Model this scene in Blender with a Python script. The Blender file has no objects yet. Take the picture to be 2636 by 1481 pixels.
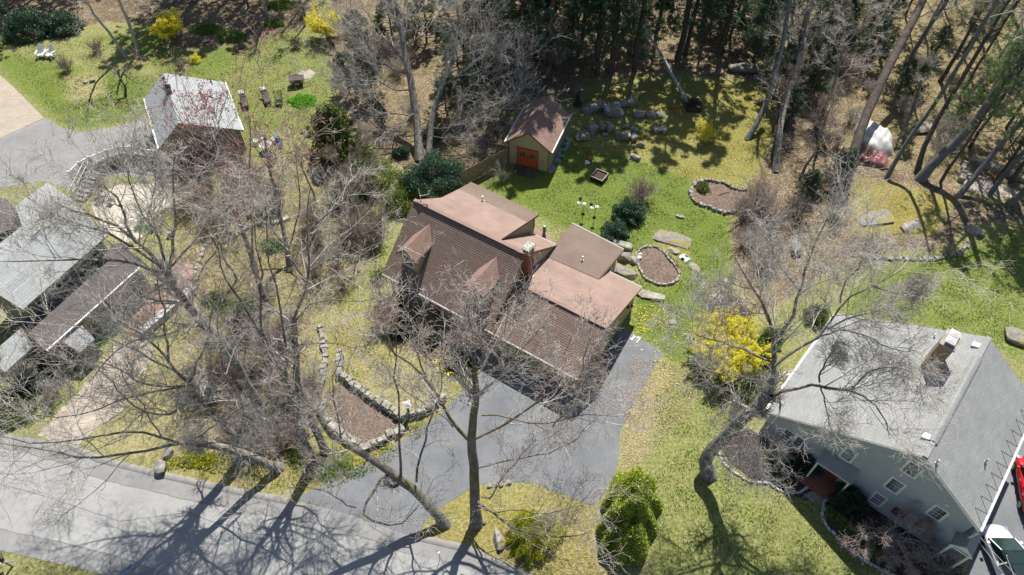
import bpy, math, random
import numpy as np
from mathutils import Vector
R_=math.radians
sc=bpy.context.scene
# ---------------------------------------------------------------- camera, sky, sun, exposure
CAMH=45.0; FPX=1774.4; TILT=0.673
cd=bpy.data.cameras.new('camera'); cam=bpy.data.objects.new('camera',cd); sc.collection.objects.link(cam)
cam.location=(0,0,CAMH); cam.rotation_euler=(TILT,0,0)
cd.sensor_fit='HORIZONTAL'; cd.sensor_width=36; cd.lens=FPX/2636*36; cd.clip_end=600; cd.clip_start=0.5
sc.camera=cam
SUN_AZ=77.0; SUN_EL=54.0
w=bpy.data.worlds.new('World'); sc.world=w; w.use_nodes=True
nt=w.node_tree; sk=nt.nodes.new('ShaderNodeTexSky'); sk.sky_type='NISHITA'; sk.sun_disc=False
sk.sun_elevation=R_(SUN_EL); sk.sun_rotation=R_(90-SUN_AZ)
bg=nt.nodes['Background']; nt.links.new(sk.outputs[0],bg.inputs[0]); bg.inputs[1].default_value=0.072
sl=bpy.data.lights.new('sun','SUN'); sl.energy=5.0; sl.angle=R_(0.5); sl.color=(1,0.95,0.87)
so=bpy.data.objects.new('sun',sl); sc.collection.objects.link(so)
sd=Vector((math.cos(R_(SUN_AZ))*math.cos(R_(SUN_EL)),math.sin(R_(SUN_AZ))*math.cos(R_(SUN_EL)),math.sin(R_(SUN_EL))))
so.rotation_euler=sd.to_track_quat('Z','Y').to_euler(); so.location=sd*120
sc.view_settings.view_transform='Standard'; sc.view_settings.look='None'; sc.view_settings.gamma=1; sc.view_settings.exposure=0.7
sc.render.engine='CYCLES'
# ---------------------------------------------------------------- survey: a point of the photo at a real height -> its place in the world
SA,CA_=math.sin(TILT),math.cos(TILT)
CR=dict(a=(0,0,2.894),b=(660,0,2.894),c=(1320,0,2.894),d=(1976,0,2.894),e=(0,450,2.73),f=(660,450,2.73),g=(1320,450,2.73),h=(1976,450,2.73),
 i=(0,951,2.73),j=(660,951,2.73),k=(1320,951,2.73),l=(1976,951,2.73),r1=(1000,440,5.566),r2=(1260,540,5.566),r3=(960,640,4.02),r4=(1260,740,4.019),
 r5=(1260,220,5.567),r6=(1900,780,3.446),r7=(2200,1100,3.798),r8=(0,450,2.894),n1=(300,800,3.215),n2=(0,250,1.487),n3=(560,500,1.636),
 n4=(850,850,1.487),n5=(1650,550,1.169),n6=(400,150,1.637),o=(1440,380,3.147),q=(2150,260,2.272),s=(2300,1180,2.717),t=(560,150,3.03),u=(1560,800,5.455),
 v=(0,0,1/1.0236),p=(0,0,1.0))
def px(r,x,y):
    o=CR[r]; return o[0]+x/o[2], o[1]+y/o[2]
def G(r,x,y,z=0.0):
    X,Y=px(r,x,y)
    a=(X-1318)/FPX; b=-(Y-740.5)/FPX
    d=(a, b*CA_+SA, b*SA-CA_); t=(z-CAMH)/d[2]
    return np.array([d[0]*t,d[1]*t,z])
def GP(r,pts,z=0.0): return [G(r,x,y,z) for x,y in pts]
def topx(P):
    P=np.asarray(P,float); dy=P[...,1]; dz=P[...,2]-CAMH
    wv=dy*SA-dz*CA_; return np.stack([1318+FPX*P[...,0]/wv, 740.5-FPX*(dy*CA_+dz*SA)/wv],-1)
# ---------------------------------------------------------------- objects
col=sc.collection
def tag(o,label=None,cat=None,group=None,kind=None):
    if label: o['label']=label
    if cat: o['category']=cat
    if group: o['group']=group
    if kind: o['kind']=kind
    return o
def empty(name,loc,rz=0.0,label=None,cat=None,group=None):
    o=bpy.data.objects.new(name,None); col.objects.link(o); o.location=tuple(loc); o.rotation_euler=(0,0,rz); o.empty_display_size=.3
    return tag(o,label,cat,group)
def npmesh(name,V,F,mat,parent=None,uv=None,smooth=False,loc=None):
    V=np.asarray(V,np.float32); me=bpy.data.meshes.new(name)
    if isinstance(F,np.ndarray):
        k=F.shape[1]; n=len(F)
        me.vertices.add(len(V)); me.vertices.foreach_set('co',V.ravel())
        me.loops.add(n*k); me.loops.foreach_set('vertex_index',F.astype(np.int32).ravel())
        me.polygons.add(n); me.polygons.foreach_set('loop_start',np.arange(0,n*k,k,dtype=np.int32))
        try: me.polygons.foreach_set('loop_total',np.full(n,k,np.int32))
        except Exception: pass
        me.update(calc_edges=True)
    else:
        me.from_pydata([tuple(map(float,v)) for v in V],[],F); me.update()
    if smooth: me.polygons.foreach_set('use_smooth',np.ones(len(me.polygons),bool))
    if mat is not None: me.materials.append(mat)
    o=bpy.data.objects.new(name,me); col.objects.link(o)
    if parent is not None: o.parent=parent
    if loc is not None: o.location=tuple(loc)
    return o
class MB:
    def __init__(s): s.V=[]; s.F=[]
    def add(s,V,F):
        n=len(s.V); s.V+= [tuple(map(float,v)) for v in V]; s.F+=[tuple(i+n for i in f) for f in F]; return s
    def box(s,x0,x1,y0,y1,z0,z1):
        V=[(x,y,z) for z in (z0,z1) for y in (y0,y1) for x in (x0,x1)]
        return s.add(V,[(0,2,3,1),(4,5,7,6),(0,1,5,4),(2,6,7,3),(0,4,6,2),(1,3,7,5)])
    def poly(s,P): return s.add(P,[tuple(range(len(P)))])
    def slab(s,P,t):      # planar polygon P (top side, ccw) with thickness t downwards
        n=len(P); Q=[(p[0],p[1],p[2]-t) for p in P]
        return s.add(list(P)+Q,[tuple(range(n)),tuple(range(2*n-1,n-1,-1))]+[(i,i+n,(i+1)%n+n,(i+1)%n) for i in range(n)])
    def prism(s,P,z0,z1):
        n=len(P)
        a=0.5*sum(P[i][0]*P[(i+1)%n][1]-P[(i+1)%n][0]*P[i][1] for i in range(n))
        if a<0: P=P[::-1]
        V=[(p[0],p[1],z0) for p in P]+[(p[0],p[1],z1) for p in P]
        return s.add(V,[tuple(range(n-1,-1,-1)),tuple(range(n,2*n))]+[(i,(i+1)%n,(i+1)%n+n,i+n) for i in range(n)])
    def bar(s,a,b,w,h=None,upv=(0,0,1)):
        h=h or w; a=Vector(a);b=Vector(b); d=(b-a)
        if d.length<1e-6: return s
        d.normalize(); u=Vector(upv)
        if abs(d.dot(u))>.98: u=Vector((1,0,0))
        x=d.cross(u).normalized()*w/2; y=x.cross(d).normalized()*h/2
        V=[a-x-y,a+x-y,a+x+y,a-x+y,b-x-y,b+x-y,b+x+y,b-x+y]
        return s.add([tuple(v) for v in V],[(3,2,1,0),(4,5,6,7),(0,1,5,4),(1,2,6,5),(2,3,7,6),(3,0,4,7)])
    def cyl(s,a,b,r,r2=None,n=12):
        r2=r if r2 is None else r2; a=Vector(a);b=Vector(b);d=(b-a).normalized(); u=Vector((0,0,1)) if abs(d.z)<.95 else Vector((1,0,0))
        x=d.cross(u).normalized(); y=d.cross(x)
        V=[tuple(a+(x*math.cos(t)+y*math.sin(t))*r) for t in [2*math.pi*i/n for i in range(n)]]+[tuple(b+(x*math.cos(t)+y*math.sin(t))*r2) for t in [2*math.pi*i/n for i in range(n)]]
        return s.add(V,[tuple(range(n)),tuple(range(2*n-1,n-1,-1))]+[((i+1)%n,i,i+n,(i+1)%n+n) for i in range(n)])
    def lathe(s,prof,c=(0,0,0),n=16):
        V=[];F=[]
        for r,z in prof: V+=[(c[0]+r*math.cos(2*math.pi*i/n),c[1]+r*math.sin(2*math.pi*i/n),c[2]+z) for i in range(n)]
        for k in range(len(prof)-1): F+=[(k*n+i,k*n+(i+1)%n,(k+1)*n+(i+1)%n,(k+1)*n+i) for i in range(n)]
        F+=[tuple(range(n-1,-1,-1)),tuple(range((len(prof)-1)*n,len(prof)*n))]
        return s.add(V,F)
    def build(s,name,mat,parent=None,smooth=False,bevel=0,loc=None,uv=True):
        o=npmesh(name,np.array(s.V),s.F,mat,parent,smooth=smooth,loc=loc); me=o.data
        if uv:       # metres along the eave / up the slope
            l=me.uv_layers.new(name='UVMap'); d=l.data
            for p in me.polygons:
                n=p.normal; u=Vector((-n.y,n.x,0))
                if u.length<.05: u=Vector((1,0,0))
                u.normalize(); vv=n.cross(u)
                for li in p.loop_indices:
                    c=me.vertices[me.loops[li].vertex_index].co; d[li].uv=(c.dot(u),c.dot(vv))
        if bevel:
            m=o.modifiers.new('bevel','BEVEL'); m.width=bevel; m.segments=2; m.limit_method='ANGLE'; m.angle_limit=R_(40)
        return o
class Fr:      # local frame of a building
    def __init__(s,x,y,th): s.x,s.y,s.th=x,y,th
    def root(s,name,label,cat,group=None): return empty(name,(s.x,s.y,0),s.th,label,cat,group)
    def loc(s,w):
        c,q=math.cos(s.th),math.sin(s.th); a,b=w[0]-s.x,w[1]-s.y; return np.array([a*c+b*q,-a*q+b*c,w[2]])
    def W(s,u,v,z=0):
        c,q=math.cos(s.th),math.sin(s.th); return np.array([s.x+u*c-v*q,s.y+u*q+v*c,z])
# ---------------------------------------------------------------- materials
def nmat(name,rough=.8,spec=.3,metal=0):
    m=bpy.data.materials.new(name); m.use_nodes=True; b=m.node_tree.nodes['Principled BSDF']
    b.inputs['Roughness'].default_value=rough; b.inputs['Metallic'].default_value=metal; b.inputs['Specular IOR Level'].default_value=spec
    return m,m.node_tree,b
def N(t,typ,**k):
    n=t.nodes.new(typ)
    for a,v in k.items():
        if a in n.inputs: n.inputs[a].default_value=v
        else: setattr(n,a,v)
    return n
def ramp(t,fac,stops,interp='LINEAR'):
    r=t.nodes.new('ShaderNodeValToRGB'); r.color_ramp.interpolation=interp; e=r.color_ramp.elements
    while len(e)<len(stops): e.new(.5)
    for i,(p,c) in enumerate(stops): e[i].position=p; e[i].color=(c[0],c[1],c[2],1) if not isinstance(c,(int,float)) else (c,c,c,1)
    t.links.new(fac,r.inputs[0]); return r.outputs[0]
def mixc(t,f,a,b,mode='MIX'):
    m=t.nodes.new('ShaderNodeMix'); m.data_type='RGBA'; m.blend_type=mode
    for i,v in ((0,f),(6,a),(7,b)):
        if isinstance(v,(int,float)): m.inputs[i].default_value=v
        elif isinstance(v,(tuple,list)): m.inputs[i].default_value=(v[0],v[1],v[2],1)
        else: t.links.new(v,m.inputs[i])
    return m.outputs[2]
def noise(t,co,scale,detail=4,rough=.55,dist=0):
    n=N(t,'ShaderNodeTexNoise',Scale=scale,Detail=detail,Roughness=rough,Distortion=dist)
    if co is not None: t.links.new(co,n.inputs['Vector'])
    return n.outputs[0]
def bump(t,b,h,strength=.3,dist=.02):
    n=N(t,'ShaderNodeBump',Strength=strength,Distance=dist); t.links.new(h,n.inputs['Height']); t.links.new(n.outputs[0],b.inputs['Normal'])
def M2(name,c1,c2,scale=4,rough=.85,bmp=.3,fine=60,spec=.3,metal=0,space='Object',bd=.02):
    m,t,b=nmat(name,rough,spec,metal); co=t.nodes.new('ShaderNodeTexCoord').outputs[space]
    n1=noise(t,co,scale,6,.6); n2=noise(t,co,fine,3,.6)
    c=ramp(t,n1,[(.32,c1),(.68,c2)]); c=mixc(t,.35,c,ramp(t,n2,[(.3,.35),(.7,1.0)]),'MULTIPLY')
    c=mixc(t,.0,c,c); t.links.new(c,b.inputs['Base Color'])
    if bmp: bump(t,b,n2,bmp,bd)
    return m
def flat(name,c,rough=.5,spec=.4,metal=0): 
    m,t,b=nmat(name,rough,spec,metal); co=t.nodes.new('ShaderNodeTexCoord').outputs['Object']
    n=noise(t,co,7,4); c2=tuple(x*.8 for x in c); t.links.new(ramp(t,n,[(.3,c2),(.65,c)]),b.inputs['Base Color']); return m
def roofM(name,c1,c2,c3,mort,row=.16,width=.33,ms=.018,dirt=.25,bmp=.5,rough=.9):
    m,t,b=nmat(name,rough,.25); uv=t.nodes.new('ShaderNodeTexCoord').outputs['UV']; ob=t.nodes.new('ShaderNodeTexCoord').outputs['Object']
    br=N(t,'ShaderNodeTexBrick',Scale=1.0); t.links.new(uv,br.inputs['Vector'])
    br.inputs['Brick Width'].default_value=width; br.inputs['Row Height'].default_value=row; br.inputs['Mortar Size'].default_value=ms; br.inputs['Mortar Smooth'].default_value=.2
    br.inputs['Bias'].default_value=0; br.inputs['Color1'].default_value=(*c1,1); br.inputs['Color2'].default_value=(*c2,1); br.inputs['Mortar'].default_value=(*mort,1)
    big=noise(t,ob,.7,5,.6); fine=noise(t,ob,35,3,.7); mid=noise(t,ob,4,4,.65)
    c=mixc(t,ramp(t,mid,[(.45,0.),(.7,.6)]),br.outputs[0],c3)
    c=mixc(t,dirt,c,ramp(t,big,[(.3,.45),(.7,1.)]),'MULTIPLY'); c=mixc(t,.4,c,ramp(t,fine,[(.25,.45),(.75,1.)]),'MULTIPLY')
    t.links.new(c,b.inputs['Base Color'])
    h=mixc(t,.3,br.outputs[0],fine); bump(t,b,h,bmp,.02); return m
def sidingM(name,c,row=.13,dark=.72):
    m,t,b=nmat(name,.7,.3); uv=t.nodes.new('ShaderNodeTexCoord').outputs['UV']; ob=t.nodes.new('ShaderNodeTexCoord').outputs['Object']
    sp=t.nodes.new('ShaderNodeSeparateXYZ'); t.links.new(ob,sp.inputs[0])
    mm=N(t,'ShaderNodeMath',operation='DIVIDE'); t.links.new(sp.outputs[2],mm.inputs[0]); mm.inputs[1].default_value=row
    fr=N(t,'ShaderNodeMath',operation='FRACT'); t.links.new(mm.outputs[0],fr.inputs[0])
    ln=ramp(t,fr.outputs[0],[(0.,.0),(.16,1.),(1.,.85)])
    c1=mixc(t,ln,tuple(x*dark for x in c),c); n=noise(t,ob,1.2,5,.6); c1=mixc(t,.3,c1,ramp(t,n,[(.3,.6),(.7,1.)]),'MULTIPLY')
    t.links.new(c1,b.inputs['Base Color']); bump(t,b,ln,.4,.02); return m
def leafM(name,cs,rough=.5,trans=.25,spec=.4,var=1.0):
    m,t,b=nmat(name,rough,spec); g=t.nodes.new('ShaderNodeNewGeometry')
    st=[(i/(len(cs)-1),c) for i,c in enumerate(cs)]
    c=ramp(t,g.outputs['Random Per Island'],st); ob=t.nodes.new('ShaderNodeTexCoord').outputs['Object']
    n=noise(t,ob,.9,3,.6); c=mixc(t,.4,c,ramp(t,n,[(.3,.55),(.6,1.)]),'MULTIPLY')
    t.links.new(c,b.inputs['Base Color'])
    if trans:
        tr=t.nodes.new('ShaderNodeBsdfTranslucent'); t.links.new(c,tr.inputs[0]); mx=t.nodes.new('ShaderNodeMixShader'); mx.inputs[0].default_value=trans
        out=t.nodes['Material Output']; t.links.new(b.outputs[0],mx.inputs[1]); t.links.new(tr.outputs[0],mx.inputs[2]); t.links.new(mx.outputs[0],out.inputs[0])
    return m
def barkM(name,c1,c2,scale=3,moss=None):
    m,t,b=nmat(name,.9,.2); ob=t.nodes.new('ShaderNodeTexCoord').outputs['Object']
    mp=t.nodes.new('ShaderNodeMapping'); mp.inputs['Scale'].default_value=(1,1,.35); t.links.new(ob,mp.inputs[0])
    n1=noise(t,mp.outputs[0],scale,6,.65); n2=noise(t,mp.outputs[0],scale*9,4,.7)
    c=ramp(t,n1,[(.35,c1),(.65,c2)]); c=mixc(t,.55,c,ramp(t,n2,[(.3,.3),(.7,1.)]),'MULTIPLY')
    if moss:
        c=mixc(t,ramp(t,noise(t,ob,1.1,4,.7),[(.5,0.),(.62,.85)]),c,moss)
    t.links.new(c,b.inputs['Base Color']); bump(t,b,n2,.8,.03); return m
K={}
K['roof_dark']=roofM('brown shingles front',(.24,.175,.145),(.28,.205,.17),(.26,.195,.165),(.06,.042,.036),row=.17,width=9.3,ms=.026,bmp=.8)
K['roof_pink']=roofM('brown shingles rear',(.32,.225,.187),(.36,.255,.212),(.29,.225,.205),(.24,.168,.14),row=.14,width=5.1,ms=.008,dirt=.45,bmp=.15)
K['roof_roll']=M2('rolled brown roofing',(.165,.125,.1),(.21,.16,.13),.6,.9,.15,25)
K['shed_roof']=roofM('shed shingles',(.29,.185,.15),(.35,.235,.19),(.31,.21,.18),(.15,.09,.075),row=.16,width=.3,ms=.014,dirt=.3)
K['grey_roof']=roofM('grey shingles',(.3,.31,.31),(.36,.365,.36),(.33,.335,.33),(.17,.175,.18),row=.15,width=.5,ms=.012,dirt=.3,bmp=.35)
K['left_roof']=roofM('left grey shingles',(.33,.35,.36),(.4,.415,.42),(.36,.375,.38),(.26,.275,.285),row=.22,width=7.3,ms=.02,dirt=.25)
K['gar_roof']=roofM('garage grey shingles',(.35,.37,.38),(.4,.42,.43),(.37,.39,.4),(.2,.21,.22),row=.2,width=.5,ms=.018,dirt=.2)
K['dark_flat']=M2('dark flat roof and shaded patio',(.085,.076,.075),(.13,.117,.114),.8,.9,.2,20)  # porch roof; its dark tone also paints the shade of the left brick patio
K['tan']=sidingM('tan vertical siding',(.36,.31,.205),.6,.93)
K['olive']=sidingM('olive siding',(.23,.215,.15),.2,.8)
K['grey_side']=sidingM('grey clapboard',(.43,.46,.51),.115,.72)
K['white']=flat('white painted trim',(.78,.78,.76),.45)
K['gutter']=flat('grey gutter',(.27,.26,.24),.6)
K['gutter_w']=flat('dull white gutter',(.5,.5,.48),.5)
K['browntrim']=flat('brown trim',(.16,.085,.05),.6)
K['glass']=flat('dark window glass',(.02,.025,.03),.06,.8)
K['brick']=roofM('red brick',(.28,.085,.05),(.34,.12,.07),(.22,.07,.045),(.3,.2,.16),row=.07,width=.21,ms=.008,dirt=.3)
K['tanbrick']=roofM('dark old brick',(.34,.23,.16),(.28,.17,.12),(.38,.27,.19),(.4,.32,.25),row=.08,width=.22,ms=.01,dirt=.4)
K['stone']=M2('light stone',(.2,.19,.15),(.46,.44,.38),2.5,.9,.7,30)
K['stonecap']=M2('lichen stone slab',(.2,.2,.15),(.6,.6,.52),5,.9,.7,20)
K['rock']=barkM('grey boulder',(.19,.19,.18),(.46,.45,.42),2.2,(.17,.15,.045))
K['reddoor']=flat('red orange door',(.42,.085,.025),.45)
K['asphalt_road']=M2('pale old asphalt',(.34,.34,.335),(.42,.42,.41),.35,.95,.25,45)
K['asphalt_drive']=M2('dark drive asphalt',(.17,.178,.19),(.27,.275,.28),.4,.9,.25,45)
K['asphalt_edge']=M2('road edge asphalt',(.23,.23,.23),(.31,.305,.3),.5,.95,.25,45)
def asphalt(name,c1,c2,sc_,crack=.5):
    m,t,b=nmat(name,.93,.25); ob=t.nodes.new('ShaderNodeTexCoord').outputs['Object']
    n0=noise(t,ob,sc_,5,.6); n1=noise(t,ob,2.2,5,.65); n2=noise(t,ob,38,3,.7); c=ramp(t,n0,[(.3,c1),(.7,c2)]); c=mixc(t,.3,c,ramp(t,n1,[(.3,.55),(.7,1.)]),'MULTIPLY'); c=mixc(t,.35,c,ramp(t,n2,[(.3,.45),(.7,1.)]),'MULTIPLY')
    mp=t.nodes.new('ShaderNodeVectorMath'); mp.operation='ADD'; ns=N(t,'ShaderNodeTexNoise',Scale=.9,Detail=5); t.links.new(ob,ns.inputs['Vector']); sc2=t.nodes.new('ShaderNodeVectorMath'); sc2.operation='SCALE'; t.links.new(ns.outputs['Color'],sc2.inputs[0]); sc2.inputs['Scale'].default_value=1.6; t.links.new(ob,mp.inputs[0]); t.links.new(sc2.outputs[0],mp.inputs[1])
    v=N(t,'ShaderNodeTexVoronoi',Scale=.28,feature='DISTANCE_TO_EDGE'); t.links.new(mp.outputs[0],v.inputs['Vector']); cr=ramp(t,v.outputs['Distance'],[(0.,1.-crack),(.012,1.)]); c=mixc(t,1.,c,cr,'MULTIPLY')
    t.links.new(c,b.inputs['Base Color']); bump(t,b,n2,.3,.02); return m
K['asphalt_road']=asphalt('pale old asphalt',(.3,.3,.298),(.37,.37,.365),.3,.12); K['asphalt_drive']=asphalt('dark drive asphalt',(.15,.16,.175),(.215,.225,.238),.35,.15); K['asphalt_edge']=asphalt('road edge asphalt',(.23,.23,.23),(.3,.298,.295),.5,.15)
K['curb']=M2('asphalt berm',(.2,.195,.18),(.3,.29,.27),1.,.95,.3,30)
K['paver_tan']=roofM('tan paver',(.42,.36,.29),(.48,.42,.34),(.4,.35,.3),(.3,.26,.2),row=.25,width=.4,ms=.02,dirt=.3)
K['paver_pink']=roofM('pink brick paving',(.4,.22,.18),(.34,.24,.21),(.46,.28,.23),(.22,.17,.15),row=.11,width=.22,ms=.012,dirt=.4)
K['patio']=M2('pale patio gravel',(.46,.42,.35),(.56,.52,.44),1.2,.95,.3,30)
K['gravel']=M2('pale stone dust path',(.3,.25,.2),(.5,.44,.37),1.3,.95,.4,40)
K['timber']=M2('weathered dark timber',(.05,.04,.035),(.12,.1,.09),3,.8,.4,30)
K['fence']=M2('weathered tan fence',(.22,.18,.11),(.32,.27,.17),2,.85,.3,20)
K['blackpl']=flat('black plastic',(.02,.02,.022),.4)
K['metal']=flat('galvanised metal',(.5,.5,.5),.35,.5,.7)
K['concrete']=M2('pale concrete',(.42,.41,.4),(.6,.59,.57),4,.9,.4,40)
K['terracotta']=flat('terracotta',(.42,.15,.06),.7)
K['soil']=M2('dark soil',(.035,.022,.018),(.09,.06,.05),6,.95,.8,50)
K['chair']=flat('white resin chair',(.75,.77,.8),.4)
K['teal']=flat('teal plastic',(.01,.2,.15),.4)
K['blue']=flat('blue plastic',(.03,.16,.5),.4)
K['reddark']=flat('dark red wood',(.2,.05,.045),.6)
K['redp']=flat('red plastic',(.5,.03,.03),.4)
K['cushion']=flat('white cushion',(.8,.79,.76),.7)
K['tarp_w']=M2('grey white tarp',(.42,.43,.44),(.6,.6,.58),1.5,.55,.5,6)
K['tarp_r']=M2('maroon tarp',(.2,.07,.07),(.32,.15,.15),2,.35,.5,6)
K['carwhite']=flat('white car paint',(.78,.79,.8),.2,.6)
K['carred']=flat('red car paint',(.5,.008,.02),.18,.7)
K['carglass']=flat('car glass',(.015,.03,.028),.05,.9)
K['tyre']=flat('tyre rubber',(.02,.02,.02),.8)
K['rim']=flat('alloy rim',(.55,.55,.57),.3,.5,.8)
K['chalk']=flat('chalk',(.75,.78,.78),.9)
K['wire']=flat('pale cable',(.3,.3,.3),.5)
K['heat']=flat('dark heat cable',(.05,.05,.05),.5)
K['bark']=barkM('grey brown bark',(.11,.095,.08),(.4,.37,.33),4)
K['twig_ever']=M2('evergreen twigs',(.1,.08,.065),(.2,.165,.14),1.5,.85,0,9)
K['bark_moss']=barkM('mossy bark',(.15,.13,.11),(.3,.27,.235),3,(.13,.12,.02))
K['bark_dark']=barkM('pine bark',(.075,.06,.052),(.17,.14,.12),2.5)
K['bark_grey']=barkM('blue grey bark',(.13,.135,.135),(.22,.225,.22),2.5)
K['bark_birch']=barkM('pale birch bark',(.36,.34,.31),(.55,.53,.5),4)
K['twig']=M2('pale grey twigs',(.34,.31,.28),(.66,.62,.57),1.5,.85,0,9)
K['twig_dark']=M2('brown twigs',(.19,.15,.12),(.38,.32,.27),1.5,.85,0,9)
K['twig_red']=M2('purple grey twigs',(.25,.195,.175),(.47,.39,.36),1.5,.85,0,9)
K['bud']=leafM('red brown buds',[(.38,.13,.1),(.48,.24,.15),(.32,.13,.12)],.6,.2)
K['bud_red']=leafM('crimson buds',[(.42,.1,.12),(.48,.2,.2),(.34,.12,.13)],.6,.3)
K['rhody']=leafM('rhododendron leaves',[(.03,.08,.045),(.06,.14,.075),(.14,.22,.14),(.04,.1,.05)],.5,.15,.4)
K['darkleaf']=leafM('dark evergreen leaves',[(.015,.05,.022),(.03,.08,.03),(.05,.1,.04)],.4,.15,.5)
K['holly']=leafM('yellow green leaves',[(.27,.37,.03),(.45,.52,.06),(.18,.27,.03),(.56,.6,.18)],.35,.3,.5)
K['yew']=leafM('yellow green yew needles',[(.36,.4,.02),(.52,.52,.04),(.24,.28,.02)],.6,.25)
K['yew_dark']=leafM('green yew needles',[(.1,.17,.03),(.19,.26,.05),(.06,.11,.02)],.6,.25)
K['juniper']=leafM('juniper needles',[(.11,.18,.035),(.24,.3,.06),(.07,.12,.025)],.6,.2)
K['forsythia']=leafM('yellow flowers',[(.9,.82,.05),(.93,.88,.12),(.82,.72,.04)],.6,.4)
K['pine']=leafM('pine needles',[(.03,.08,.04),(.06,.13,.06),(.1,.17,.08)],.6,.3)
K['pine_light']=leafM('bright green pine needles',[(.1,.18,.06),(.17,.26,.09),(.24,.32,.14)],.6,.35)  # brighter green needle colour of the upper right pines
K['hemlock']=leafM('hemlock needles',[(.05,.09,.055),(.1,.15,.085),(.17,.21,.13)],.6,.25)
K['lime']=leafM('bright green leaves',[(.14,.45,.015),(.22,.58,.03),(.1,.32,.01)],.5,.35)
K['groundcover']=leafM('ground cover leaves',[(.08,.18,.025),(.16,.28,.04),(.25,.33,.06)],.5,.25)
K['litter']=leafM('fallen leaves',[(.42,.29,.2),(.5,.37,.27),(.3,.19,.13),(.58,.47,.36)],.8,.1)
K['dandelion']=leafM('dandelion flowers',[(.8,.6,.01),(.85,.65,.02)],.6,.1)
K['mossrock']=barkM('moss covered ledge',(.2,.19,.17),(.36,.34,.3),2,(.24,.21,.04))
# ================================================================ THE SETTING: ground, road, drives, paths
def inpoly(X,Y,P):
    c=np.zeros(X.shape,bool); n=len(P)
    for i in range(n):
        x1,y1=P[i]; x2,y2=P[(i+1)%n]
        if y1==y2: continue
        k=((y1>Y)!=(y2>Y)) & (X<(x2-x1)*(Y-y1)/(y2-y1)+x1); c^=k
    return c
def axis(a,b,step,lo,hi,grow=1.25):
    m=list(np.arange(a,b+step,step)); s=step; x=m[0]; L=[]
    while x>lo: s*=grow; x-=s; L.append(x)
    s=step; x=m[-1]; Rr=[]
    while x<hi: s*=grow; x+=s; Rr.append(x)
    return np.array(L[::-1]+m+Rr)
gx=axis(-62,62,.22,-240,240); gy=axis(11,84,.22,-120,330)
GX,GY=np.meshgrid(gx,gy); gp=topx(np.stack([GX,GY,np.zeros_like(GX)],-1)); VX,VY=gp[...,0]/1.0236,gp[...,1]/1.0236
bad=(GY<-10); VX[bad]=-9999
Z={k:np.zeros(GX.shape) for k in ('green','dry','moss','leaf','soil')}
def zone(k,P,v=1.0,solo=True):
    m=inpoly(VX,VY,P)
    if solo:
        for q in Z: Z[q][m]*=(1-v)
    Z[k][m]=v
ALL=[(-9e3,-9e3),(9e3,-9e3),(9e3,9e3),(-9e3,9e3)]
Z['green'][:]=.45; Z['dry'][:]=.55
# leaf litter of the woods
zone('leaf',[(820,-4000),(830,60),(830,190),(900,330),(1000,420),(1120,470),(1240,420),(1290,380),(1290,280),(1380,235),(1450,260),(1470,340),(1480,230),(1560,190),(1700,185),(1830,200),(1930,210),(1950,330),(1900,440),(1870,480),(1850,560),(1810,600),(1850,700),(1900,800),(2000,740),(2130,650),(2380,620),(2450,560),(9000,300),(9000,-4000)])
zone('leaf',[(-900,-4000),(-60,60),(40,90),(170,100),(230,60),(420,60),(440,140),(560,150),(800,60),(830,-4000)],.95)
zone('green',[(400,120),(480,140),(600,110),(680,90),(760,70),(800,90),(850,200),(800,320),(720,340),(600,420),(560,440),(580,300),(450,190)],.75); 
zone('dry',[(560,110),(800,90),(840,220),(770,340),(660,260)],.6,False)
zone('soil',[(470,110),(640,70),(700,100),(520,180),(430,185),(400,150)],.6,False)
zone('green',[(0,95),(200,100),(420,70),(440,130),(600,110),(560,180),(430,200),(380,290),(180,330),(0,180)],.95)
zone('dry',[(60,90),(330,110),(420,200),(250,180),(0,130)],.8,False); zone('green',[(60,90),(330,110),(420,200),(250,180),(0,130)],.5,False); zone('dry',[(160,190),(250,180),(270,240),(180,260)],.9)
# back yard
zone('green',[(1440,200),(1950,200),(1950,330),(1860,470),(1440,400)],.5); zone('moss',[(1460,210),(1560,190),(1700,190),(1850,200),(1950,225),(1960,330),(1910,450),(1860,470),(1720,450),(1560,420),(1440,400),(1450,330),(1480,260)],.6,False)
zone('dry',[(1560,320),(1900,240),(1960,330),(1880,470),(1720,470),(1560,400)],.55,False)
zone('green',[(1280,430),(1400,400),(1420,350),(1500,380),(1650,420),(1780,470),(1740,520),(1830,540),(1850,700),(1760,760),(1790,870),(1700,920),(1590,830),(1600,640),(1380,560),(1340,530),(1180,450),(1240,460)],1.15)
zone('dry',[(1680,440),(1800,440),(1840,560),(1700,520)],.4,False)
zone('moss',[(1640,580),(1700,590),(1730,620),(1740,680),(1700,640),(1650,610)],.95)
zone('moss',[(2130,440),(2400,500),(2350,600),(2150,590)],.6); zone('leaf',[(2130,440),(2400,500),(2350,600),(2150,590)],.4,False)
zone('dry',[(1580,890),(1660,880),(1720,960),(1640,1100),(1560,1190),(1560,1090)],.85); zone('leaf',[(1580,890),(1660,880),(1640,1000),(1560,1150)],.35,False)
zone('green',[(1700,900),(1820,960),(1830,1150),(1950,1210),(2100,1300),(2250,1460),(2300,2600),(1600,2600),(1650,1250),(1640,1080)],.6); zone('dry',[(1660,900),(1820,960),(1830,1150),(2100,1300),(2300,2600),(1600,2600),(1640,1080)],.5,False)
zone('green',[(2380,640),(2640,560),(3200,500),(3200,1500),(2640,960),(2480,850),(2100,780),(2200,650)],.85); zone('dry',[(2380,640),(2640,560),(3200,500),(2640,960)],.35,False)
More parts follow.
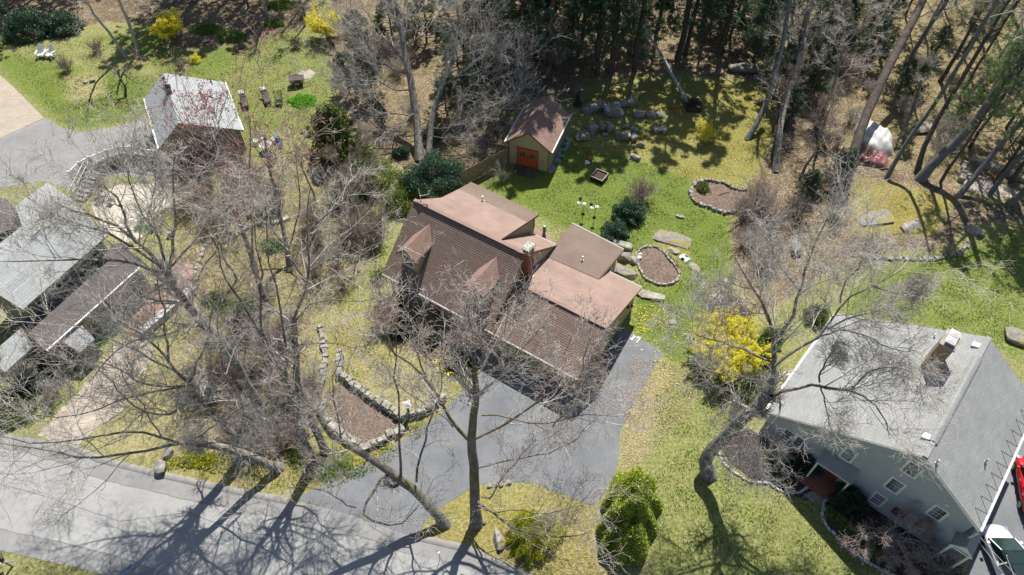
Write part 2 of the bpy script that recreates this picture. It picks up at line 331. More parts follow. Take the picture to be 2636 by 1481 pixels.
# front yard and ravine
zone('leaf',[(380,680),(560,560),(700,560),(900,560),(960,640),(880,760),(800,800),(780,1000),(800,1150),(640,1180),(420,1160),(360,1000),(480,820)],.5); zone('moss',[(480,720),(900,600),(800,800),(780,1000),(700,1150),(440,1100),(400,960)],.45,False)
zone('green',[(480,700),(600,640),(700,640),(720,760),(640,800),(560,900),(480,800)],.4,False); zone('moss',[(500,700),(760,640),(800,760),(700,840),(520,900)],.4,False)
zone('moss',[(800,800),(900,740),(900,860),(850,1000),(830,1050),(800,1000)],.7); zone('green',[(960,620),(1000,640),(900,760),(820,800)],.7,False)
zone('dry',[(860,780),(920,830),(1000,880),(1080,960),(1150,990),(1120,1030),(1000,1050),(860,960)],.95); zone('moss',[(820,790),(900,770),(1000,900),(900,960)],.4,False)
zone('soil',[(815,1000),(860,960),(1000,1050),(1015,1085),(915,1110),(850,1070)],.95)
zone('moss',[(420,1160),(640,1180),(800,1150),(1000,1100),(1120,1030),(1140,1060),(960,1190),(790,1250),(600,1230),(440,1190)],.75); zone('dry',[(420,1160),(640,1180),(1000,1100),(960,1190),(790,1250)],.4,False)
zone('dry',[(200,1120),(340,900),(420,860),(480,900),(460,1100),(400,1170)],.9); zone('leaf',[(200,1120),(340,900),(480,900),(460,1100),(400,1170)],.35,False)
zone('moss',[(1060,1340),(1140,1230),(1300,1220),(1440,1240),(1500,1300),(1520,1500),(1200,1420)],.6); zone('dry',[(1060,1340),(1140,1230),(1300,1220),(1440,1240),(1500,1300),(1660,1500),(1200,1480)],.5,False); zone('leaf',[(1400,1230),(1500,1300),(1620,1500),(1380,1480)],.35,False)
zone('leaf',[(-300,1380),(60,1385),(250,1450),(300,2600),(-900,2600)],.3,False)
zone('leaf',[(400,380),(700,380),(860,440),(900,560),(700,640),(480,690),(420,560)],.5,False)
# beds
for P in ([(1595,640),(1620,622),(1660,625),(1700,660),(1708,690),(1690,715),(1650,718),(1612,700)],[(1738,470),(1760,460),(1830,480),(1870,500),(1860,530),(1800,528),(1745,500)],[(1780,770),(1800,730),(1860,740),(1900,800),(1850,860),(1790,800)],
          [(1860,1115),(1930,1090),(2120,1190),(2150,1260),(2400,1400),(2440,1470),(2300,1470),(2160,1370),(2080,1280),(1960,1240),(1880,1190)]): zone('soil',P,.95)
zone('soil',[(960,760),(1050,780),(1160,860),(1450,960),(1380,1040),(1250,960),(1100,940),(980,880)],.6)
zone('dry',[(2380,440),(2560,500),(2540,520),(2440,500)],.9)
zone('moss',[(2100,0),(2570,0),(2570,430),(2400,440),(2130,420)],.55,False); zone('moss',[(1330,0),(1900,0),(1900,190),(1480,230)],.3,False); zone('moss',[(850,0),(1330,0),(1290,380),(1000,420)],.35,False)
zone('leaf',[(200,1120),(340,900),(480,900),(460,1100),(400,1170)],.2,False)
for P_,f_ in (([(2100,-300),(2700,-300),(2700,430),(2400,440),(2130,420)],.6),([(1880,-300),(2100,-300),(2130,420),(2130,640),(1900,760),(1850,560),(1960,300)],.78),([(1330,-300),(1900,-300),(1900,190),(1480,230)],.72),([(850,-300),(1330,-300),(1290,380),(1000,420)],.7)):
    Z['leaf'][inpoly(VX,VY,P_)]*=f_
zone('moss',[(2130,430),(2420,490),(2350,600),(2140,600)],.75,False); Z['leaf'][inpoly(VX,VY,[(2130,430),(2420,490),(2350,600),(2140,600)])]*=.5
for k in Z:
    a=Z[k]
    for _ in range(7):
        a=(np.roll(a,1,0)+np.roll(a,-1,0)+2*a)/4; a=(np.roll(a,1,1)+np.roll(a,-1,1)+2*a)/4
    Z[k]=a
rg=np.random.RandomState(5)
ny,nx=GX.shape; idx=np.arange(ny*nx).reshape(ny,nx)
F=np.stack([idx[:-1,:-1],idx[:-1,1:],idx[1:,1:],idx[1:,:-1]],-1).reshape(-1,4)
zz=np.zeros_like(GX)
def groundM():
    m,t,b=nmat('ground cover',.95,.15); ob=t.nodes.new('ShaderNodeTexCoord').outputs['Object']
    at=lambda k:N(t,'ShaderNodeAttribute',attribute_name=k).outputs['Fac']
    n0=noise(t,ob,.35,5,.6); n1=noise(t,ob,1.3,6,.65); n2=noise(t,ob,5,5,.7); n3=noise(t,ob,22,3,.7)
    green=ramp(t,n2,[(.3,(.07,.11,.02)),(.5,(.14,.195,.034)),(.72,(.25,.295,.075))])
    dry=ramp(t,n2,[(.3,(.22,.2,.09)),(.55,(.38,.34,.17)),(.75,(.52,.47,.3))])
    moss=ramp(t,n2,[(.3,(.12,.115,.025)),(.5,(.26,.225,.045)),(.72,(.42,.36,.13))])
    soil0=(.07,.05,.035)
    vo=N(t,'ShaderNodeTexVoronoi',Scale=11.); t.links.new(ob,vo.inputs['Vector']); sp=t.nodes.new('ShaderNodeSeparateColor'); t.links.new(vo.outputs['Color'],sp.inputs[0])
    leaf=ramp(t,sp.outputs[0],[(0,(.07,.05,.038)),(.4,(.18,.13,.1)),(.75,(.32,.24,.185)),(1,(.55,.45,.37))]); leaf=mixc(t,ramp(t,n1,[(.36,.85),(.56,0.)]),leaf,mixc(t,.6,soil0,moss)); leaf=mixc(t,.5,leaf,ramp(t,n0,[(.35,.4),(.6,1.)]),'MULTIPLY')
    soil=ramp(t,n2,[(.3,(.045,.028,.022)),(.6,(.1,.068,.052)),(.8,(.2,.15,.12))])
    # grass: green/dry broken up by noise
    def thr(a,nn,soft=.16):
        s=N(t,'ShaderNodeMath',operation='SUBTRACT'); t.links.new(a,s.inputs[0]); 
        mr=N(t,'ShaderNodeMapRange'); t.links.new(nn,mr.inputs[0]); mr.inputs[1].default_value=.3; mr.inputs[2].default_value=.7; mr.inputs[3].default_value=.02; mr.inputs[4].default_value=.98
        t.links.new(mr.outputs[0],s.inputs[1]); r=N(t,'ShaderNodeMapRange'); r.clamp=True; t.links.new(s.outputs[0],r.inputs[0]); r.inputs[1].default_value=-soft; r.inputs[2].default_value=soft; return r.outputs[0]
    mA=mixc(t,.5,n1,n2); mB=mixc(t,.5,n0,n2)
    def f(c):
        s=t.nodes.new('ShaderNodeSeparateColor'); t.links.new(c,s.inputs[0]); return s.outputs[0]
    nA=f(mA); nB=f(mB)
    c=mixc(t,thr(at('green'),nA,.5),dry,green)
    c=mixc(t,thr(at('moss'),nB,.4),c,moss); c=mixc(t,thr(at('leaf'),nA,.25),c,leaf); c=mixc(t,thr(at('soil'),nB,.15),c,soil)
    c=mixc(t,.45,c,ramp(t,n3,[(.25,.5),(.75,1.)]),'MULTIPLY'); c=mixc(t,.4,c,ramp(t,n0,[(.3,.6),(.7,1.)]),'MULTIPLY')
    t.links.new(c,b.inputs['Base Color']); bump(t,b,n3,.7,.06); return m
g=npmesh('ground',np.stack([GX,GY,zz],-1).reshape(-1,3),F,groundM()); tag(g,kind='structure')
for k in Z:
    a=g.data.attributes.new(k,'FLOAT','POINT'); a.data.foreach_set('value',Z[k].ravel().astype(np.float32))
def sheet(name,P,mat,z,kind='structure'):
    mb=MB(); mb.poly([(p[0],p[1],z) for p in P]); o=mb.build(name,mat); o.data.validate(); tag(o,kind=kind)
    # upward
    if o.data.polygons[0].normal.z<0: o.data.flip_normals()
    return o
def wob(P,amp=.05,step=.5,seed=1):
    r=random.Random(seed); out=[]
    for i in range(len(P)):
        a=np.array(P[i][:2]);b=np.array(P[(i+1)%len(P)][:2]); n=max(1,int(np.linalg.norm(b-a)/step))
        for k in range(n): q=a+(b-a)*k/n; out.append((q[0]+r.uniform(-amp,amp),q[1]+r.uniform(-amp,amp),0))
    return out
up_edge=[(-900,1000),(-300,1075),(0,1113),(100,1130),(183,1152),(253,1185),(421,1226),(660,1277),(806,1300),(900,1322),(1060,1378),(1200,1412),(1330,1470),(1600,1600),(2100,1900)]
lo_edge=[(-900,1200),(-300,1345),(0,1417),(104,1441),(200,1462),(330,1500),(700,1640),(1200,1850)]
UE=[G('p',*p) for p in up_edge]; LE=[G('p',*p) for p in lo_edge]
sheet('road',UE+LE[::-1],K['asphalt_road'],.006)
def strip(P,w0,w1):
    L=[];Rr=[]
    for i,p in enumerate(P):
        a=P[max(i-1,0)]; b=P[min(i+1,len(P)-1)]; d=(b-a)[:2]; d=d/np.linalg.norm(d); n=np.array([-d[1],d[0]])
        L.append((p[0]+n[0]*w0,p[1]+n[1]*w0,0)); Rr.append((p[0]+n[0]*w1,p[1]+n[1]*w1,0))
    return L+Rr[::-1]
sheet('road_edge',strip(UE,0.0,-1.15),K['asphalt_edge'],.011); sheet('road_edge',strip(LE,0.0,1.2),K['asphalt_edge'],.011)
# asphalt berm kerb
def kerb(name,P,w,h,mat):
    mb=MB(); n=len(P); Q=[]
    for i,p in enumerate(P):
        a=P[max(i-1,0)]; b=P[min(i+1,n-1)]; d=(np.array(b)-np.array(a))[:2]; d=d/np.linalg.norm(d); nn=np.array([-d[1],d[0]]); Q.append([(p[0]+nn[0]*t_*w,p[1]+nn[1]*t_*w,z) for t_,z in ((-.5,0),(-.3,h*.9),(0,h),(.3,h*.9),(.5,0))])
    V=[q for s in Q for q in s]; F=[(i*5+k,i*5+k+1,i*5+k+6,i*5+k+5) for i in range(n-1) for k in range(4)]
    mb.add(V,F); o=mb.build(name,mat,smooth=True); tag(o,kind='structure')
    if o.data.polygons[0].normal.z<0: o.data.flip_normals()
    return o
kerb('kerb',[G('p',*p) for p in ((183,1150),(253,1183),(421,1224),(560,1255),(660,1275),(740,1290))],.5,.09,K['curb'])
kerb('kerb',[G('p',*p) for p in ((1085,1386),(1200,1413),(1330,1470),(1600,1600))],.5,.09,K['curb'])
drive=[(806,1298),(760,1285),(854,1233),(979,1174),(1140,1061),(1202,995),(1230,950),(1120,850),(1300,800),(1440,980),(1603,847),(1621,854),(1660,880),(1707,905),(1670,970),(1633,1034),(1603,1100),(1595,1120),(1593,1171),(1584,1215),(1560,1260),(1529,1303),(1490,1290),(1430,1266),(1375,1244),(1320,1240),(1260,1243),(1213,1255),(1133,1310),(1100,1336),(1080,1370),(1074,1386),(900,1325)]
sheet('driveway',wob([G('p',*p) for p in drive],.03),K['asphalt_drive'],.016)
sheet('driveway',wob([G('a',*p) for p in ((-900,1250),(0,1030),(340,880),(470,955),(620,988),(880,940),(1085,893),(1100,930),(1260,1240),(1100,1330),(720,1290),(640,1400),(480,1400),(330,1350),(0,1400),(-900,1500))],.03),K['asphalt_edge'],.008)
sheet('driveway_paving',[G('a',*p) for p in ((-900,-100),(0,560),(100,650),(330,880),(0,1030),(-900,1400))],K['paver_tan'],.012)
sheet('driveway',wob([G('s',*p) for p in ((640,500),(1000,-450),(2600,-400),(2600,1700),(380,1700),(520,760))],.03),K['asphalt_drive'],.008)
sheet('path',wob([G('p',*p) for p in ((360,860),(400,900),(368,960),(335,1010),(310,1060),(245,1105),(200,1150),(183,1152),(100,1120),(150,1060),(230,980),(300,880))],.16,.35),K['gravel'],.008)
sheet('path',[G('r8',*p) for p in ((1290,620),(1447,690),(1447,830),(1370,930),(1310,950),(1050,1190),(1000,1210),(870,1130),(1120,840))],K['paver_pink'],.012)
sheet('patio',wob([G('e',*p) for p in ((640,200),(700,130),(840,70),(1130,60),(1240,110),(1250,200),(1100,260),(1000,440),(880,480),(700,380))],.05),K['patio'],.012)
sheet('path',[G('l',*p) for p in ((250,890),(400,790),(530,700),(640,720),(560,830),(440,850),(380,980))],K['rock'],.012)
sheet('path',wob([G('r7',*p) for p in ((700,1250),(960,1100),(1060,1150),(1080,1300),(960,1400),(800,1400))],.05),K['rock'],.014)
sheet('patio',wob([G('q',*p) for p in ((740,400),(830,430),(1100,540),(1104,580),(900,550),(740,520))],.06),K['gravel'],.01)
sheet('patio',wob([G('r2',*p) for p in ((640,230),(880,370),(860,430),(640,330))],.03),K['paver_pink'],.012)
def seam(P,wd,z=.013,mat=None,seed=1):
    r=random.Random(seed); Q=[]; 
    for i in range(len(P)-1):
        a,b=np.array(P[i]),np.array(P[i+1]); n=max(2,int(np.linalg.norm(b-a)/.6))
        for k in range(n): Q.append(a+(b-a)*k/n+np.array([r.uniform(-.05,.05),r.uniform(-.05,.05),0]))
    Q.append(np.array(P[-1])); sheet('road_seam',strip(Q,-wd/2,wd/2),mat or K['seam'],z)
K['seam']=flat('dark asphalt seam',(.2,.195,.19),.95)
seam([G('i',*p) for p in ((-300,740),(0,810),(280,880),(560,970),(850,1070),(1400,1040))][:5],.06); seam([G('p',*p) for p in ((310,1342),(480,1320),(640,1370),(800,1400))],.05,seed=2)
seam([UE[i]-np.array([0,1.2,0]) for i in (3,4,5,6,7,8,9,10)],.06,.0145,seed=3); seam([LE[i]+np.array([.2,1.2,0]) for i in (1,2,3,4,5)],.07,.0145,seed=4)
# chalk lines on the asphalt by the garage
def textobj(name,s,loc,rz,size,mat,kind=None,parent=None,ext=.002):
    cu=bpy.data.curves.new(name,'FONT'); cu.body=s; cu.size=size; cu.extrude=ext; cu.offset=size*.02
    o=bpy.data.objects.new(name,cu); col.objects.link(o); dg=bpy.context.evaluated_depsgraph_get(); me=bpy.data.meshes.new_from_object(o.evaluated_get(dg)); bpy.data.objects.remove(o)
    me.materials.clear(); me.materials.append(mat); o=bpy.data.objects.new(name,me); col.objects.link(o); o.location=tuple(loc); o.rotation_euler=(0,0,rz)
    if parent: o.parent=parent
    return o
a=G('u',365,420); b=G('u',430,350); th=math.atan2(b[1]-a[1],b[0]-a[0])
ch=empty('chalk_writing',(a[0],a[1],.02),0,'white chalk scrawl and underlines on the dark driveway beside the garage','chalk writing')
textobj('word','fea(',(0,0,.002),th,.36,K['chalk'],parent=ch)
mb=MB()
for p,q,wd in (((430,450),(495,370),.05),((405,430),(470,365),.02),((165,440),(215,368),.05),((485,550),(520,550),.05),((440,385),(455,365),.06),((460,390),(490,375),.07)):
    A=G('u',*p)-a; B=G('u',*q)-a; mb.bar((A[0],A[1],.003),(B[0],B[1],.003),wd,.004)
mb.build('underline',K['chalk'],ch)
# ================================================================ BUILDINGS
def window(parent,u0,u1,v,z0,z1,axis='v',sign=-1,cols=3,rows=2,trim=.12,name='window',blind=False,mull=.011,double=False,shut=None,mat=None):
    """window in wall plane; axis 'v': wall plane at v=const (span in u); axis 'u': plane at u=const (span in v)"""
    mat=mat or K['white']
    def bx(mb,a0,a1,zz0,zz1,d0,d1):
        lo,hi=sorted((v+sign*d0,v+sign*d1))
        if axis=='v': mb.box(a0,a1,lo,hi,zz0,zz1)
        else: mb.box(lo,hi,a0,a1,zz0,zz1)
    fr=MB()
    bx(fr,u0-trim,u0,z0-trim,z1+trim,-.02,.05); bx(fr,u1,u1+trim,z0-trim,z1+trim,-.02,.05)
    bx(fr,u0,u1,z1,z1+trim,-.02,.05); bx(fr,u0,u1,z0-trim,z0,-.02,.07)
    f=fr.build(name,mat,parent)
    gl=MB(); bx(gl,u0,u1,z0,z1,-.02,.0); gl.build('pane',K['glass'],f)
    mu=MB(); zm=(z0+z1)/2
    bx(mu,u0,u1,zm-.013,zm+.013,.002,.035)
    for h,(a,b_) in enumerate(((z0,zm-.03),(zm+.03,z1))):
        for i in range(1,cols):
            x=u0+(u1-u0)*i/cols; bx(mu,x-mull/2,x+mull/2,a,b_,.002,.02)
        for j in range(1,rows):
            y=a+(b_-a)*j/rows; bx(mu,u0,u1,y-mull/2,y+mull/2,.002,.022)
    mu.build('sash',mat,f); 
    return f
def edgebar(parent,name,pts,mat,w=.03,h=.18,dz=-.1):
    mb=MB()
    for a,b in zip(pts[:-1],pts[1:]): mb.bar((a[0],a[1],a[2]+dz),(b[0],b[1],b[2]+dz),w,h)
    return mb.build(name,mat,parent)
def gutter(parent,a,b,mat,r=.07,brk=True,name='gutter'):
    mb=MB(); a=Vector(a);b=Vector(b); mb.bar(a,b,.13,.1)
    mb.bar(a+Vector((0,0,.055)),b+Vector((0,0,.055)),.14,.015)
    return mb.build(name,mat,parent)
# ---------------------------------------------------------------- tan house
T=Fr(-7.705,39.269,-.575)
th=T.root('house','tan house with brown shingle roofs, two small front dormers and a red brick chimney','house')
Zr,ze,Wf,L1,L2=6.815,2.634,4.834,10.32,18.04
kf=(Zr-ze)/Wf; kr=(Zr-4.607)/5.788; km=(Zr-3.312)/4.77
vg,zg=-1.156,4.655; kgf=(zg-ze)/(Wf+vg); kgr=(zg-2.777)/(4.996-vg)
mb=MB()
# main walls (gables) as solids
def gable(mb,u0,u1,prof):
    V=[(u0,v,z) for v,z in prof]+[(u1,v,z) for v,z in prof]; n=len(prof)
    mb.add(V,[tuple(range(n)),tuple(range(2*n-1,n-1,-1))]+[((i+1)%n,i,i+n,(i+1)%n+n) for i in range(n)])
d=.14
gable(mb,.3,L1-.02,[(-Wf+.35,0),(-Wf+.35,ze+.35*kf-d),(0,Zr-d),(4.45,3.55-d),(4.45,0)])
gable(mb,1.35,7.78,[(.3,2.),(.3,Zr-kr*.3-d),(5.5,4.72-d),(5.5,0),(.3,0)])
wall=mb.build('wall',K['tan'],th)
mb=MB(); gable(mb,L1-.02,L2-.3,[(-Wf+.36,0),(-Wf+.36,ze+.35*kgf-d),(vg,zg-d),(4.7,2.87-d),(4.7,0)])
mb.build('garage_wall',K['tan'],th)
# overlapping dormer wall proud 2 mm
def roofq(name,P,mat,t=.13,par=th):
    mb=MB(); mb.slab(P,t); return mb.build(name,mat,par)
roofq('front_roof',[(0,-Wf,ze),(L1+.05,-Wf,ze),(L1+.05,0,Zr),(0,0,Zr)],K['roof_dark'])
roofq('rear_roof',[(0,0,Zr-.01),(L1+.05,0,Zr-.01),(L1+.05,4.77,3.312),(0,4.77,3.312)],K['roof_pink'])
DR=lambda v: Zr+.03-kr*v
roofq('dormer_roof',[(1.15,.03,DR(.03)),(8.0,.03,DR(.03)),(8.0,4.05,DR(4.05)),(1.15,4.25,DR(4.25))],K['roof_pink'])
roofq('dormer_roof',[(1.15,4.25,DR(4.25)),(8.0,4.05,DR(4.05)),(7.98,5.85,4.62),(1.05,6.1,4.5)],K['roof_roll'],.12)
edgebar(th,'fascia',[(8.02,.2,DR(.2)),(8.02,4.05,DR(4.05)),(8.0,5.87,4.62)],K['browntrim'])
edgebar(th,'fascia',[(1.03,6.12,4.5),(8.0,5.88,4.62)],K['browntrim'])
edgebar(th,'corner_board',[(7.79,5.5,4.5),(7.79,5.5,3.2)],K['browntrim'],.09,.09,0)
edgebar(th,'ridge_cap',[(0,0,Zr+.03),(L1+.05,0,Zr+.03)],K['roof_pink'],.3,.05,0)
edgebar(th,'fascia',[(L1+.07,-Wf,ze),(L1+.07,0,Zr),(L1+.07,4.77,3.31)],K['browntrim'],.04,.16,-.1)
edgebar(th,'fascia',[(-.02,-Wf,ze),(-.02,0,Zr),(-.02,4.77,3.31)],K['browntrim'],.04,.16,-.1)
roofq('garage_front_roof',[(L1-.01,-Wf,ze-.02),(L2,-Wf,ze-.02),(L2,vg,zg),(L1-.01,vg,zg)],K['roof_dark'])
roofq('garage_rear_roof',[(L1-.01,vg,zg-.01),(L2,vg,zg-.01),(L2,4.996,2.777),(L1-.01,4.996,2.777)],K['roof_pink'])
edgebar(th,'ridge_cap',[(L1,vg,zg+.03),(L2,vg,zg+.03)],K['roof_pink'],.28,.05,0)
edgebar(th,'fascia',[(L2+.02,-Wf,ze),(L2+.02,vg,zg),(L2+.02,4.996,2.777)],K['browntrim'],.04,.17,-.1)
gutter(th,(0,-Wf-.07,ze-.06),(L2,-Wf-.07,ze-.06),K['gutter'])
gutter(th,(15.0,5.07,2.72),(L2,5.07,2.72),K['gutter'])
gutter(th,(8.2,4.84,3.26),(L1,4.84,3.26),K['gutter'])
# rear wing with low brown roof
roofq('wing_roof',[(10.1,3.3,3.32),(14.94,3.55,3.27),(15.1,7.52,3.05),(10.08,7.85,2.98)],K['roof_roll'],.14)
mb=MB(); mb.box(10.35,14.75,3.6,7.3,0,2.98); mb.build('wing_wall',K['tan'],th)
gutter(th,(10.08,7.92,2.95),(15.1,7.6,3.0),K['gutter'])
edgebar(th,'fascia',[(15.0,3.5,3.25),(15.12,7.55,3.05)],K['browntrim'],.04,.17,-.1)
window(th,4.9,6.2,14.75,.9,2.2,'u',1,2,1,.08,mat=K['white'])
# front dormers
for uc in (2.1,8.37):
    w=.95; zr,zz0=6.05,5.12; vf=-4.05
    vb=-(Zr-zr)/kf; ve=-(Zr-zz0)/kf
    dm=MB(); gable_v=[(uc-w+.12,3.6),(uc+w-.12,3.6),(uc+w-.12,zz0-.05),(uc,zr-.12),(uc-w+.12,zz0-.05)]
    V=[(u,vf+.25,z) for u,z in gable_v]+[(u,-1.2,z) for u,z in gable_v]
    dm.add(V,[(0,1,2,3,4),(9,8,7,6,5)]+[((i+1)%5,i,i+5,(i+1)%5+5) for i in range(5)])
    dw=dm.build('dormer',K['tan'],th)
    rl=MB(); rl.slab([(uc-w,vf,zz0),(uc,vf,zr),(uc,vb,zr+.01),(uc-w,ve,zz0+.02)],.08); rl.slab([(uc,vf,zr),(uc+w,vf,zz0),(uc+w,ve,zz0+.02),(uc,vb,zr+.01)],.08)
    rl.build('roof',K['shed_roof'],dw)
    fb=MB(); fb.bar((uc-w,vf-.02,zz0-.05),(uc,vf-.02,zr-.05),.03,.12); fb.bar((uc+w,vf-.02,zz0-.05),(uc,vf-.02,zr-.05),.03,.12); fb.build('fascia',K['browntrim'],dw)
    window(dw,uc-.42,uc+.42,vf+.25,4.0,5.0,'v',-1,2,2,.07)
# chimney
cm=MB(); cm.box(10.36,10.86,-.36,.36,3.9,7.55); chm=cm.build('chimney',K['brick'],th)
cm=MB(); cm.slab([(10.27,-.45,7.78),(10.95,-.45,7.78),(10.95,.45,7.8),(10.27,.45,7.78)],.1); cm.build('cap',K['stonecap'],chm,bevel=.02)
cm=MB(); 
for q in ((10.37,-.34),(10.8,-.34),(10.37,.3),(10.8,.3)): cm.box(q[0],q[0]+.06,q[1],q[1]+.06,7.55,7.68)
cm.build('cap_support',K['brick'],chm)
cm=MB(); cm.slab([(10.33,-.5,zg-kgr*(-.5-vg)+.06),(11.0,-.5,zg-kgr*(-.5-vg)+.06),(11.0,.45,zg-kgr*(.45-vg)+.06),(10.33,.45,zg-kgr*(.45-vg)+.06)],.05); cm.build('flashing',K['metal'],chm)
window(th,.95,1.38,L1+.0,4.42,5.0,'u',1,1,1,.07)
# vents, antenna mast, wall lamps, doors on the front
def pipe(par,p,h,r=.05,mat=None,name='vent_pipe'):
    m=MB(); m.cyl((p[0],p[1],p[2]-.1),(p[0],p[1],p[2]+h),r,r,10); m.cyl((p[0],p[1],p[2]-.02),(p[0],p[1],p[2]+.05),r*2.6,r*1.3,10); return m.build(name,mat or K['metal'],par)
pipe(th,(3.61,4.17,5.22),.5,.07,K['white']); pipe(th,(12.9,4.61,3.2),.45,.06,K['white'])
an=MB(); 
for q in ((3.0,4.0,5.38),(4.25,4.3,5.3),(3.35,4.75,5.25)): an.bar((3.61,4.17,5.34),q,.022,.02)
an.build('antenna_base',K['gutter'],th)
an=MB(); an.cyl((.55,.15,6.7),(.55,.15,7.45),.03,.03,8); an.bar((.55,.15,7.4),(.15,.5,7.75),.05,.06); an.bar((.55,.15,7.4),(1.1,.55,7.55),.05,.06); an.bar((.98,.45,7.5),(1.2,.6,7.95),.08,.05); an.build('antenna',K['metal'],th)
# front door and garage doors
dd=MB(); dd.box(4.4,5.3,-Wf+.29,-Wf+.35,.15,2.2); d_=dd.build('door',K['reddark'],th); dd=MB(); dd.box(4.5,5.2,-Wf+.285,-Wf+.289,1.5,2.0); dd.build('pane',K['glass'],d_)
for u0 in (11.0,14.4):
    dd=MB(); dd.box(u0,u0+2.7,-Wf+.3,-Wf+.36,0,2.15); g_=dd.build('garage_door',K['tan'],th)
    dd=MB(); [dd.box(u0+.1,u0+2.6,-Wf+.285,-Wf+.3,z,z+.03) for z in (.55,1.1,1.62)]; dd.build('panel_groove',K['browntrim'],g_)
window(th,1.6,2.9,-Wf+.35,.9,2.0,'v',-1,2,2,.08); window(th,6.6,7.9,-Wf+.35,.9,2.0,'v',-1,2,2,.08)
lm=MB(); lm.box(L2-.3,L2-.12,3.3,3.5,1.75,1.95); lm.build('wall_lamp',K['browntrim'],th); lm=MB(); lm.box(L2-.3,L2-.15,4.3,4.45,.8,1.1); lm.build('utility_box',K['blackpl'],th)
# ---------------------------------------------------------------- shed
S=Fr(1.52,50.565,-.348)
sh=S.root('shed','small tan shed with brown gable roof and red orange double doors','shed')
w,l,ze2,zr2=2.307,6.038,2.671,4.38
mb=MB(); V=[(u,.2,z) for u,z in ((-w+.33,0),(w-.33,0),(w-.33,ze2+.16),(0,zr2-.1),(-w+.33,ze2+.16))]; V+=[(u,l-.2,z) for u,_,z in V]
mb.add(V,[(0,1,2,3,4),(9,8,7,6,5)]+[((i+1)%5,i,i+5,(i+1)%5+5) for i in range(5)]); mb.build('wall',K['tan'],sh)
for s_ in (-1,1):
    mb=MB(); P=[(0,0,zr2),(0,l,zr2),(s_*w,l,ze2),(s_*w,0,ze2)]; mb.slab(P if s_<0 else P[::-1],.1); mb.build('roof',K['shed_roof'],sh)
    gutter(sh,(s_*(w+.06),0,ze2-.04),(s_*(w+.06),l,ze2-.04),K['gutter_w'])
    edgebar(sh,'fascia',[(s_*w,-.02,ze2-.0),(0,-.02,zr2)],K['browntrim'],.03,.13,-.08)
    edgebar(sh,'corner_board',[(s_*(w-.33),.19,0),(s_*(w-.33),.19,ze2)],K['browntrim'],.09,.06,0)
sl_=S.loc(G('r5',412,1120))[0]; sr_=S.loc(G('r5',692,1190))[0]; mid=(sl_+sr_)/2
for i,(a,b_) in enumerate(((sl_,mid-.01),(mid+.01,sr_))):
    mb=MB(); mb.box(a,b_,.14,.2,.16,2.2); d_=mb.build('door',K['reddoor'],sh)
    c_=(a+b_)/2+(.02 if i==0 else -.02); hw=.27
    window(d_,c_-hw,c_+hw,.14,1.25,1.85,'v',-1,3,2,.03,mull=.03,mat=K['rim'])
    mb=MB(); mb.bar((b_-.06 if i==0 else a+.06,.13,1.0),(b_-.06 if i==0 else a+.06,.13,1.2),.03); mb.build('handle',K['blackpl'],d_)
mb=MB(); mb.box(sl_-.07,sr_+.07,.12,.2,2.2,2.28); mb.box(sl_-.07,sl_,.12,.2,0.1,2.2); mb.box(sr_,sr_+.07,.12,.2,.1,2.2); mb.build('door_frame',K['browntrim'],sh)
mb=MB(); mb.add([(sl_-.15,.1,.14),(sr_+.1,.1,.14),(sr_+.15,-1.15,.03),(sl_-.1,-1.15,.03),(sl_-.15,.1,.0),(sr_+.1,.1,.0),(sr_+.15,-1.15,.0),(sl_-.1,-1.15,.0)],[(3,2,1,0),(0,1,5,4),(1,2,6,5),(2,3,7,6),(3,0,4,7)]); mb.build('ramp',K['timber'],sh)
mb=MB(); mb.box(sr_+.5,sr_+.62,.12,.2,1.15,1.3); mb.build('outlet',K['metal'],sh)
# moss patch near the far ridge end
# ---------------------------------------------------------------- grey house on the right
Gf=Fr(23.697,17.046,-.718); hl,zr3,wl,zl3,wr,zq3=11.036,8.025,8.523,3.065,4.716,4.79
gh=Gf.root('house','large grey clapboard house with long grey roof and white trimmed gable windows','house')
k1=(zr3-zl3)/wl; k2=(zr3-zq3)/wr
prof=[(-wl+.3,0),(wr-.3,0),(wr-.3,zq3+.3*k2-.12),(0,zr3-.12),(-wl+.3,zl3+.3*k1-.12)]
mb=MB(); V=[(u,.25,z) for u,z in prof]+[(u,hl-.25,z) for u,z in prof]
mb.add(V,[(0,1,2,3,4),(9,8,7,6,5)]+[((i+1)%5,i,i+5,(i+1)%5+5) for i in range(5)]); mb.build('wall',K['grey_side'],gh)
mb=MB(); mb.slab([(-wl,0,zl3),(0,0,zr3),(0,hl,zr3),(-wl,hl,zl3)],.12); mb.build('left_roof',K['grey_roof'],gh)
mb=MB(); mb.slab([(0,0,zr3-.005),(wr,0,zq3),(wr,hl,zq3),(0,hl,zr3-.005)],.12); mb.build('right_roof',K['grey_roof'],gh)
mb=MB(); P=[(-.3,zr3-.3*k1+.07),(-.2,zr3+.02),(0,zr3+.12),(.2,zr3+.0),(.3,zr3-.3*k2+.07)]
V=[(u,1.25,z) for u,z in P]+[(u,hl-2.1,z) for u,z in P]; mb.add(V,[(i,i+5,i+6,i+1) for i in range(4)]+[(0,1,2,3,4),(9,8,7,6,5)]); o=mb.build('ridge_vent',K['grey_roof'],gh)
edgebar(gh,'ridge_cap',[(0,0,zr3+.01),(0,hl,zr3+.01)],K['grey_roof'],.28,.05,0)
edgebar(gh,'rake_board',[(-wl,-.02,zl3),(0,-.02,zr3),(wr,-.02,zq3)],K['white'],.03,.14,-.12)
gutter(gh,(-wl-.06,0,zl3-.04),(-wl-.06,hl,zl3-.04),K['white']); gutter(gh,(wr+.06,0,zq3-.04),(wr+.06,hl,zq3-.04),K['gutter_w'])
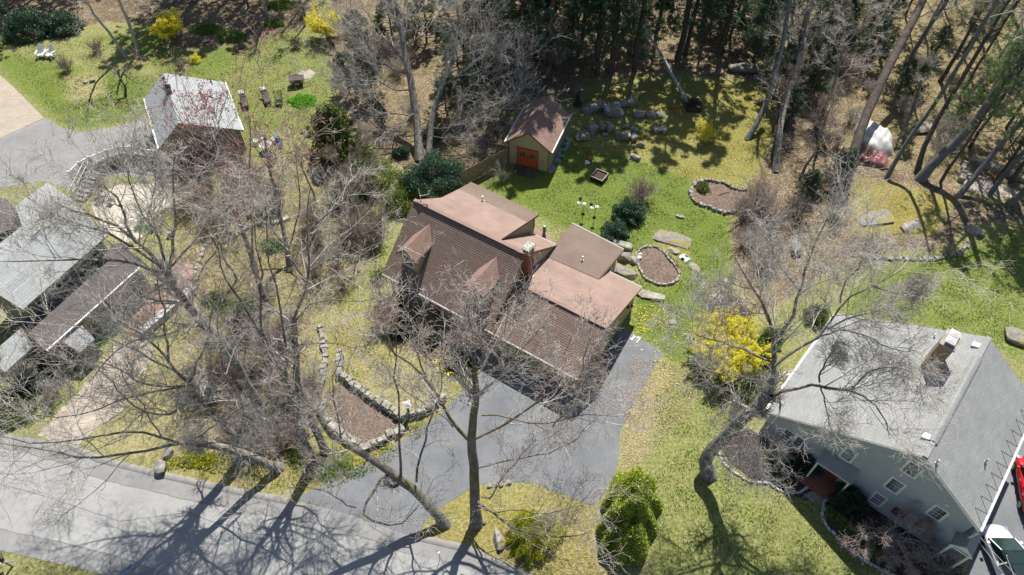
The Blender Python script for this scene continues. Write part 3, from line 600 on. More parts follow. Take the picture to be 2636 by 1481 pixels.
window(gh,-.27,.42,.25,5.45,6.62,'v',-1,3,2,.14); window(gh,-.27,.42,.25,3.0,4.22,'v',-1,3,2,.14); window(gh,-.3,.3,.25,.62,1.82,'v',-1,3,2,.13)
window(gh,2.4,3.05,.25,3.03,4.2,'v',-1,3,2,.14); window(gh,2.38,2.95,.25,.6,1.75,'v',-1,3,2,.13); window(gh,-3.3,-2.7,.25,3.1,4.35,'v',-1,3,2,.13)
window(gh,-6.85,-6.2,.25,1.05,2.3,'v',-1,3,2,.1); window(gh,-6.0,-5.35,.25,1.05,2.3,'v',-1,3,2,.1)
mb=MB(); mb.box(2.62,2.8,.2,.25,4.78,4.94); mb.build('wall_vent',K['white'],gh)
mb=MB(); mb.box(1.0,1.75,.2,.25,.9,1.7); [mb.box(1.0,1.75,.17,.2,.9+i*.16,.98+i*.16) for i in range(5)]; mb.build('shutter',K['reddark'],gh)
mb=MB(); mb.box(-3.55,-2.55,.19,.25,.15,2.2); d_=mb.build('door',K['reddark'],gh); mb=MB(); mb.box(-3.45,-2.65,.18,.19,1.2,2.1); mb.build('pane',K['glass'],d_)
mb=MB(); mb.slab([(-4.3,-.75,2.45),(-1.85,-.75,2.45),(-1.95,.25,2.95),(-4.2,.25,2.95)],.1); po=mb.build('porch_roof',K['grey_roof'],gh)
mb=MB(); [mb.box(x,x+.12,-.7,-.58,0,2.36) for x in (-4.2,-2.05)]; mb.bar((-4.2,-.7,2.4),(-1.95,-.7,2.4),.1,.12); mb.build('post',K['white'],po)
mb=MB(); mb.box(-4.3,-1.8,-1.3,.25,.0,.16); mb.build('step',K['brick'],gh)
# side portico
mb=MB(); a_,b_,c_=(4.15,3.0),(4.78,3.62),(5.42,3.0)
mb.slab([(a_[0],-.75,a_[1]),(b_[0],-.75,b_[1]),(b_[0],1.15,b_[1]),(a_[0],1.15,a_[1])],.07); mb.slab([(b_[0],-.75,b_[1]),(c_[0],-.75,c_[1]),(c_[0],1.15,c_[1]),(b_[0],1.15,b_[1])],.07); pt=mb.build('portico_roof',K['grey_roof'],gh)
mb=MB(); mb.bar((a_[0],-.77,a_[1]-.04),(b_[0],-.77,b_[1]-.04),.04,.12); mb.bar((c_[0],-.77,c_[1]-.04),(b_[0],-.77,b_[1]-.04),.04,.12); mb.bar((a_[0],-.77,a_[1]-.06),(c_[0],-.77,c_[1]-.06),.04,.1); mb.add([(4.2,-.7,2.96),(5.38,-.7,2.96),(4.78,-.7,3.56)],[(0,1,2)]); mb.build('pediment',K['white'],pt)
mb=MB(); mb.box(5.25,5.37,-.7,-.58,0,2.95); mb.box(4.2,4.32,-.7,-.58,0,2.95); mb.build('post',K['white'],pt)
# chimney with two pots
def zL(u): return zr3+k1*u
mb=MB(); mb.box(-2.38,-1.55,7.08,8.45,5.6,9.35); c3=mb.build('chimney',K['tanbrick'],gh)
mb=MB(); mb.box(-2.45,-1.48,7.0,8.52,9.35,9.47); mb.build('crown',K['stone'],c3)
for v_ in (7.2,7.85):
    mb=MB(); mb.box(-2.2,-1.75,v_,v_+.5,9.47,9.62); q=mb.build('chimney_pot',K['metal'],c3); mb=MB(); mb.add([(-2.28,v_-.06,9.72),(-1.67,v_-.06,9.72),(-1.67,v_+.56,9.72),(-2.28,v_+.56,9.72),(-1.98,v_+.25,9.84)],[(3,2,1,0),(0,1,4),(1,2,4),(2,3,4),(3,0,4)]); mb.build('cap',K['concrete'],q)
mb=MB(); mb.slab([(-2.5,6.9,zL(-2.5)+.05),(-1.4,6.9,zL(-1.4)+.05),(-1.4,8.6,zL(-1.4)+.05),(-2.5,8.6,zL(-2.5)+.05)],.04); mb.build('flashing',K['stone'],c3)
for u_,v_ in ((-.42,10.0),(-.42,1.45)):
    mb=MB(); z_=zL(u_); mb.slab([(u_-.2,v_-.2,z_+.1),(u_+.2,v_-.2,z_+.22),(u_+.2,v_+.2,z_+.22),(u_-.2,v_+.2,z_+.1)],.16); mb.build('roof_vent',K['white'],gh,bevel=.03)
pipe(gh,(-2.57,10.2,6.53),.3,.06,K['white']); pipe(gh,(.7,.4,7.55),.42,.06,K['metal']); pipe(gh,(3.25,3.75,5.8),.42,.06,K['metal'])
mb=MB()
for i in range(11):
    v0=.35+i*.95; zz=lambda u:zr3-k2*u+.02
    mb.bar((wr,v0,zz(wr)),(wr-.85,v0+.45,zz(wr-.85)),.012); mb.bar((wr-.85,v0+.45,zz(wr-.85)),(wr,v0+.95,zz(wr)),.012)
mb.build('heat_cable',K['heat'],gh)
mb=MB(); mb.bar((wr+.02,9.1,zq3-.2),(wr-.2,9.1,.2),.1); mb.bar((wr+.05,-.0,zq3-.2),(wr-.22,.0,.2),.1); mb.build('downspout',K['white'],gh)
# satellite dish beside the grey house
dp=G('r6',452,637,2.6); ds=empty('satellite_dish',(dp[0],dp[1],0),0,'round white satellite dish beside the long eave of the grey house','satellite dish')
mb=MB(); mb.lathe([(.02,0),(.2,.03),(.36,.11),(.38,.14),(.36,.12),(.2,.05),(.02,.02)],(0,0,0),18); o=mb.build('dish',K['concrete'],ds,smooth=True); o.location=(0,0,2.6); o.rotation_euler=(R_(-35),R_(-15),0)
mb=MB(); mb.cyl((0,.05,0),(0,.05,2.55),.03,.03,8); mb.build('pole',K['metal'],ds)
# ---------------------------------------------------------------- left grey house
A_=Fr(-32.47,37.65,R_(64.63))
lh=A_.root('house','low grey roofed house at left with dark flat porch roof and olive walls','house')
er,rr_,bb=(4.5,),(6.0,),(4.8,)
mb=MB(); mb.slab([(-8.15,0,4.5),(0,0,4.5),(.9,3.3,6.0),(-8.2,3.3,6.0)],.15); mb.build('front_roof',K['left_roof'],lh)
mb=MB(); mb.slab([(-8.2,3.3,6.0),(.9,3.3,6.0),(2.25,8.8,4.8),(-.95,8.9,4.8),(-1.75,7.3,5.1),(-2.6,5.7,5.45),(-8.2,5.7,5.45)],.15); mb.build('rear_roof',K['left_roof'],lh)
mb=MB(); mb.prism([(-7.8,.5),(-.3,.5),(.3,3.3),(1.6,8.3),(-.6,8.3),(-2.3,5.5),(-7.8,5.5)],0,4.4); mb.build('wall',K['olive'],lh)
mb=MB(); V=[(-7.79,.5,4.3),(-7.79,5.5,5.3),(-7.79,3.3,5.85)]; mb.add(V,[(0,1,2)]); mb.build('gable',K['olive'],lh)
gutter(lh,(-8.15,-.06,4.45),(0,-.06,4.45),K['gutter'])
for a,b_ in ((-7.0,-6.2),(-5.2,-4.0),(-1.6,-.9)): window(lh,a,b_,.5,3.2,4.05,'v',-1,2,1,.08)
Fl=Fr(-29.643,36.21,R_(62.54))
def toA(u,v,z): return tuple(A_.loc(Fl.W(u,v,z)))
mb=MB(); mb.slab([toA(-9.5,0,2.8),toA(0,0,2.8),toA(.75,3.75,2.8),toA(-8.9,3.7,2.8)],.16); mb.build('porch_roof',K['dark_flat'],lh)
edgebar(lh,'gutter',[toA(-9.5,-.06,2.8),toA(0,-.06,2.8)],K['white'],.12,.1,-.03)
q=[toA(-9.2,.4,0)[:2],toA(-.4,.4,0)[:2],toA(.2,3.5,0)[:2],toA(-8.7,3.5,0)[:2]]
mb=MB(); mb.prism(q,0,2.65); mb.build('porch_wall',K['olive'],lh)
mb=MB()
for u0 in (-1.7,-3.3):
    mb.slab([toA(u0,.36,2.3),toA(u0+1.2,.36,2.3),toA(u0+1.2,.38,2.3),toA(u0,.38,2.3)],1.2)
mb.build('window',K['glass'],lh)
# grey bay roof at its left end
b0=[toA(-8.3,-.1,2.5),toA(-6.6,-.1,2.5),toA(-6.9,-1.5,1.9),toA(-8.3,-1.5,1.9)]
mb=MB(); mb.slab(b0[::-1],.12); mb.build('bay_roof',K['left_roof'],lh)
mb=MB(); mb.prism([toA(-8.1,.3,0)[:2],toA(-6.8,.3,0)[:2],toA(-7.0,-1.3,0)[:2],toA(-8.1,-1.3,0)[:2]],0,1.85); mb.build('bay_wall',K['olive'],lh)
# sunlit lower corner roof further left
mb=MB(); mb.slab([toA(-12.2,.5,3.3),toA(-9.8,.6,3.3),toA(-9.2,2.1,3.9),toA(-12.2,2.1,3.9)],.14); mb.build('side_roof',K['left_roof'],lh)
# brick patio at the frame edge: solid block, its shade painted dark
bk=G('r8',0,300,3); bo=MB(); c0=G('r8',60,200,3.0); c1=G('r8',130,300,3.0)
mb=MB(); P=[G('r8',-250,120,3.2),G('r8',55,180,3.2),G('r8',120,270,3.2),G('r8',80,400,3.2),G('r8',-250,520,3.2)]
mb.prism([(p[0],p[1]) for p in P],0,3.1); o=mb.build('shaded_patio_block',K['dark_flat']); tag(o,'dark block standing in for the shaded brick patio beside the grey roofed house','patio block')
# ---------------------------------------------------------------- detached garage top left
Q=Fr(-30.58,51.21,R_(26.5)); gg=Q.root('garage','detached garage with pale grey roof and small weathervane cupola','garage')
lg=8.66
def qz(z1,z2,t): return z1+(z2-z1)*t
mb=MB(); mb.slab([(-2.5,-.1,3.0),(0,0,5.0),(0,lg,5.0),(-2.6,lg-.2,3.0)],.12); mb.build('left_roof',K['gar_roof'],gg)
mb=MB(); mb.slab([(0,0,4.995),(5.08,-.2,2.5),(5.2,lg-.3,2.5),(0,lg,4.995)],.12); mb.build('right_roof',K['gar_roof'],gg)
mb=MB(); V=[(-2.25,.15,0),(4.8,.15,0),(4.8,.15,2.5),(0,.15,4.85),(-2.25,.15,3.05)]; V+=[(a,lg-.5,c) for a,b,c in V]
mb.add(V,[(0,1,2,3,4),(9,8,7,6,5)]+[((i+1)%5,i,i+5,(i+1)%5+5) for i in range(5)]); mb.build('wall',K['olive'],gg)
gutter(gg,(-2.58,-.1,2.96),(-2.66,lg-.2,2.96),K['white']); edgebar(gg,'fascia',[(-2.5,-.12,3.0),(0,-.02,5.0),(5.08,-.22,2.5)],K['olive'],.03,.15,-.1)
edgebar(gg,'drip_edge',[(5.12,-.2,2.52),(5.24,lg-.3,2.52)],K['cushion'],.12,.03,0)
for v0 in (.9,4.6):
    mb=MB(); mb.box(-2.31,-2.25,v0,v0+2.7,0,2.2); mb.build('garage_door',K['timber'],gg)
z_=5.0; mb=MB(); mb.box(-.28,.28,5.0,5.56,4.75,5.55); cu=mb.build('cupola',K['olive'],gg); mb=MB(); mb.add([(-.36,4.92,5.5),(.36,4.92,5.5),(.36,5.64,5.5),(-.36,5.64,5.5),(0,5.28,5.85)],[(3,2,1,0),(0,1,4),(1,2,4),(2,3,4),(3,0,4)]); mb.build('cap',K['blackpl'],cu)
mb=MB(); mb.bar((0,5.28,5.8),(0,5.28,6.5),.03); mb.bar((-.4,5.28,6.3),(.4,5.28,6.3),.04,.04); mb.bar((-.1,5.28,6.45),(.25,5.28,6.5),.03,.16); mb.build('weathervane',K['blackpl'],cu)
pipe(gg,(3.9,lg-.6,3.15),.4,.05,K['blackpl'])
# ================================================================ VEGETATION
def nrm(v): return v/np.maximum(np.linalg.norm(v,axis=-1,keepdims=True),1e-9)
def tubes(P,R,k):
    """P (N,n,3) polylines, R (N,n) radii -> verts, quads"""
    N_,n,_=P.shape
    if N_==0: return np.zeros((0,3)),np.zeros((0,4),int)
    T_=np.empty_like(P); T_[:,1:-1]=P[:,2:]-P[:,:-2]; T_[:,0]=P[:,1]-P[:,0]; T_[:,-1]=P[:,-1]-P[:,-2]; T_=nrm(T_)
    ref=np.where(np.abs(T_[:,:1,2:3])>.8,np.array([1.,0,0]),np.array([0,0,1.])); ref=np.broadcast_to(ref,P.shape)
    x=nrm(np.cross(T_,ref)); y=np.cross(T_,x)
    an=np.arange(k)*2*np.pi/k
    V=P[:,:,None,:]+(x[:,:,None,:]*np.cos(an)[None,None,:,None]+y[:,:,None,:]*np.sin(an)[None,None,:,None])*R[:,:,None,None]
    id_=np.arange(N_*n*k).reshape(N_,n,k); a=id_[:,:-1]; b=id_[:,1:]
    F=np.stack([a,np.roll(a,-1,2),np.roll(b,-1,2),b],-1).reshape(-1,4)
    return V.reshape(-1,3),F
def joinVF(L):
    V=[];F=[];n=0
    for v,f in L:
        if len(v)==0: continue
        V.append(v);F.append(f+n);n+=len(v)
    return np.concatenate(V),np.concatenate(F)
def grow(P,R,m,rng,t0=.25,t1=1.,ang=(35,60),lr=.5,n=4,rr=.6,up=.15,nz=.15,taper=.8,rmin=.004,lmin=.2,lmax=9,fall=.5):
    N_,k,_=P.shape; L=np.linalg.norm(np.diff(P,axis=1),axis=-1).sum(1)
    idx=np.repeat(np.arange(N_),m); M=len(idx); t=rng.uniform(t0,t1,M); f=t*(k-1); i=np.minimum(f.astype(int),k-2); fr=(f-i)[:,None]
    A=P[idx,i];B=P[idx,i+1]; pos=A+(B-A)*fr; tan=nrm(B-A); r=R[idx,i]*(1-fr[:,0])+R[idx,i+1]*fr[:,0]
    v=rng.normal(size=(M,3)); v-=tan*(v*tan).sum(1,keepdims=True); v=nrm(v)
    a=np.radians(rng.uniform(ang[0],ang[1],M))[:,None]; d=tan*np.cos(a)+v*np.sin(a)
    ln=np.clip(L[idx]*lr*rng.uniform(.55,1.25,M)*(1.1-fall*t),lmin,lmax)
    Q=np.empty((M,n,3)); Q[:,0]=pos; st=(ln/(n-1))[:,None]; d=nrm(d)
    for j in range(1,n):
        d=nrm(d+np.array([0,0,up])/(n-1)*1.5+rng.normal(size=(M,3))*nz); Q[:,j]=Q[:,j-1]+d*st
    r0=np.maximum(r*rr,rmin); RR=r0[:,None]*(1-taper*np.linspace(0,1,n)[None]); RR=np.maximum(RR,rmin*.75)
    return Q,RR
def resample(pts,n,jit=0,rng=None):
    p=np.asarray(pts,float); s=np.r_[0,np.cumsum(np.linalg.norm(np.diff(p,axis=0),axis=1))]; q=np.linspace(0,s[-1],n)
    # Catmull-like smoothing by interpolating then averaging
    r=np.stack([np.interp(q,s,p[:,k]) for k in range(3)],1)
    if n>4: r[1:-1]=.25*r[:-2]+.5*r[1:-1]+.25*r[2:]
    if jit and rng is not None: r[1:-1]+=rng.normal(size=(n-2,3))*jit
    return r
def quads(C_,s,rng,asp=.5,up=0.0,fold=False,dirs=None):
    """leaf quads at points C_ of size s"""
    n=len(C_); a=rng.normal(size=(n,3)) if dirs is None else dirs+rng.normal(size=(n,3))*.35; a=nrm(a); b=nrm(np.cross(a,rng.normal(size=(n,3))+np.array([0,0,up])))
    s=(s*rng.uniform(.6,1.25,n))[:,None]; w=s*asp
    V=np.stack([C_-a*s*.5,C_+b*w*.5,C_+a*s*.5,C_-b*w*.5],1).reshape(-1,3); return V,np.arange(n*4).reshape(n,4)
DENS=1.0
def bare_crown(LP,LR,rng,lv,mult=1.0,up=.2,twr=.0115,spread=(30,60),droop=0,side=6,nz=.13):
    out=[]
    P=np.stack([resample(p,8,.04,rng) for p in LP]); R=np.stack([np.interp(np.linspace(0,1,8),np.linspace(0,1,len(r)),r) for r in LR])
    out.append((P,R,7)); cur=(P,R)
    for li,(m,lr,n,rr,lm) in enumerate(lv):
        rm=twr*((2.3,1.5,1.1,.8)[li] if len(lv)>3 else (1.9,1.25,.9)[li])
        Q,RR=grow(cur[0],cur[1],max(1,int(round(m*mult))),rng,.18,1.,spread if li<2 else (28,62),lr,n,rr,up*(1. if li<2 else .6),nz*(1+.25*li),.7,rm,.35,lm,.35)
        out.append((Q,RR,5 if li==0 else (4 if li==1 else 3))); cur=(Q,RR)
    return out,cur
def tree_obj(label,cat,base,trunkP,trunkR,limbs,matT,matB,lv,seed,mult=1.,up=.2,twr=.0088,buds=None,bn=1,bs=.06,group=None,name='bare_tree',spread=(30,60),nz=.13,kT=10,root=None,flare=1.35):
    rng=np.random.RandomState(seed); base=np.array(base,float); base[2]=0
    r=empty(name,base,0,label,cat,group)
    tp=resample([np.array(p)-base for p in trunkP],14,.03,rng); tp[0]=[0,0,-.15]; tr=np.interp(np.linspace(0,1,14),np.linspace(0,1,len(trunkR)),trunkR); tr[0]*=flare; tr[1]*=1.08
    V,F=tubes(tp[None],tr[None],kT); npmesh('trunk',V,F,matT,r,smooth=True)
    LP=[tp];LR=[tr]
    big=[]
    for L in limbs:
        pts=[np.array(p)-base for p in L[0]]; q=resample(pts,10,.05,rng); r0,r1=L[1]; rr=np.linspace(r0*.7,r1*.75,10); big.append((q,rr))
    if big:
        for q_,a_ in big: V,F=tubes(q_[None],a_[None],7); npmesh('limb',V,F,matT,r,smooth=True)
    src=[(tp[8:],tr[8:])]+big if True else big
    out,tip=bare_crown([a for a,_ in src],[b for _,b in src],rng,lv,mult,up,twr,spread,nz=nz)
    V,F=joinVF([tubes(P,R,k) for P,R,k in out[1:]]); npmesh('crown',V,F,matB,r)
    if buds is not None:
        P=tip[0]; C_=np.concatenate([P[:,-1]]+[P[:,i] for i in range(1,bn)],0); C_=C_[rng.rand(len(C_))<.8]
        V,F=quads(C_,bs,rng,.6); npmesh('buds',V,F,buds,r)
    return r
LV_BIG=[(9,.5,7,.5,5.),(6,.6,6,.6,3.4),(5,.6,5,.7,2.),(3,.6,4,.8,1.1)]
LV_MED=[(6,.55,6,.5,4.),(6,.55,5,.6,2.4),(5,.6,4,.7,1.3)]
def pts(*a): return [G(*q) for q in a]
def PL(cr,*a): return [G(cr,x,y,z) for x,y,z in a]
# --- trees by the road at lower left
tree_obj('leaning kerb side tree with long white lower limb over the road','tree',G('p',720,1204),PL('p',(720,1204,0),(690,1196,1.),(658,1182,2),(595,1158,3.8),(540,1145,5.2),(475,1140,6.3)),(.34,.3,.27,.22,.15),
 [(PL('p',(475,1140,6.3),(421,1151,7.2),(319,1169,7.8),(253,1185,8.3),(176,1173,8.8),(88,1154,9.2),(-20,1138,9.6)),(.13,.05)),
  (PL('p',(460,1140,6.4),(418,1130,7.4),(366,1112,8),(304,1110,8.5),(253,1129,9),(157,1141,9.5),(66,1140,10),(-30,1120,10.5)),(.12,.03)),
  (PL('p',(487,1136,6.2),(540,1105,7.5),(580,1080,8.5),(610,1060,9.5),(640,1040,10.5)),(.11,.03)),
  (PL('p',(560,1150,4.6),(660,1180,5),(720,1165,6),(800,1130,7.5),(850,1100,9)),(.09,.03)),
  (PL('p',(595,1158,3.8),(640,1040,6.5),(580,985,8.5),(565,900,11),(560,800,14)),(.12,.04)),
  (PL('p',(418,1130,7.4),(370,1050,9),(330,1000,10),(310,950,11.5)),(.07,.03))],K['bark'],K['twig'],LV_BIG,11,.95,.15)
tree_obj('grey kerb side tree with thick limbs above the beige path','tree',G('p',622,1190),PL('p',(622,1190,0),(610,1150,1.5),(595,1111,3),(543,1064,5),(500,1022,6.8),(487,985,8.2)),(.3,.27,.23,.19,.15),
 [(PL('p',(487,985,8.2),(455,955,9.2),(434,934,10),(421,915,10.5),(378,862,12),(300,831,13.5),(240,810,14.5)),(.15,.04)),
  (PL('p',(487,993,8),(418,999,9),(347,983,10),(312,946,11.5),(250,930,12.5)),(.11,.03)),
  (PL('p',(490,1010,7),(487,1030,7.2),(474,1052,7.6),(449,1061,8),(418,1074,8.5),(378,1064,9.5),(347,1043,10.3),(309,1018,11.5),(290,980,13)),(.13,.04)),
  (PL('p',(487,985,8.2),(500,950,9.5),(530,881,12),(545,820,14),(550,750,16.5)),(.1,.03)),
  (PL('p',(434,934,10),(428,870,12),(421,831,13.2),(424,800,14.2),(405,720,16.5)),(.12,.04)),
  (PL('p',(487,993,8),(420,1004,8.8),(330,1013,9.8),(250,1060,10.5),(150,1080,11),(40,1050,12)),(.09,.02)),
  (PL('p',(470,965,8.8),(400,930,10),(310,880,11),(200,840,12),(80,790,13.5)),(.1,.02))],K['bark'],K['twig'],LV_BIG,12,.95,.2)
tree_obj('tallest dark trunk, forking wide above the left house','tree',G('p',700,1105),PL('p',(700,1105,0),(668,1050,2),(640,1000,4),(600,925,6.8),(567,871,9),(524,840,10.4),(477,781,12.6),(436,715,15)),(.4,.36,.33,.3,.26,.2),
 [(PL('p',(436,715,15),(414,684,15.8),(390,650,16.6),(352,626,17.4),(330,597,18),(271,564,19),(205,556,20),(146,523,21)),(.2,.04)),
  (PL('p',(430,705,15.3),(388,692,16),(315,670,16.8),(220,666,17.8),(110,673,18.6),(0,673,19.5)),(.13,.03)),
  (PL('p',(414,684,15.8),(366,655,17),(293,607,18),(234,582,19),(150,560,20),(60,500,21)),(.13,.03)),
  (PL('p',(352,626,17.4),(335,590,18.3),(322,560,19),(304,509,20.2),(256,465,21.5),(220,420,22.5)),(.13,.03)),
  (PL('p',(436,715,15),(428,670,16.2),(403,596,18),(373,556,19.2),(340,497,20.8),(330,430,22.5)),(.13,.03)),
  (PL('p',(436,715,15),(440,670,16.2),(450,597,18.2),(454,560,19.2),(448,520,20.3),(443,472,22),(450,400,23.5)),(.15,.03)),
  (PL('p',(437,690,15.6),(500,620,17.5),(560,560,19),(620,510,20.5)),(.1,.03)),
  (PL('p',(524,840,10.4),(450,855,11),(360,870,12),(290,900,13),(230,985,13.5)),(.1,.03)),
  (PL('p',(403,596,18),(385,550,19.5),(400,470,21),(395,400,22.5)),(.07,.02))],K['bark'],K['twig'],LV_BIG,13,.95,.22)
tree_obj('dark left stem of the twin trunks just above the driveway mouth','tree',G('p',802,1195),PL('p',(802,1195,0),(792,1160,1.5),(779,1126,3),(760,1064,5.5),(735,985,8),(700,910,10.5),(682,879,11.5)),(.3,.27,.24,.2,.17),
 [(PL('p',(682,879,11.5),(664,842,12.8),(627,787,14.5),(600,745,15.8),(572,702,17),(560,622,19)),(.14,.03)),
  (PL('p',(682,879,11.5),(673,820,13),(673,775,14.2),(676,708,16),(660,640,18),(655,560,20)),(.14,.03)),
  (PL('p',(740,1000,7.5),(735,900,10.5),(728,842,12.3),(707,726,15.5),(690,650,17.5),(682,573,19.5),(690,480,21.5)),(.13,.03)),
  (PL('p',(664,842,12.8),(600,840,13),(560,800,14),(500,740,15.5)),(.06,.02)),
  (PL('p',(760,1064,5.5),(810,1050,6),(850,1070,6.5),(900,1100,7)),(.07,.02))],K['bark'],K['twig_red'],LV_BIG,14,.75,.25)
tree_obj('right stem of the twin trunks, limbs reaching toward the tan house','tree',G('p',838,1165),PL('p',(838,1165,0),(815,1110,2.5),(790,1050,4.8),(766,999,7),(760,940,8.8),(763,887,10.2),(757,819,12)),(.27,.25,.22,.19,.16),
 [(PL('p',(757,819,12),(775,770,13.5),(789,732,14.8),(795,683,16),(792,622,17.8),(786,561,19.5),(800,480,22)),(.14,.03)),
  (PL('p',(792,700,15.6),(830,672,16),(878,662,16.2),(951,640,16.8),(985,625,17),(1012,610,17.5)),(.08,.02)),
  (PL('p',(790,640,17.2),(798,589,17.8),(847,552,18.2),(884,518,18.8),(920,470,19.6)),(.11,.03)),
  (PL('p',(757,830,11.7),(792,781,12.8),(865,769,13.4),(930,780,13.8),(988,754,14.5)),(.09,.02)),
  (PL('p',(763,887,10.2),(860,880,10.8),(940,900,11.2),(1000,850,12.5)),(.07,.02)),
  (PL('p',(789,732,14.8),(740,650,17),(720,560,19.5),(715,480,21.5)),(.1,.02))],K['bark'],K['twig'],LV_BIG,15,.75,.22)
# --- red maple clump left of centre, upper
tree_obj('red budded maple with forked dark trunks rising in front of the detached garage','tree',G('p',700,800),PL('p',(700,800,0),(672,745,2.2),(640,640,5.),(610,560,8),(595,500,10)),(.26,.24,.2,.17,.14),
 [(PL('p',(612,565,7.8),(605,500,10),(592,430,12.5),(570,360,15),(545,300,17)),(.13,.03)),(PL('p',(600,520,9.5),(570,460,11.5),(520,380,14),(470,320,16),(440,270,18)),(.1,.02)),
  (PL('p',(650,660,4.5),(646,560,7.5),(640,460,11),(645,380,13.8),(640,300,16.5)),(.14,.03)),(PL('p',(642,450,11.2),(690,420,12),(740,390,13),(800,380,13.6)),(.07,.02)),
  (PL('p',(590,430,12.5),(560,330,15),(580,260,17.5)),(.07,.02))],K['bark'],K['twig_red'],LV_BIG,16,.75,.35,buds=K['bud_red'],bn=3,bs=.15)
tree_obj('multi stemmed thin tree leaning up past the patio table toward the iron cart','tree',G('p',745,690),PL('p',(745,690,0),(735,620,2),(715,520,5),(690,420,8.5),(680,350,11)),(.2,.18,.15,.12,.08),
 [(PL('p',(735,640,1.6),(680,560,3.5),(640,470,6.5),(620,400,9),(600,330,11.5)),(.12,.02)),(PL('p',(738,650,1.4),(775,560,4),(770,480,6.5),(760,400,9.5),(745,320,12)),(.12,.02)),(PL('p',(720,540,4.4),(700,440,7.5),(650,380,9.5),(630,300,12)),(.08,.02))],K['bark'],K['twig_red'],LV_BIG,17,.6,.3,buds=K['bud_red'],bn=3,bs=.13)
# --- big maple top centre
tree_obj('huge leafless maple behind the evergreens with a wide fan of pale upswept branches','tree',G('p',1080,412),PL('p',(1080,412,0),(1075,345,1.6),(1068,270,3.4),(1057,214,4.8),(1047,166,6),(1037,104,7.5),(1023,40,9.2),(1015,-20,11)),(.42,.38,.35,.3,.24,.18),
 [(PL('p',(1047,190,5.3),(1010,180,5.6),(978,160,6),(936,131,6.8),(900,90,7.8),(870,50,8.8)),(.16,.03)),(PL('p',(1060,230,4.5),(1020,240,4.5),(985,205,5.2),(940,215,5.4),(890,190,6),(855,165,6.8)),(.13,.02)),
  (PL('p',(1047,166,6),(1000,110,7.2),(960,60,8.4),(920,0,10)),(.15,.03)),(PL('p',(1037,104,7.5),(1070,50,8.8),(1090,0,10.2),(1100,-60,12)),(.14,.03)),
  (PL('p',(1060,300,2.8),(1010,290,3.2),(960,300,3.2),(910,280,3.8),(870,240,5)),(.1,.02)),(PL('p',(1023,59,8.8),(990,0,10.4),(960,-50,12)),(.12,.03)),(PL('p',(1040,120,7),(1080,100,7.6),(1130,40,9.2),(1160,-10,10.6)),(.12,.03)),
  (PL('p',(1068,290,3),(1030,330,2.6),(990,340,2.6),(950,330,3)),(.08,.02))],K['bark'],K['twig'],[(11,.65,8,.4,7.),(7,.55,6,.5,3.6),(4,.6,5,.7,2.),(2,.6,4,.8,1.)],18,1.0,.45)
tree_obj('second leafless maple stem right beside the huge maple, spreading toward the shed','tree',G('p',1103,414),PL('p',(1103,414,0),(1106,360,1.2),(1110,320,2.2),(1118,280,3.2),(1137,221,4.8),(1158,173,6),(1175,120,7.5)),(.32,.29,.26,.22,.16),
 [(PL('p',(1118,280,3.2),(1170,250,3.8),(1230,210,4.8),(1290,170,6),(1320,140,7)),(.14,.02)),(PL('p',(1137,221,4.8),(1190,190,5.4),(1250,140,6.6),(1310,100,7.8)),(.13,.02)),(PL('p',(1158,173,6),(1210,120,7.2),(1250,60,8.8),(1280,10,10)),(.12,.03)),
  (PL('p',(1110,330,2),(1170,330,2.2),(1230,300,2.8),(1290,290,3.2),(1330,260,4)),(.1,.02)),(PL('p',(1108,350,1.5),(1160,360,1.6),(1220,330,2.2),(1270,340,2.2)),(.07,.02)),(PL('p',(1175,120,7.5),(1180,60,9),(1200,0,10.5)),(.1,.02))],K['bark'],K['twig'],[(11,.65,8,.4,6.5),(7,.55,6,.5,3.4),(4,.6,5,.7,1.9),(2,.6,4,.8,1.)],19,1.0,.4)
# --- two trees at the driveway island
tree_obj('mossy leaning trunk at the island tip with a white curled lower limb','tree',G('p',1146,1351),PL('p',(1146,1351,0),(1119,1314,1.3),(1072,1267,2.8),(1032,1233,4),(995,1213,5),(951,1176,6.2),(897,1146,7.2),(850,1126,8.2),(810,1055,10)),(.33,.3,.27,.23,.18,.12),
 [(PL('p',(1032,1233,4),(1030,1190,5.3),(1032,1139,6.9),(1028,1085,8.6),(1021,978,12),(1015,920,14),(1018,850,16.5)),(.13,.03)),
  (PL('p',(1072,1240,3.2),(1075,1206,4.4),(1089,1139,6.6),(1105,1095,8),(1119,1052,9.6),(1140,1000,11.5),(1130,930,14)),(.12,.03)),
  (PL('p',(1010,1220,4.6),(988,1222,5),(975,1228,5.2),(972,1250,5.2),(950,1280,5.4),(917,1307,5.7),(940,1335,5.7),(985,1358,5.6),(1045,1351,6),(1080,1300,7.5)),(.14,.03)),
  (PL('p',(917,1307,5.7),(880,1290,6.2),(850,1270,7),(800,1250,8),(740,1255,8.6)),(.07,.02)),
  (PL('p',(810,1055,10),(767,1024,11.2),(720,960,13),(690,900,15)),(.09,.02)),(PL('p',(880,1140,7.5),(870,1080,9),(850,1000,11),(880,900,14)),(.08,.02)),
  (PL('p',(1040,1235,3.8),(1022,1250,3.8),(1003,1254,3.8)),(.12,.1)),
  (PL('p',(951,1176,6.2),(905,1240,6),(870,1200,7.5),(800,1180,9)),(.05,.02))],K['bark_moss'],K['twig'],[(8,.5,6,.5,3.6),(5,.6,5,.6,2.4),(4,.6,5,.7,1.4),(2,.6,3,.8,.7)],20,.9,.3,buds=K['bud'],bn=2,bs=.065)
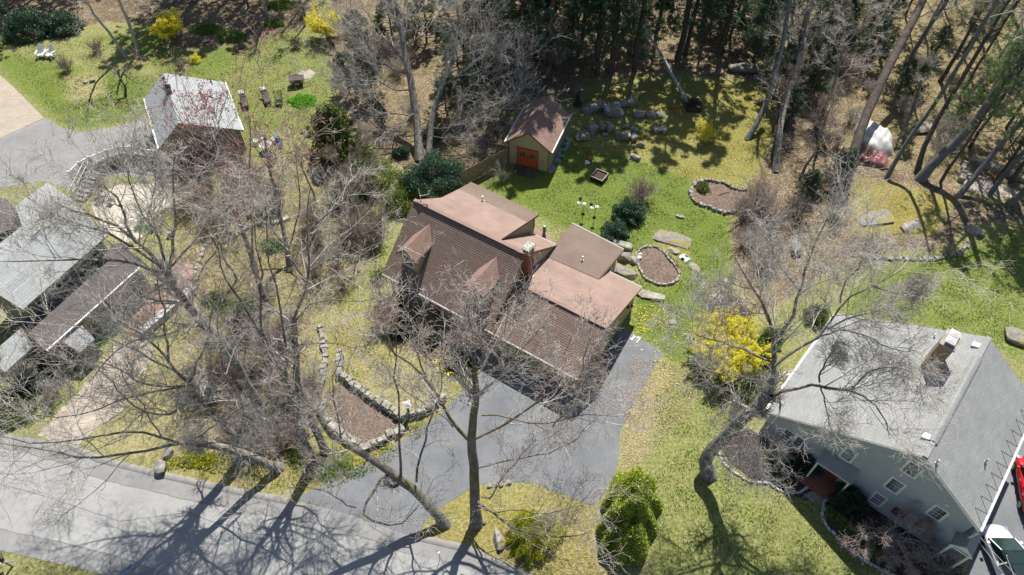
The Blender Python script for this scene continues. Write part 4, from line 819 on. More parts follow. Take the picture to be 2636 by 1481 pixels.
tree_obj('upright dark trunk on the driveway island whose limbs spread before the garage doors','tree',G('p',1226,1352),PL('p',(1226,1352,0),(1224,1310,1.4),(1223,1275,2.6),(1220,1213,4.6),(1213,1132,7),(1220,1085,8.6),(1225,1015,11),(1224,938,13.4)),(.36,.33,.3,.26,.2,.14),
 [(PL('p',(1213,1140,6.8),(1166,1099,8.2),(1139,1045,10),(1120,1005,11.2),(1099,971,12.3),(1060,940,13.5),(1018,917,14.5),(958,850,17)),(.18,.03)),
  (PL('p',(1222,1130,7.1),(1270,1108,7.8),(1321,1085,8.6),(1360,1050,9.8),(1401,1018,10.8),(1450,1000,11.6),(1489,978,12.5),(1540,945,13.8)),(.15,.03)),
  (PL('p',(1240,1069,9),(1290,1070,9.2),(1334,1082,9.2),(1422,1099,9.6),(1460,1080,10.4),(1496,1065,11),(1590,1072,11.6)),(.09,.02)),
  (PL('p',(1228,1205,5),(1270,1192,5.6),(1321,1180,6.2),(1370,1175,6.8),(1422,1166,7.4),(1500,1120,9)),(.09,.02)),
  (PL('p',(1228,1290,2.4),(1250,1310,3),(1267,1320,3.4),(1307,1354,4),(1370,1380,4.6),(1440,1390,5.2),(1520,1370,6)),(.12,.03)),
  (PL('p',(1240,1280,2.8),(1267,1290,3.6),(1287,1233,5.4),(1330,1190,7),(1380,1130,9)),(.09,.02)),
  (PL('p',(1226,1300,2),(1260,1320,2.4),(1330,1310,3.4),(1420,1330,4),(1500,1290,5.4)),(.07,.02)),
  (PL('p',(1225,1015,11),(1211,889,14.5),(1184,839,16),(1150,790,17.5)),(.09,.02)),(PL('p',(1224,950,13),(1256,879,14.8),(1273,854,15.5),(1310,800,17)),(.09,.02)),
  (PL('p',(1250,960,12.6),(1291,869,15),(1306,834,16),(1306,760,18)),(.08,.02)),(PL('p',(1225,1015,11),(1280,980,12),(1340,900,14),(1400,840,16)),(.09,.02)),(PL('p',(1099,971,12.3),(1060,880,15),(1050,800,17)),(.08,.02)),
  (PL('p',(1380,1035,10.2),(1440,930,13),(1470,870,15)),(.07,.02)),(PL('p',(1489,978,12.5),(1510,920,13.8),(1520,850,15.5)),(.06,.02)),(PL('p',(1422,1099,9.6),(1500,1020,11.6),(1560,990,12.6)),(.06,.02)),(PL('p',(1018,917,14.5),(980,840,16),(1000,760,17.5)),(.07,.02)),(PL('p',(1166,1099,8.2),(1100,1040,9.4),(1030,1000,10.6),(980,930,12.5)),(.08,.02)),(PL('p',(1224,938,13.4),(1220,860,15.5),(1190,760,17.5)),(.08,.02))],K['bark_moss'],K['twig'],[(8,.5,6,.5,3.6),(6,.6,5,.6,2.4),(4,.6,5,.7,1.4),(2,.6,3,.8,.7)],21,1.05,.35,buds=K['bud'],bn=3,bs=.07)
# --- tree over the grey house
tree_obj('massive bare oak whose thick limbs arch across the grey house roof','tree',G('p',1825,1222),PL('p',(1825,1222,0.0),(1815,1195,1.0),(1812,1175,1.9),(1840,1150,2.7),(1872,1120,4.1),(1924,1063,6.7),(1979,1012,9.0)),(.46,.43,.42,.4,.36,.3),
 [(PL('p',(1979,1012,9.0),(1992,985,9.7),(1996,961,10.3),(1996,892,12.2),(1990,850,13.3),(1988,824,14.0),(1965,785,15.0),(1941,747,15.9),(1910,700,17.0),(1890,661,17.9)),(.24,.03)),
  (PL('p',(1998,880,12.4),(2026,832,13.7),(2045,790,14.8),(2061,747,15.9),(2078,678,17.7),(2090,650,18.5),(2103,618,19.1),(2130,560,21.0)),(.16,.03)),
  (PL('p',(1990,945,10.9),(2018,920,11.5),(2078,884,12.3),(2129,849,13.3),(2163,781,14.8),(2200,755,15.3),(2249,738,15.9),(2330,690,17.2)),(.15,.03)),
  (PL('p',(2100,868,12.8),(2150,850,13.3),(2197,849,13.5),(2266,885,13.3),(2310,905,13.3),(2360,901,13.8)),(.08,.02)),
  (PL('p',(1979,1029,8.4),(2026,1008,9.6),(2060,992,10.1),(2095,986,10.5),(2138,1008,10.5),(2197,1003,11.0),(2225,1010,11.2),(2249,1029,11.2),(2275,1080,11.2),(2290,1130,11.2)),(.17,.03)),
  (PL('p',(2190,1003,11.0),(2230,960,12.0),(2290,940,12.5),(2350,960,12.7),(2380,1000,12.5)),(.08,.02)),
  (PL('p',(2110,990,10.6),(2118,1030,10.5),(2130,1080,10.5),(2140,1120,10.5)),(.07,.02)),(PL('p',(2110,985,10.7),(2130,920,11.8),(2160,880,12.9)),(.09,.03)),
  (PL('p',(1996,935,11.0),(1960,925,11.4),(1932,910,11.9),(1864,885,12.8),(1800,860,13.7),(1736,849,14.2)),(.11,.02)),(PL('p',(1985,990,9.6),(1950,985,9.9),(1907,972,10.5),(1860,960,11.0),(1821,955,11.2)),(.08,.02)),
  (PL('p',(2006,1020,9.0),(2014,1045,9.0),(2000,1080,8.7),(1970,1110,8.4),(1941,1140,8.4),(1900,1150,9.0)),(.1,.03)),(PL('p',(1830,1170,2.2),(1870,1178,3.5),(1930,1160,5.2),(1990,1170,6.3)),(.08,.02)),
  (PL('p',(2163,781,14.8),(2170,730,15.9),(2210,680,17.2),(2270,640,18.7)),(.08,.02)),(PL('p',(2249,738,15.9),(2320,760,15.9),(2380,740,16.8)),(.07,.02)),(PL('p',(2129,849,13.3),(2200,810,14.4),(2290,800,15.0),(2370,790,15.7)),(.08,.02)),
  (PL('p',(1941,747,15.9),(1880,730,16.4),(1820,740,16.6)),(.06,.02)),(PL('p',(2061,747,15.9),(2000,680,17.7),(1980,620,19.2)),(.07,.02))],K['bark'],K['twig'],[(9,.55,7,.5,4.),(6,.6,6,.6,2.8),(5,.6,5,.7,1.7),(2,.6,4,.8,.9)],22,1.1,.22)
# --- birches etc top left
tree_obj('pale birch trunk, left of the leaning pair on the upper left lawn','tree',G('a',935,425),PL('a',(935,425,0),(850,290,2.2),(760,180,4.3),(690,90,6),(640,0,8),(600,-80,10)),(.16,.15,.13,.1,.06),
 [(PL('a',(700,105,5.7),(620,80,6.2),(560,140,5.6),(540,220,4.4)),(.07,.02)),(PL('a',(650,20,7.4),(520,-60,9.2)),(.06,.02))],K['bark_birch'],K['twig'],LV_MED,23,.7,.2)
tree_obj('pale birch trunk, right of the leaning pair on the upper left lawn','tree',G('a',1030,390),PL('a',(1030,390,0),(1000,290,1.6),(950,150,3.9),(900,50,5.6),(870,-40,7.4),(850,-120,9)),(.2,.18,.16,.12,.08),
 [(PL('a',(900,40,5.8),(1000,-10,7),(1150,60,6.5)),(.07,.02)),(PL('a',(880,0,6.6),(800,-80,8.4)),(.06,.02))],K['bark_birch'],K['twig'],LV_MED,24,.7,.2)
tree_obj('pale slim birch in the shade right of the green ground cover patches','tree',G('b',95,140),PL('b',(95,140,0),(60,50,1.8),(30,-20,3.5),(0,-120,6)),(.14,.13,.11,.08),[],K['bark_birch'],K['twig'],LV_MED,25,1.5,.2)
tree_obj('small crooked fruit tree on the lawn left of the pale garage','tree',G('a',935,715),PL('a',(935,715,0),(935,650,.9),(905,600,1.5),(880,560,2.),(890,520,2.6)),(.13,.12,.11,.09,.06),
 [(PL('a',(890,560,2.),(820,480,3),(740,440,3.4),(690,420,3.6)),(.07,.02)),(PL('a',(935,650,.9),(945,600,1.7),(920,540,2.6),(1000,500,3)),(.06,.02))],K['bark_dark'],K['twig_dark'],LV_MED,26,1.,.1)
# --- big trunks at upper right
def leaning(label,P_,R0,seed,mats=('bark_grey','twig'),mult=1.,limbs=[],lv=LV_MED,**k):
    P_=list(P_)
    if not label.startswith('short'): P_=P_+[P_[-1]+(P_[-1]-P_[-2])*.9+np.array([0,0,2.]),P_[-1]+(P_[-1]-P_[-2])*1.2+np.array([0,0,6.])]
    return tree_obj(label,'tree',P_[0],P_,(R0,R0*.95,R0*.9,R0*.8,R0*.65,R0*.45),limbs,K[mats[0]],K[mats[1]],lv,seed,mult,.2,**k)
leaning('thick straight pine trunk crossing in front of the grey and maroon tarps',PL('d',(560,1420,0),(700,940,3.3),(850,600,5.4),(1000,300,7.2),(1130,80,8.6),(1200,-100,10),(1280,-300,12)),.46,31,('bark_dark','twig'),limbs=[(PL('d',(1110,160,8),(1000,100,8.4),(880,50,9),(780,30,9.4)),(.08,.02)),(PL('d',(1120,130,8.3),(1200,90,8.8),(1300,70,9)),(.08,.02))])
leaning('thick mossy based tree forking into three limbs right of the bare soil patch',PL('q',(495,460,0),(540,400,1.1),(680,270,3.3),(800,150,5.2),(900,10,7.4),(1000,-120,9.6)),.42,32,limbs=[(PL('d',(1640,740,5.8),(1700,620,7),(1800,430,9),(1910,280,10.6)),(.2,.06)),(PL('d',(1640,740,5.8),(1760,620,7),(1910,500,8.4),(2050,350,10)),(.2,.06)),(PL('d',(1720,690,6.4),(1830,640,7),(1950,580,7.8)),(.14,.04))])
leaning('slim grey tree with a slight bend standing just right of the maroon tarp',PL('q',(297,458,0),(350,350,1.6),(420,240,3.2),(520,100,5.2),(600,0,6.8),(720,-200,10)),.2,33,mult=1.2)
leaning('grey tree whose trunk rises from the left end of the low stone wall',PL('q',(718,560,0),(850,400,2.2),(980,240,4.4),(1060,150,5.8),(1160,40,7.6)),.24,34)
leaning('grey tree with a forked foot standing in the sandy clearing at the right edge',PL('q',(900,556,0),(960,470,1.3),(1040,370,2.9),(1120,280,4.4),(1250,120,7)),.2,35)
leaning('moss footed trunk at the right frame edge below the sandy clearing',PL('q',(1012,605,0),(1060,570,.8),(1130,520,1.8),(1250,400,4.2)),.28,36,('bark_moss','twig'))
leaning('grey trunk directly behind the bare soil patch left of the mossy based tree',PL('q',(480,425,0),(495,340,1.2),(560,180,3.3),(620,70,4.8),(700,-60,6.8)),.24,37,('bark_dark','twig_dark'))
leaning('bent pale tree at the left side of the leaf covered thicket by the mossy lawn',PL('d',(60,1280,0),(90,960,2.3),(115,800,3.2),(190,620,4.3),(240,480,5.3),(280,250,7),(310,0,9)),.3,38,('bark','twig'),limbs=[(PL('d',(115,810,3.2),(60,650,4.4),(20,600,4.8)),(.1,.04)),(PL('d',(240,480,5.3),(200,250,7),(240,50,8.8)),(.1,.03))],mult=1.3)
leaning('straight blue grey tree at the back edge of the mossy lawn',PL('c',(1745,1040,0),(1830,900,1.3),(1900,760,2.6),(1945,600,4),(1990,480,5.3),(2030,200,8),(2060,0,10)),.25,39,mult=1.2)
leaning('dark leaning trunk between the mossy lawn and the pale twiggy thicket',PL('d',(150,1130,0),(180,700,3),(220,350,5.6),(300,100,8),(330,-50,9.6)),.26,40,('bark_dark','twig_dark'))
leaning('short fork limbed tree in the leaf litter behind the tarps',PL('q',(395,200,0),(420,120,1.2),(470,0,3),(500,-120,5)),.22,41,('bark_moss','twig'))
# the half fallen birch
fb_=tree_obj('half fallen pale birch leaning left from its root mass over the mossy ledge','fallen tree',G('c',1320,790),PL('c',(1320,790,.1),(1230,640,1.1),(1150,480,2.4),(1060,330,3.8),(950,170,5.6),(930,60,6.8)),(.2,.18,.16,.12,.08),[],K['bark_birch'],K['twig'],[(5,.3,5,.5,2.5),(5,.5,4,.5,1.5),(4,.5,3,.6,.8)],42,.8,.1,name='fallen_birch')
# --- prototype bare trees and pines for the woods
def bare_proto(seed,H,rad,lv,spread=.5,nl=9,mats=('bark','twig'),mult=1.,up=.3,t0=.35,twr=.0105):
    rng=np.random.RandomState(seed); base=np.array([0,0,0.]); tp=[np.array([rng.normal()*.02*z*2,rng.normal()*.02*z*2,z]) for z in np.linspace(0,H,7)]
    limbs=[]
    for i in range(nl):
        z=H*(t0+(1-t0)*(i+rng.rand())/nl); a=i*2.4+rng.rand(); L=H*spread*(1.15-z/H)*rng.uniform(.7,1.1)
        p=np.array([np.interp(z,np.linspace(0,H,7),[q[0] for q in tp]),np.interp(z,np.linspace(0,H,7),[q[1] for q in tp]),z]); d=np.array([math.cos(a),math.sin(a),.5]); q=[p]
        for k in range(5): q.append(q[-1]+d/np.linalg.norm(d)*L/5); d=d+np.array([rng.normal()*.15,rng.normal()*.15,.22*up*2])
        limbs.append((q,(rad*.35*(1.1-z/H*.6),.02)))
    return tree_obj('','tree',base,tp,(rad,rad*.85,rad*.65,rad*.4,rad*.12),limbs,K[mats[0]],K[mats[1]],lv,seed,mult,up,twr)
def copy_tree(root,loc,rz,scale,label=None,group=None):
    r=root.copy(); col.objects.link(r); r.location=tuple(loc); r.rotation_euler=(0,0,rz); r.scale=(scale,)*3
    if label: r['label']=label
    if group: r['group']=group
    for ch in root.children:
        c=ch.copy(); col.objects.link(c); c.parent=r
        for g2 in ch.children:
            d=g2.copy(); col.objects.link(d); d.parent=c
    return r
def pine_proto(seed,H,rad,z0,Lmax,n_tuft,name='pine_tree',mat='pine',bark='bark_dark',ts=.34,dead=True,asp=.16,cone=.8,nb=46,tw=8):
    rng=np.random.RandomState(seed); r=empty(name,(0,0,0)); r['category']='pine tree'
    tp=np.array([[rng.normal()*.06,rng.normal()*.06,z] for z in np.linspace(-.1,H,10)]); tr=np.linspace(rad,.04,10); V,F=tubes(tp[None],tr[None],9); npmesh('trunk',V,F,K[bark],r,smooth=True)
    P=[];R=[]
    for i in range(nb):
        t=(i+rng.rand())/nb; z=z0+(H-z0)*t; a=rng.uniform(0,6.28); L=Lmax*((1-t)**cone)*rng.uniform(.65,1.1)+.4; d=np.array([math.cos(a),math.sin(a),rng.uniform(-.1,.35)]); q=[np.array([0,0,z])]
        for k in range(4): q.append(q[-1]+d*L/4); d=d+np.array([0,0,.05])+rng.normal(size=3)*.1
        P.append(q);R.append(np.linspace(.05*(1.2-t),.012,5))
    P=np.array(P);R=np.array(R); Q,QR=grow(P,R,tw,rng,.3,1.,(35,65),.35,3,.5,.1,.15,.6,.006,.25,1.6)
    V,F=joinVF([tubes(P,R,4),tubes(Q,QR,3)]); npmesh('branches',V,F,K['twig_ever'],r)
    idx=rng.randint(0,len(Q),n_tuft//6); t=rng.rand(len(idx),1); C_=Q[idx,1]*(1-t)+Q[idx,2]*t; C_=np.repeat(C_,6,0)+rng.normal(size=(len(C_)*6,3))*.09
    V,F=quads(C_,ts,rng,asp); npmesh('crown',V,F,K[mat],r); return r
PB=[bare_proto(101,13,.2,LV_MED,.42,10,('bark','twig'),.9,.3),bare_proto(102,15,.24,LV_MED,.38,11,('bark_dark','twig_dark'),.9,.35),bare_proto(103,10,.14,LV_MED,.4,8,('bark','twig_dark'),.8,.4),bare_proto(104,16,.26,LV_MED,.45,12,('bark_grey','twig'),.9,.3)]
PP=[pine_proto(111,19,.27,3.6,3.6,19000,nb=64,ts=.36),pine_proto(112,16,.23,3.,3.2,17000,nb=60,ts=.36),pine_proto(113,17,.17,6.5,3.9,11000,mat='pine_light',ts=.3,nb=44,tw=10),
    pine_proto(114,6,.12,.4,2.2,9000,'hemlock_tree','hemlock',ts=.22,asp=.35,nb=60,cone=.7)]
far=(0,0,-200)
groups={}
def put(proto,base,rz,s,desc,group,cat=None):
    o=copy_tree(proto,base,rz,s,None,group); 
    if cat: o['category']=cat
    groups.setdefault((desc,group),[]).append(o); return o
rp=random.Random(3)
# dark pines behind the shed and the mossy lawn (feet read in the photo)
for (x,y,k,s) in ((1310,110,1,.9),(1290,40,0,1.),(1410,120,1,1.),(1480,30,0,1.),(1540,110,1,.9),(1640,30,1,1.),(1810,60,0,.9),(1572,187,0,.95),(1631,183,1,1.05),(1534,193,1,1.),(1745,152,0,1.),(1766,138,1,.9),(1852,140,0,1.02),(1413,205,0,1.),(1379,150,1,.9),(1345,185,1,1.),(1465,150,0,1.05),(1500,95,1,1),(1690,95,1,.9),(1350,60,0,1.),(1430,40,1,1.1),(1580,40,0,1)):
    put(PP[k],G('p',x,y),rp.uniform(0,6),s*(1.35 if y>125 else 1.1),'dark pine behind shed and mossy lawn','dark pines behind the shed')
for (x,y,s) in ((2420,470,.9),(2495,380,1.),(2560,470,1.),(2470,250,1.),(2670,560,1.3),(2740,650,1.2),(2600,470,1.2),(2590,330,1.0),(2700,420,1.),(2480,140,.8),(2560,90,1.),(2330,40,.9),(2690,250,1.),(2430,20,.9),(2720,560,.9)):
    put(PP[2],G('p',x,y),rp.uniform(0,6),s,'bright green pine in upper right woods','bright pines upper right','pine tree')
for (x,y,s) in ((1940,160,1.),(1990,110,1.1),(1880,100,1.),(2060,200,.9),(2105,150,1.),(1960,60,1.1),(2230,170,.8),(2300,250,.6),(1830,60,1.),(2130,60,1.1),(2150,470,.55),(2070,500,.4),(2210,90,.9),(2080,250,.7),(2160,160,.6),(2270,60,.8),(2400,150,.5),(2550,250,.6),(2350,240,.45),(2530,60,.7),(2020,330,.6),(1990,250,.8),(2460,320,.4),(2320,380,.35),(2600,380,.5),(2080,500,.35)):
    put(PP[3],G('p',x,y),rp.uniform(0,6),s*1.25,'grey green hemlock right of the pines','hemlocks in the woods','hemlock')
for (x,y,s) in ((930,150,.95),(900,240,.8),(960,250,.9),(1180,190,1.),(1240,230,.95),(1210,290,.85),(1150,300,.8),(1010,110,1.),(1260,120,1.1),(1100,110,1.1),(1300,200,.9),(1180,60,1.1),(985,330,.5),(1290,90,1.)):
    put(PP[3],G('p',x,y),rp.uniform(0,6),s,'dark evergreen behind the huge maple','evergreens behind the maple','hemlock')
# woods of bare trees
wood=[(2100,330,0),(2260,120,0),(2330,180,3),(2420,210,1),(2500,60,3),(2150,60,1),(2040,30,0),(2380,90,0),(2560,170,2),(2600,30,1),(2450,-40,3),(2300,-60,0),(2060,460,2),(2610,520,2),(2640,160,0),(2200,-60,3),(2050,-80,1),(1950,-60,0),(1850,-40,3),(1700,-60,1),(1620,-90,0),(1520,-60,3),(1900,30,2),(2090,250,2),(1990,330,2),(1310,20,1),(1240,-40,0),(1400,-80,0),(2010,230,0)]
for x,y,k in wood: put(PB[k],G('p',x,y),rp.uniform(0,6),rp.uniform(.8,1.15),'leafless tree in upper right woods','bare trees in the upper right woods')
for x,y,k in ((770,-30,0),(700,-60,1),(640,20,2),(560,-90,3),(470,-60,0),(830,-50,3),(890,-80,1),(790,60,2),(960,-120,0),(1060,-140,3)):
    put(PB[k],G('p',x,y),rp.uniform(0,6),rp.uniform(.8,1.1),'leafless tree above the ground cover beds','bare trees above the beds')
for x,y,s in ((-40,130,1.4),(30,62,1.3),(-110,200,1.3),(470,-15,1.2),(540,-30,1.3),(600,-15,1.1),(660,-30,1.2),(730,-20,1.),(120,-30,1.),(240,-60,1.),(20,-20,1.),(-80,90,1.1),(-40,-60,1.1),(60,-90,1.),(160,-100,1.1),(-120,40,1.1),(330,-120,1.),(-60,-180,1.)):
    put(PP[0],G('p',x,y),rp.uniform(0,6),s,'tall pine along top left edge','pines at the upper left corner')
# smaller bare trees in the ravine and around the patio
for x,y,k,s in ((900,560,2,.75),(960,520,2,.8),(940,640,2,.65),(820,560,2,.8)):
    put(PB[k],G('p',x,y),rp.uniform(0,6),s,'small bare tree left of tan house','bare trees left of the tan house')
for x,y,k,s in ((560,640,2,.7),(610,720,2,.7),(640,560,2,.7),(430,500,2,.6)):
    put(PB[k],G('p',x,y),rp.uniform(0,6),s,'small bare tree below the patio','bare trees below the patio')
for x,y,k,s in ((60,1010,2,.55),(-30,950,2,.7),(150,960,2,.5),(-60,1080,2,.7),(-120,860,2,.9)):
    put(PB[k],G('p',x,y),rp.uniform(0,6),s,'small bare tree by left edge yew','bare trees at the left edge')
for o in PB+PP:
    for c in list(o.children): bpy.data.objects.remove(c)
    bpy.data.objects.remove(o)
# ---------------------------------------------------------------- shrubs
def blob_pts(n,rx,ry,rz,rng,lump=.25,shell=.55,cone=0):
    d=nrm(rng.normal(size=(n,3))); d[:,2]=np.abs(d[:,2])*1.; u=rng.uniform(shell,1,n)**.6
    ph=rng.uniform(0,6,6); k=rng.normal(size=(6,3))*3.2
    lum=1+lump*sum(np.sin((d*k[i]).sum(1)*2+ph[i]) for i in range(6))/3
    p=d*(u*lum)[:,None]*np.array([rx,ry,rz])
    if cone: f=1-cone*np.clip(p[:,2]/rz,0,1); p[:,0]*=f; p[:,1]*=f
    return p,d
def leafy(label,loc,rx,ry,rz,mat,n,size,seed,rot=0,asp=.45,name='shrub',group=None,cone=0,lump=.25,cat='shrub',stem='bark_dark',lift=.0,dense=.55):
    rng=np.random.RandomState(seed); r=empty(name,(loc[0],loc[1],0),rot,label,cat,group)
    p,d=blob_pts(n,rx,ry,rz,rng,lump,dense,cone); p[:,2]+=lift
    V,F=quads(p,size,rng,asp,dirs=d*.3+np.array([0,0,.2])); npmesh('foliage',V,F,K[mat],r)
    # inner stems
    m=14; P=[];
    for i in range(m):
        a=rng.uniform(0,6.28); q=np.array([[0,0,-.05],[.35*rx*math.cos(a),.35*ry*math.sin(a),rz*.45],[.7*rx*math.cos(a),.7*ry*math.sin(a),rz*.75]]); P.append(q)
    P=np.array(P); R=np.tile(np.array([.04,.025,.012]),(m,1)); V,F=tubes(P,R,4); npmesh('stem',V,F,K[stem],r); return r
def twiggy(label,loc,rx,h,mat,seed,n=26,buds=None,bs=.1,bn=2,mult=1.,name='shrub',cat='shrub',group=None,up=.2,lv=((6,.5,4,.6),(5,.5,3,.7)),r0=.022,arch=.0,twr=.0095,budn=1.):
    rng=np.random.RandomState(seed); r=empty(name,(loc[0],loc[1],0),0,label,cat,group); P=[]
    for i in range(n):
        a=rng.uniform(0,6.28); s=rng.uniform(.15,1.); q=[np.array([rng.normal()*.12,rng.normal()*.12,-.03])]; d=np.array([math.cos(a)*s*rx/h,math.sin(a)*s*rx/h,1.]); L=h/4*rng.uniform(.75,1.1)
        for k in range(4): q.append(q[-1]+d*L); d=d+np.array([math.cos(a)*s*.1,math.sin(a)*s*.1,-arch])+rng.normal(size=3)*.06
        P.append(q)
    P=np.array(P); R=np.tile(np.linspace(r0,r0*.4,5),(n,1)); out=[(P,R,4)]; cur=(P,R)
    for m,lr,k,rr in lv:
        Q,QR=grow(cur[0],cur[1],int(m*mult),rng,.2,1,(25,55),lr,k,rr,up,.12,.6,twr,.15,2.); out.append((Q,QR,3)); cur=(Q,QR)
    V,F=joinVF([tubes(*o) for o in out]); npmesh('branches',V,F,K[mat],r)
    if buds:
        C_=np.concatenate([q[0].reshape(-1,3) for q in out[1:]],0); C_=np.repeat(C_,bn,0)+rng.normal(size=(len(C_)*bn,3))*bs*.5; C_=C_[rng.rand(len(C_))<budn]
        V,F=quads(C_,bs,rng,.7); npmesh('flowers' if 'fors' in name else 'foliage',V,F,K[buds],r)
    return r
leafy('big dark glossy rhododendron at the back left corner of the tan house',G('v',1095,470),3.1,2.6,3.,'rhody',30000,.18,201,asp=.4,name='rhododendron')
leafy('dark rounded rhododendron nearest the wing roof in the back yard',G('v',1545,590),1.25,1.1,1.25,'rhody',8500,.15,202,name='rhododendron')
leafy('larger dark rhododendron touching the grey twiggy bush in the back yard',G('v',1578,545),1.45,1.3,1.6,'rhody',12000,.15,203,name='rhododendron')
twiggy('leafless pinkish brown twiggy bush above the dark rhododendrons',G('v',1612,500),1.8,1.9,'twig_red',204,46,mult=1.2,arch=.05)
leafy('huge yellow green holly hedge at the bottom between driveway and lawn',G('v',1578,1305),1.95,3.3,4.4,'holly',80000,.135,205,rot=-.42,asp=.6,name='holly',cone=.35,lump=.14,lift=.05,dense=.7)
leafy('sunlit yellow green yew mound on the driveway island',G('v',1335,1350),1.9,1.5,1.6,'yew',20000,.14,206,asp=.3,name='yew',lump=.35)
twiggy('largest forsythia in full yellow bloom beside the lawn, left of the big oak',G('v',1820,905),2.5,2.4,'twig_dark',207,110,'forsythia',.085,9,1.6,'forsythia',up=.2,arch=.12)
twiggy('forsythia in bloom on the upper left lawn near the birches',G('v',432,100),1.6,2.4,'twig_dark',208,34,'forsythia',.17,5,1.,'forsythia',arch=.05)
twiggy('long loose forsythia in bloom at the left edge of the huge maple',G('v',825,95),1.9,2.6,'twig_dark',209,34,'forsythia',.15,4,1.,'forsythia',arch=.04,budn=.8)
twiggy('sparse yellow forsythia glowing in the shadows of the mossy lawn',G('v',1772,352),1.25,1.3,'twig_dark',210,24,'forsythia',.12,3,.8,'forsythia',budn=.6)
leafy('small round yellow shrub in the dark bed above the garage',G('v',492,155),.7,.65,.85,'forsythia',900,.14,211,name='shrub')
twiggy('pale green budding shrub against the tan fence left of the shed',G('v',1262,455),1.0,1.5,'twig',212,26,'groundcover',.08,1,.8,up=.5,budn=.35)
leafy('neat round yellow green boxwood at the left end of the upper stone ringed bed',G('v',1767,478),.62,.62,.8,'yew_dark',2600,.1,213,name='boxwood')
leafy('bright lime green ground cover mound on the lawn near the cart',G('v',762,256),1.5,1.15,.35,'lime',3500,.16,214,name='plant_mound',lump=.3,cat='plant')
for i,(x,y,s,d) in enumerate(((2012,985,1.15,'nearest the oak trunk'),(1905,905,1.2,'just below the white eave of the grey house'),(1885,985,1.45,'largest, in front of the leaf mound beside the oak'),(1935,860,1.,'uppermost, beside the path behind the grey house'),(2050,800,.9,'behind the grey house corner'))):
    if i==0: continue
    leafy('feathery olive green cypress shrub, '+d,G('v',x,y),s,s*.95,s*1.45,'yew_dark',5200,.16,220+i,asp=.35,name='cypress_shrub',cat='shrub',lump=.35)
for x,y,s,d in ((2028,1165,1.15,'dark green rhododendron in the left bed of the grey house front'),(2128,1262,1.3,'dark green rounded shrub beside the stone walk of the grey house'),(1955,1150,.75,'small dark shrub at the left end of the grey house bed')):
    leafy(d,G('v',x,y),s,s*.95,s*1.15,'darkleaf',5200,.15,int(230+s*10),name='shrub')
leafy('low bright hedge strip along the curved stone edging before the grey house',G('l',610,1170),.5,2.5,.5,'groundcover',3000,.12,240,rot=.7,name='low_hedge',cat='hedge')
tree_obj('weeping tan twigged ornamental tree before the grey house gable','tree',G('l',870,1200),[G('l',870,1200,z) for z in (0,.5,1.,1.4)],(.12,.1,.08,.06),[(PL('l',(880,1170,1.2),(800,1140,1.9),(700,1160,1.9),(640,1210,1.4)),(.05,.015)),(PL('l',(880,1170,1.2),(950,1190,1.7),(1050,1200,1.9),(1180,1260,1.6)),(.05,.015)),(PL('l',(880,1170,1.2),(900,1060,2.3),(1000,1000,2.8)),(.05,.015)),(PL('l',(890,1180,1.2),(960,1280,1.5),(1020,1380,1.2)),(.05,.015)),(PL('l',(870,1180,1.2),(840,1260,1.7),(860,1330,1.4)),(.05,.015)),(PL('l',(880,1170,1.2),(1050,1120,2.2),(1150,1100,2.6)),(.05,.015))],K['twig'],K['twig_red'],[(8,.55,5,.6,1.6),(7,.5,4,.6,.9),(5,.5,3,.7,.5)],250,1.2,.0,name='ornamental_tree',twr=.009)
twiggy('bare twiggy shrub at the bottom of the curved bed by the grey house walk',G('l',1150,1420),1.3,1.2,'twig_dark',251,30,mult=1.)
twiggy('bare shrub with pale branches at the left corner of the grey house bed',G('l',20,640),1.3,1.6,'twig',252,26,'groundcover',.08,1,1.,budn=.2)
twiggy('bare tuft of brown twigs at the foot of the cypress shrub beside the oak',G('k',1560,340),.9,1.2,'twig_dark',253,24)
# juniper
jr=pine_proto(260,5.4,.14,.2,2.9,60000,'juniper_tree','juniper',ts=.2,asp=.4,nb=80,cone=.85); jr.location=tuple(G('v',846,385)); tag(jr,'conical dark green juniper standing between the lime mound and the maple','juniper')
for i,(x,y,s) in enumerate(((905,420,.75),(960,470,.9),(880,500,.8),(1010,520,.7))):
    leafy(('dense dark juniper thicket piece, just below the conical juniper','dense dark shrub beside the left end of the rhododendron','dark juniper mass under pale tangled branches','low dark evergreen beside the left gable of the tan house')[i],G('v',x,y),2.6*s,2.2*s,2.4*s,'juniper',6500,.2,262+i,asp=.3,name='juniper_shrub')
leafy('small blue green evergreen beneath the fork of the maple',G('v',1085,352),1.1,1.,1.5,'hemlock',2600,.16,270,name='shrub')
leafy('small bright rhododendron between the maple foot and the fence',G('v',1010,390),.9,.8,1.,'rhody',2200,.16,271,name='rhododendron')
leafy('narrow dark young spruce right of the shed',G('r5',1260,290),.42,.42,1.9,'hemlock',2200,.14,272,name='young_spruce',cone=.8)
leafy('big rhododendron at the upper left corner beyond the white chairs',G('v',75,85),3.0,2.3,2.6,'rhody',9000,.24,273,name='rhododendron')
leafy('dark broad rhododendron beside the shaded top left woods',G('v',165,75),2.2,1.8,2.2,'rhody',6000,.24,274,name='rhododendron')
for i,(x,y,rx,ry,c) in enumerate(((520,75,2.,1.2,'ground cover patch at the top edge of the upper left beds'),(580,95,1.8,1.2,'ground cover patch in the shade beside the slim birch'),(710,15,2.2,1.,'ground cover patch right of the slim birch at the top edge'),(690,62,1.2,.8,'small dark ground cover tuft below the slim birch'))):
    leafy('shaded green '+c,G('v',x,y),rx,ry,.45,'groundcover',2600,.2,280+i,name='ground_cover',cat='plants',lump=.35)
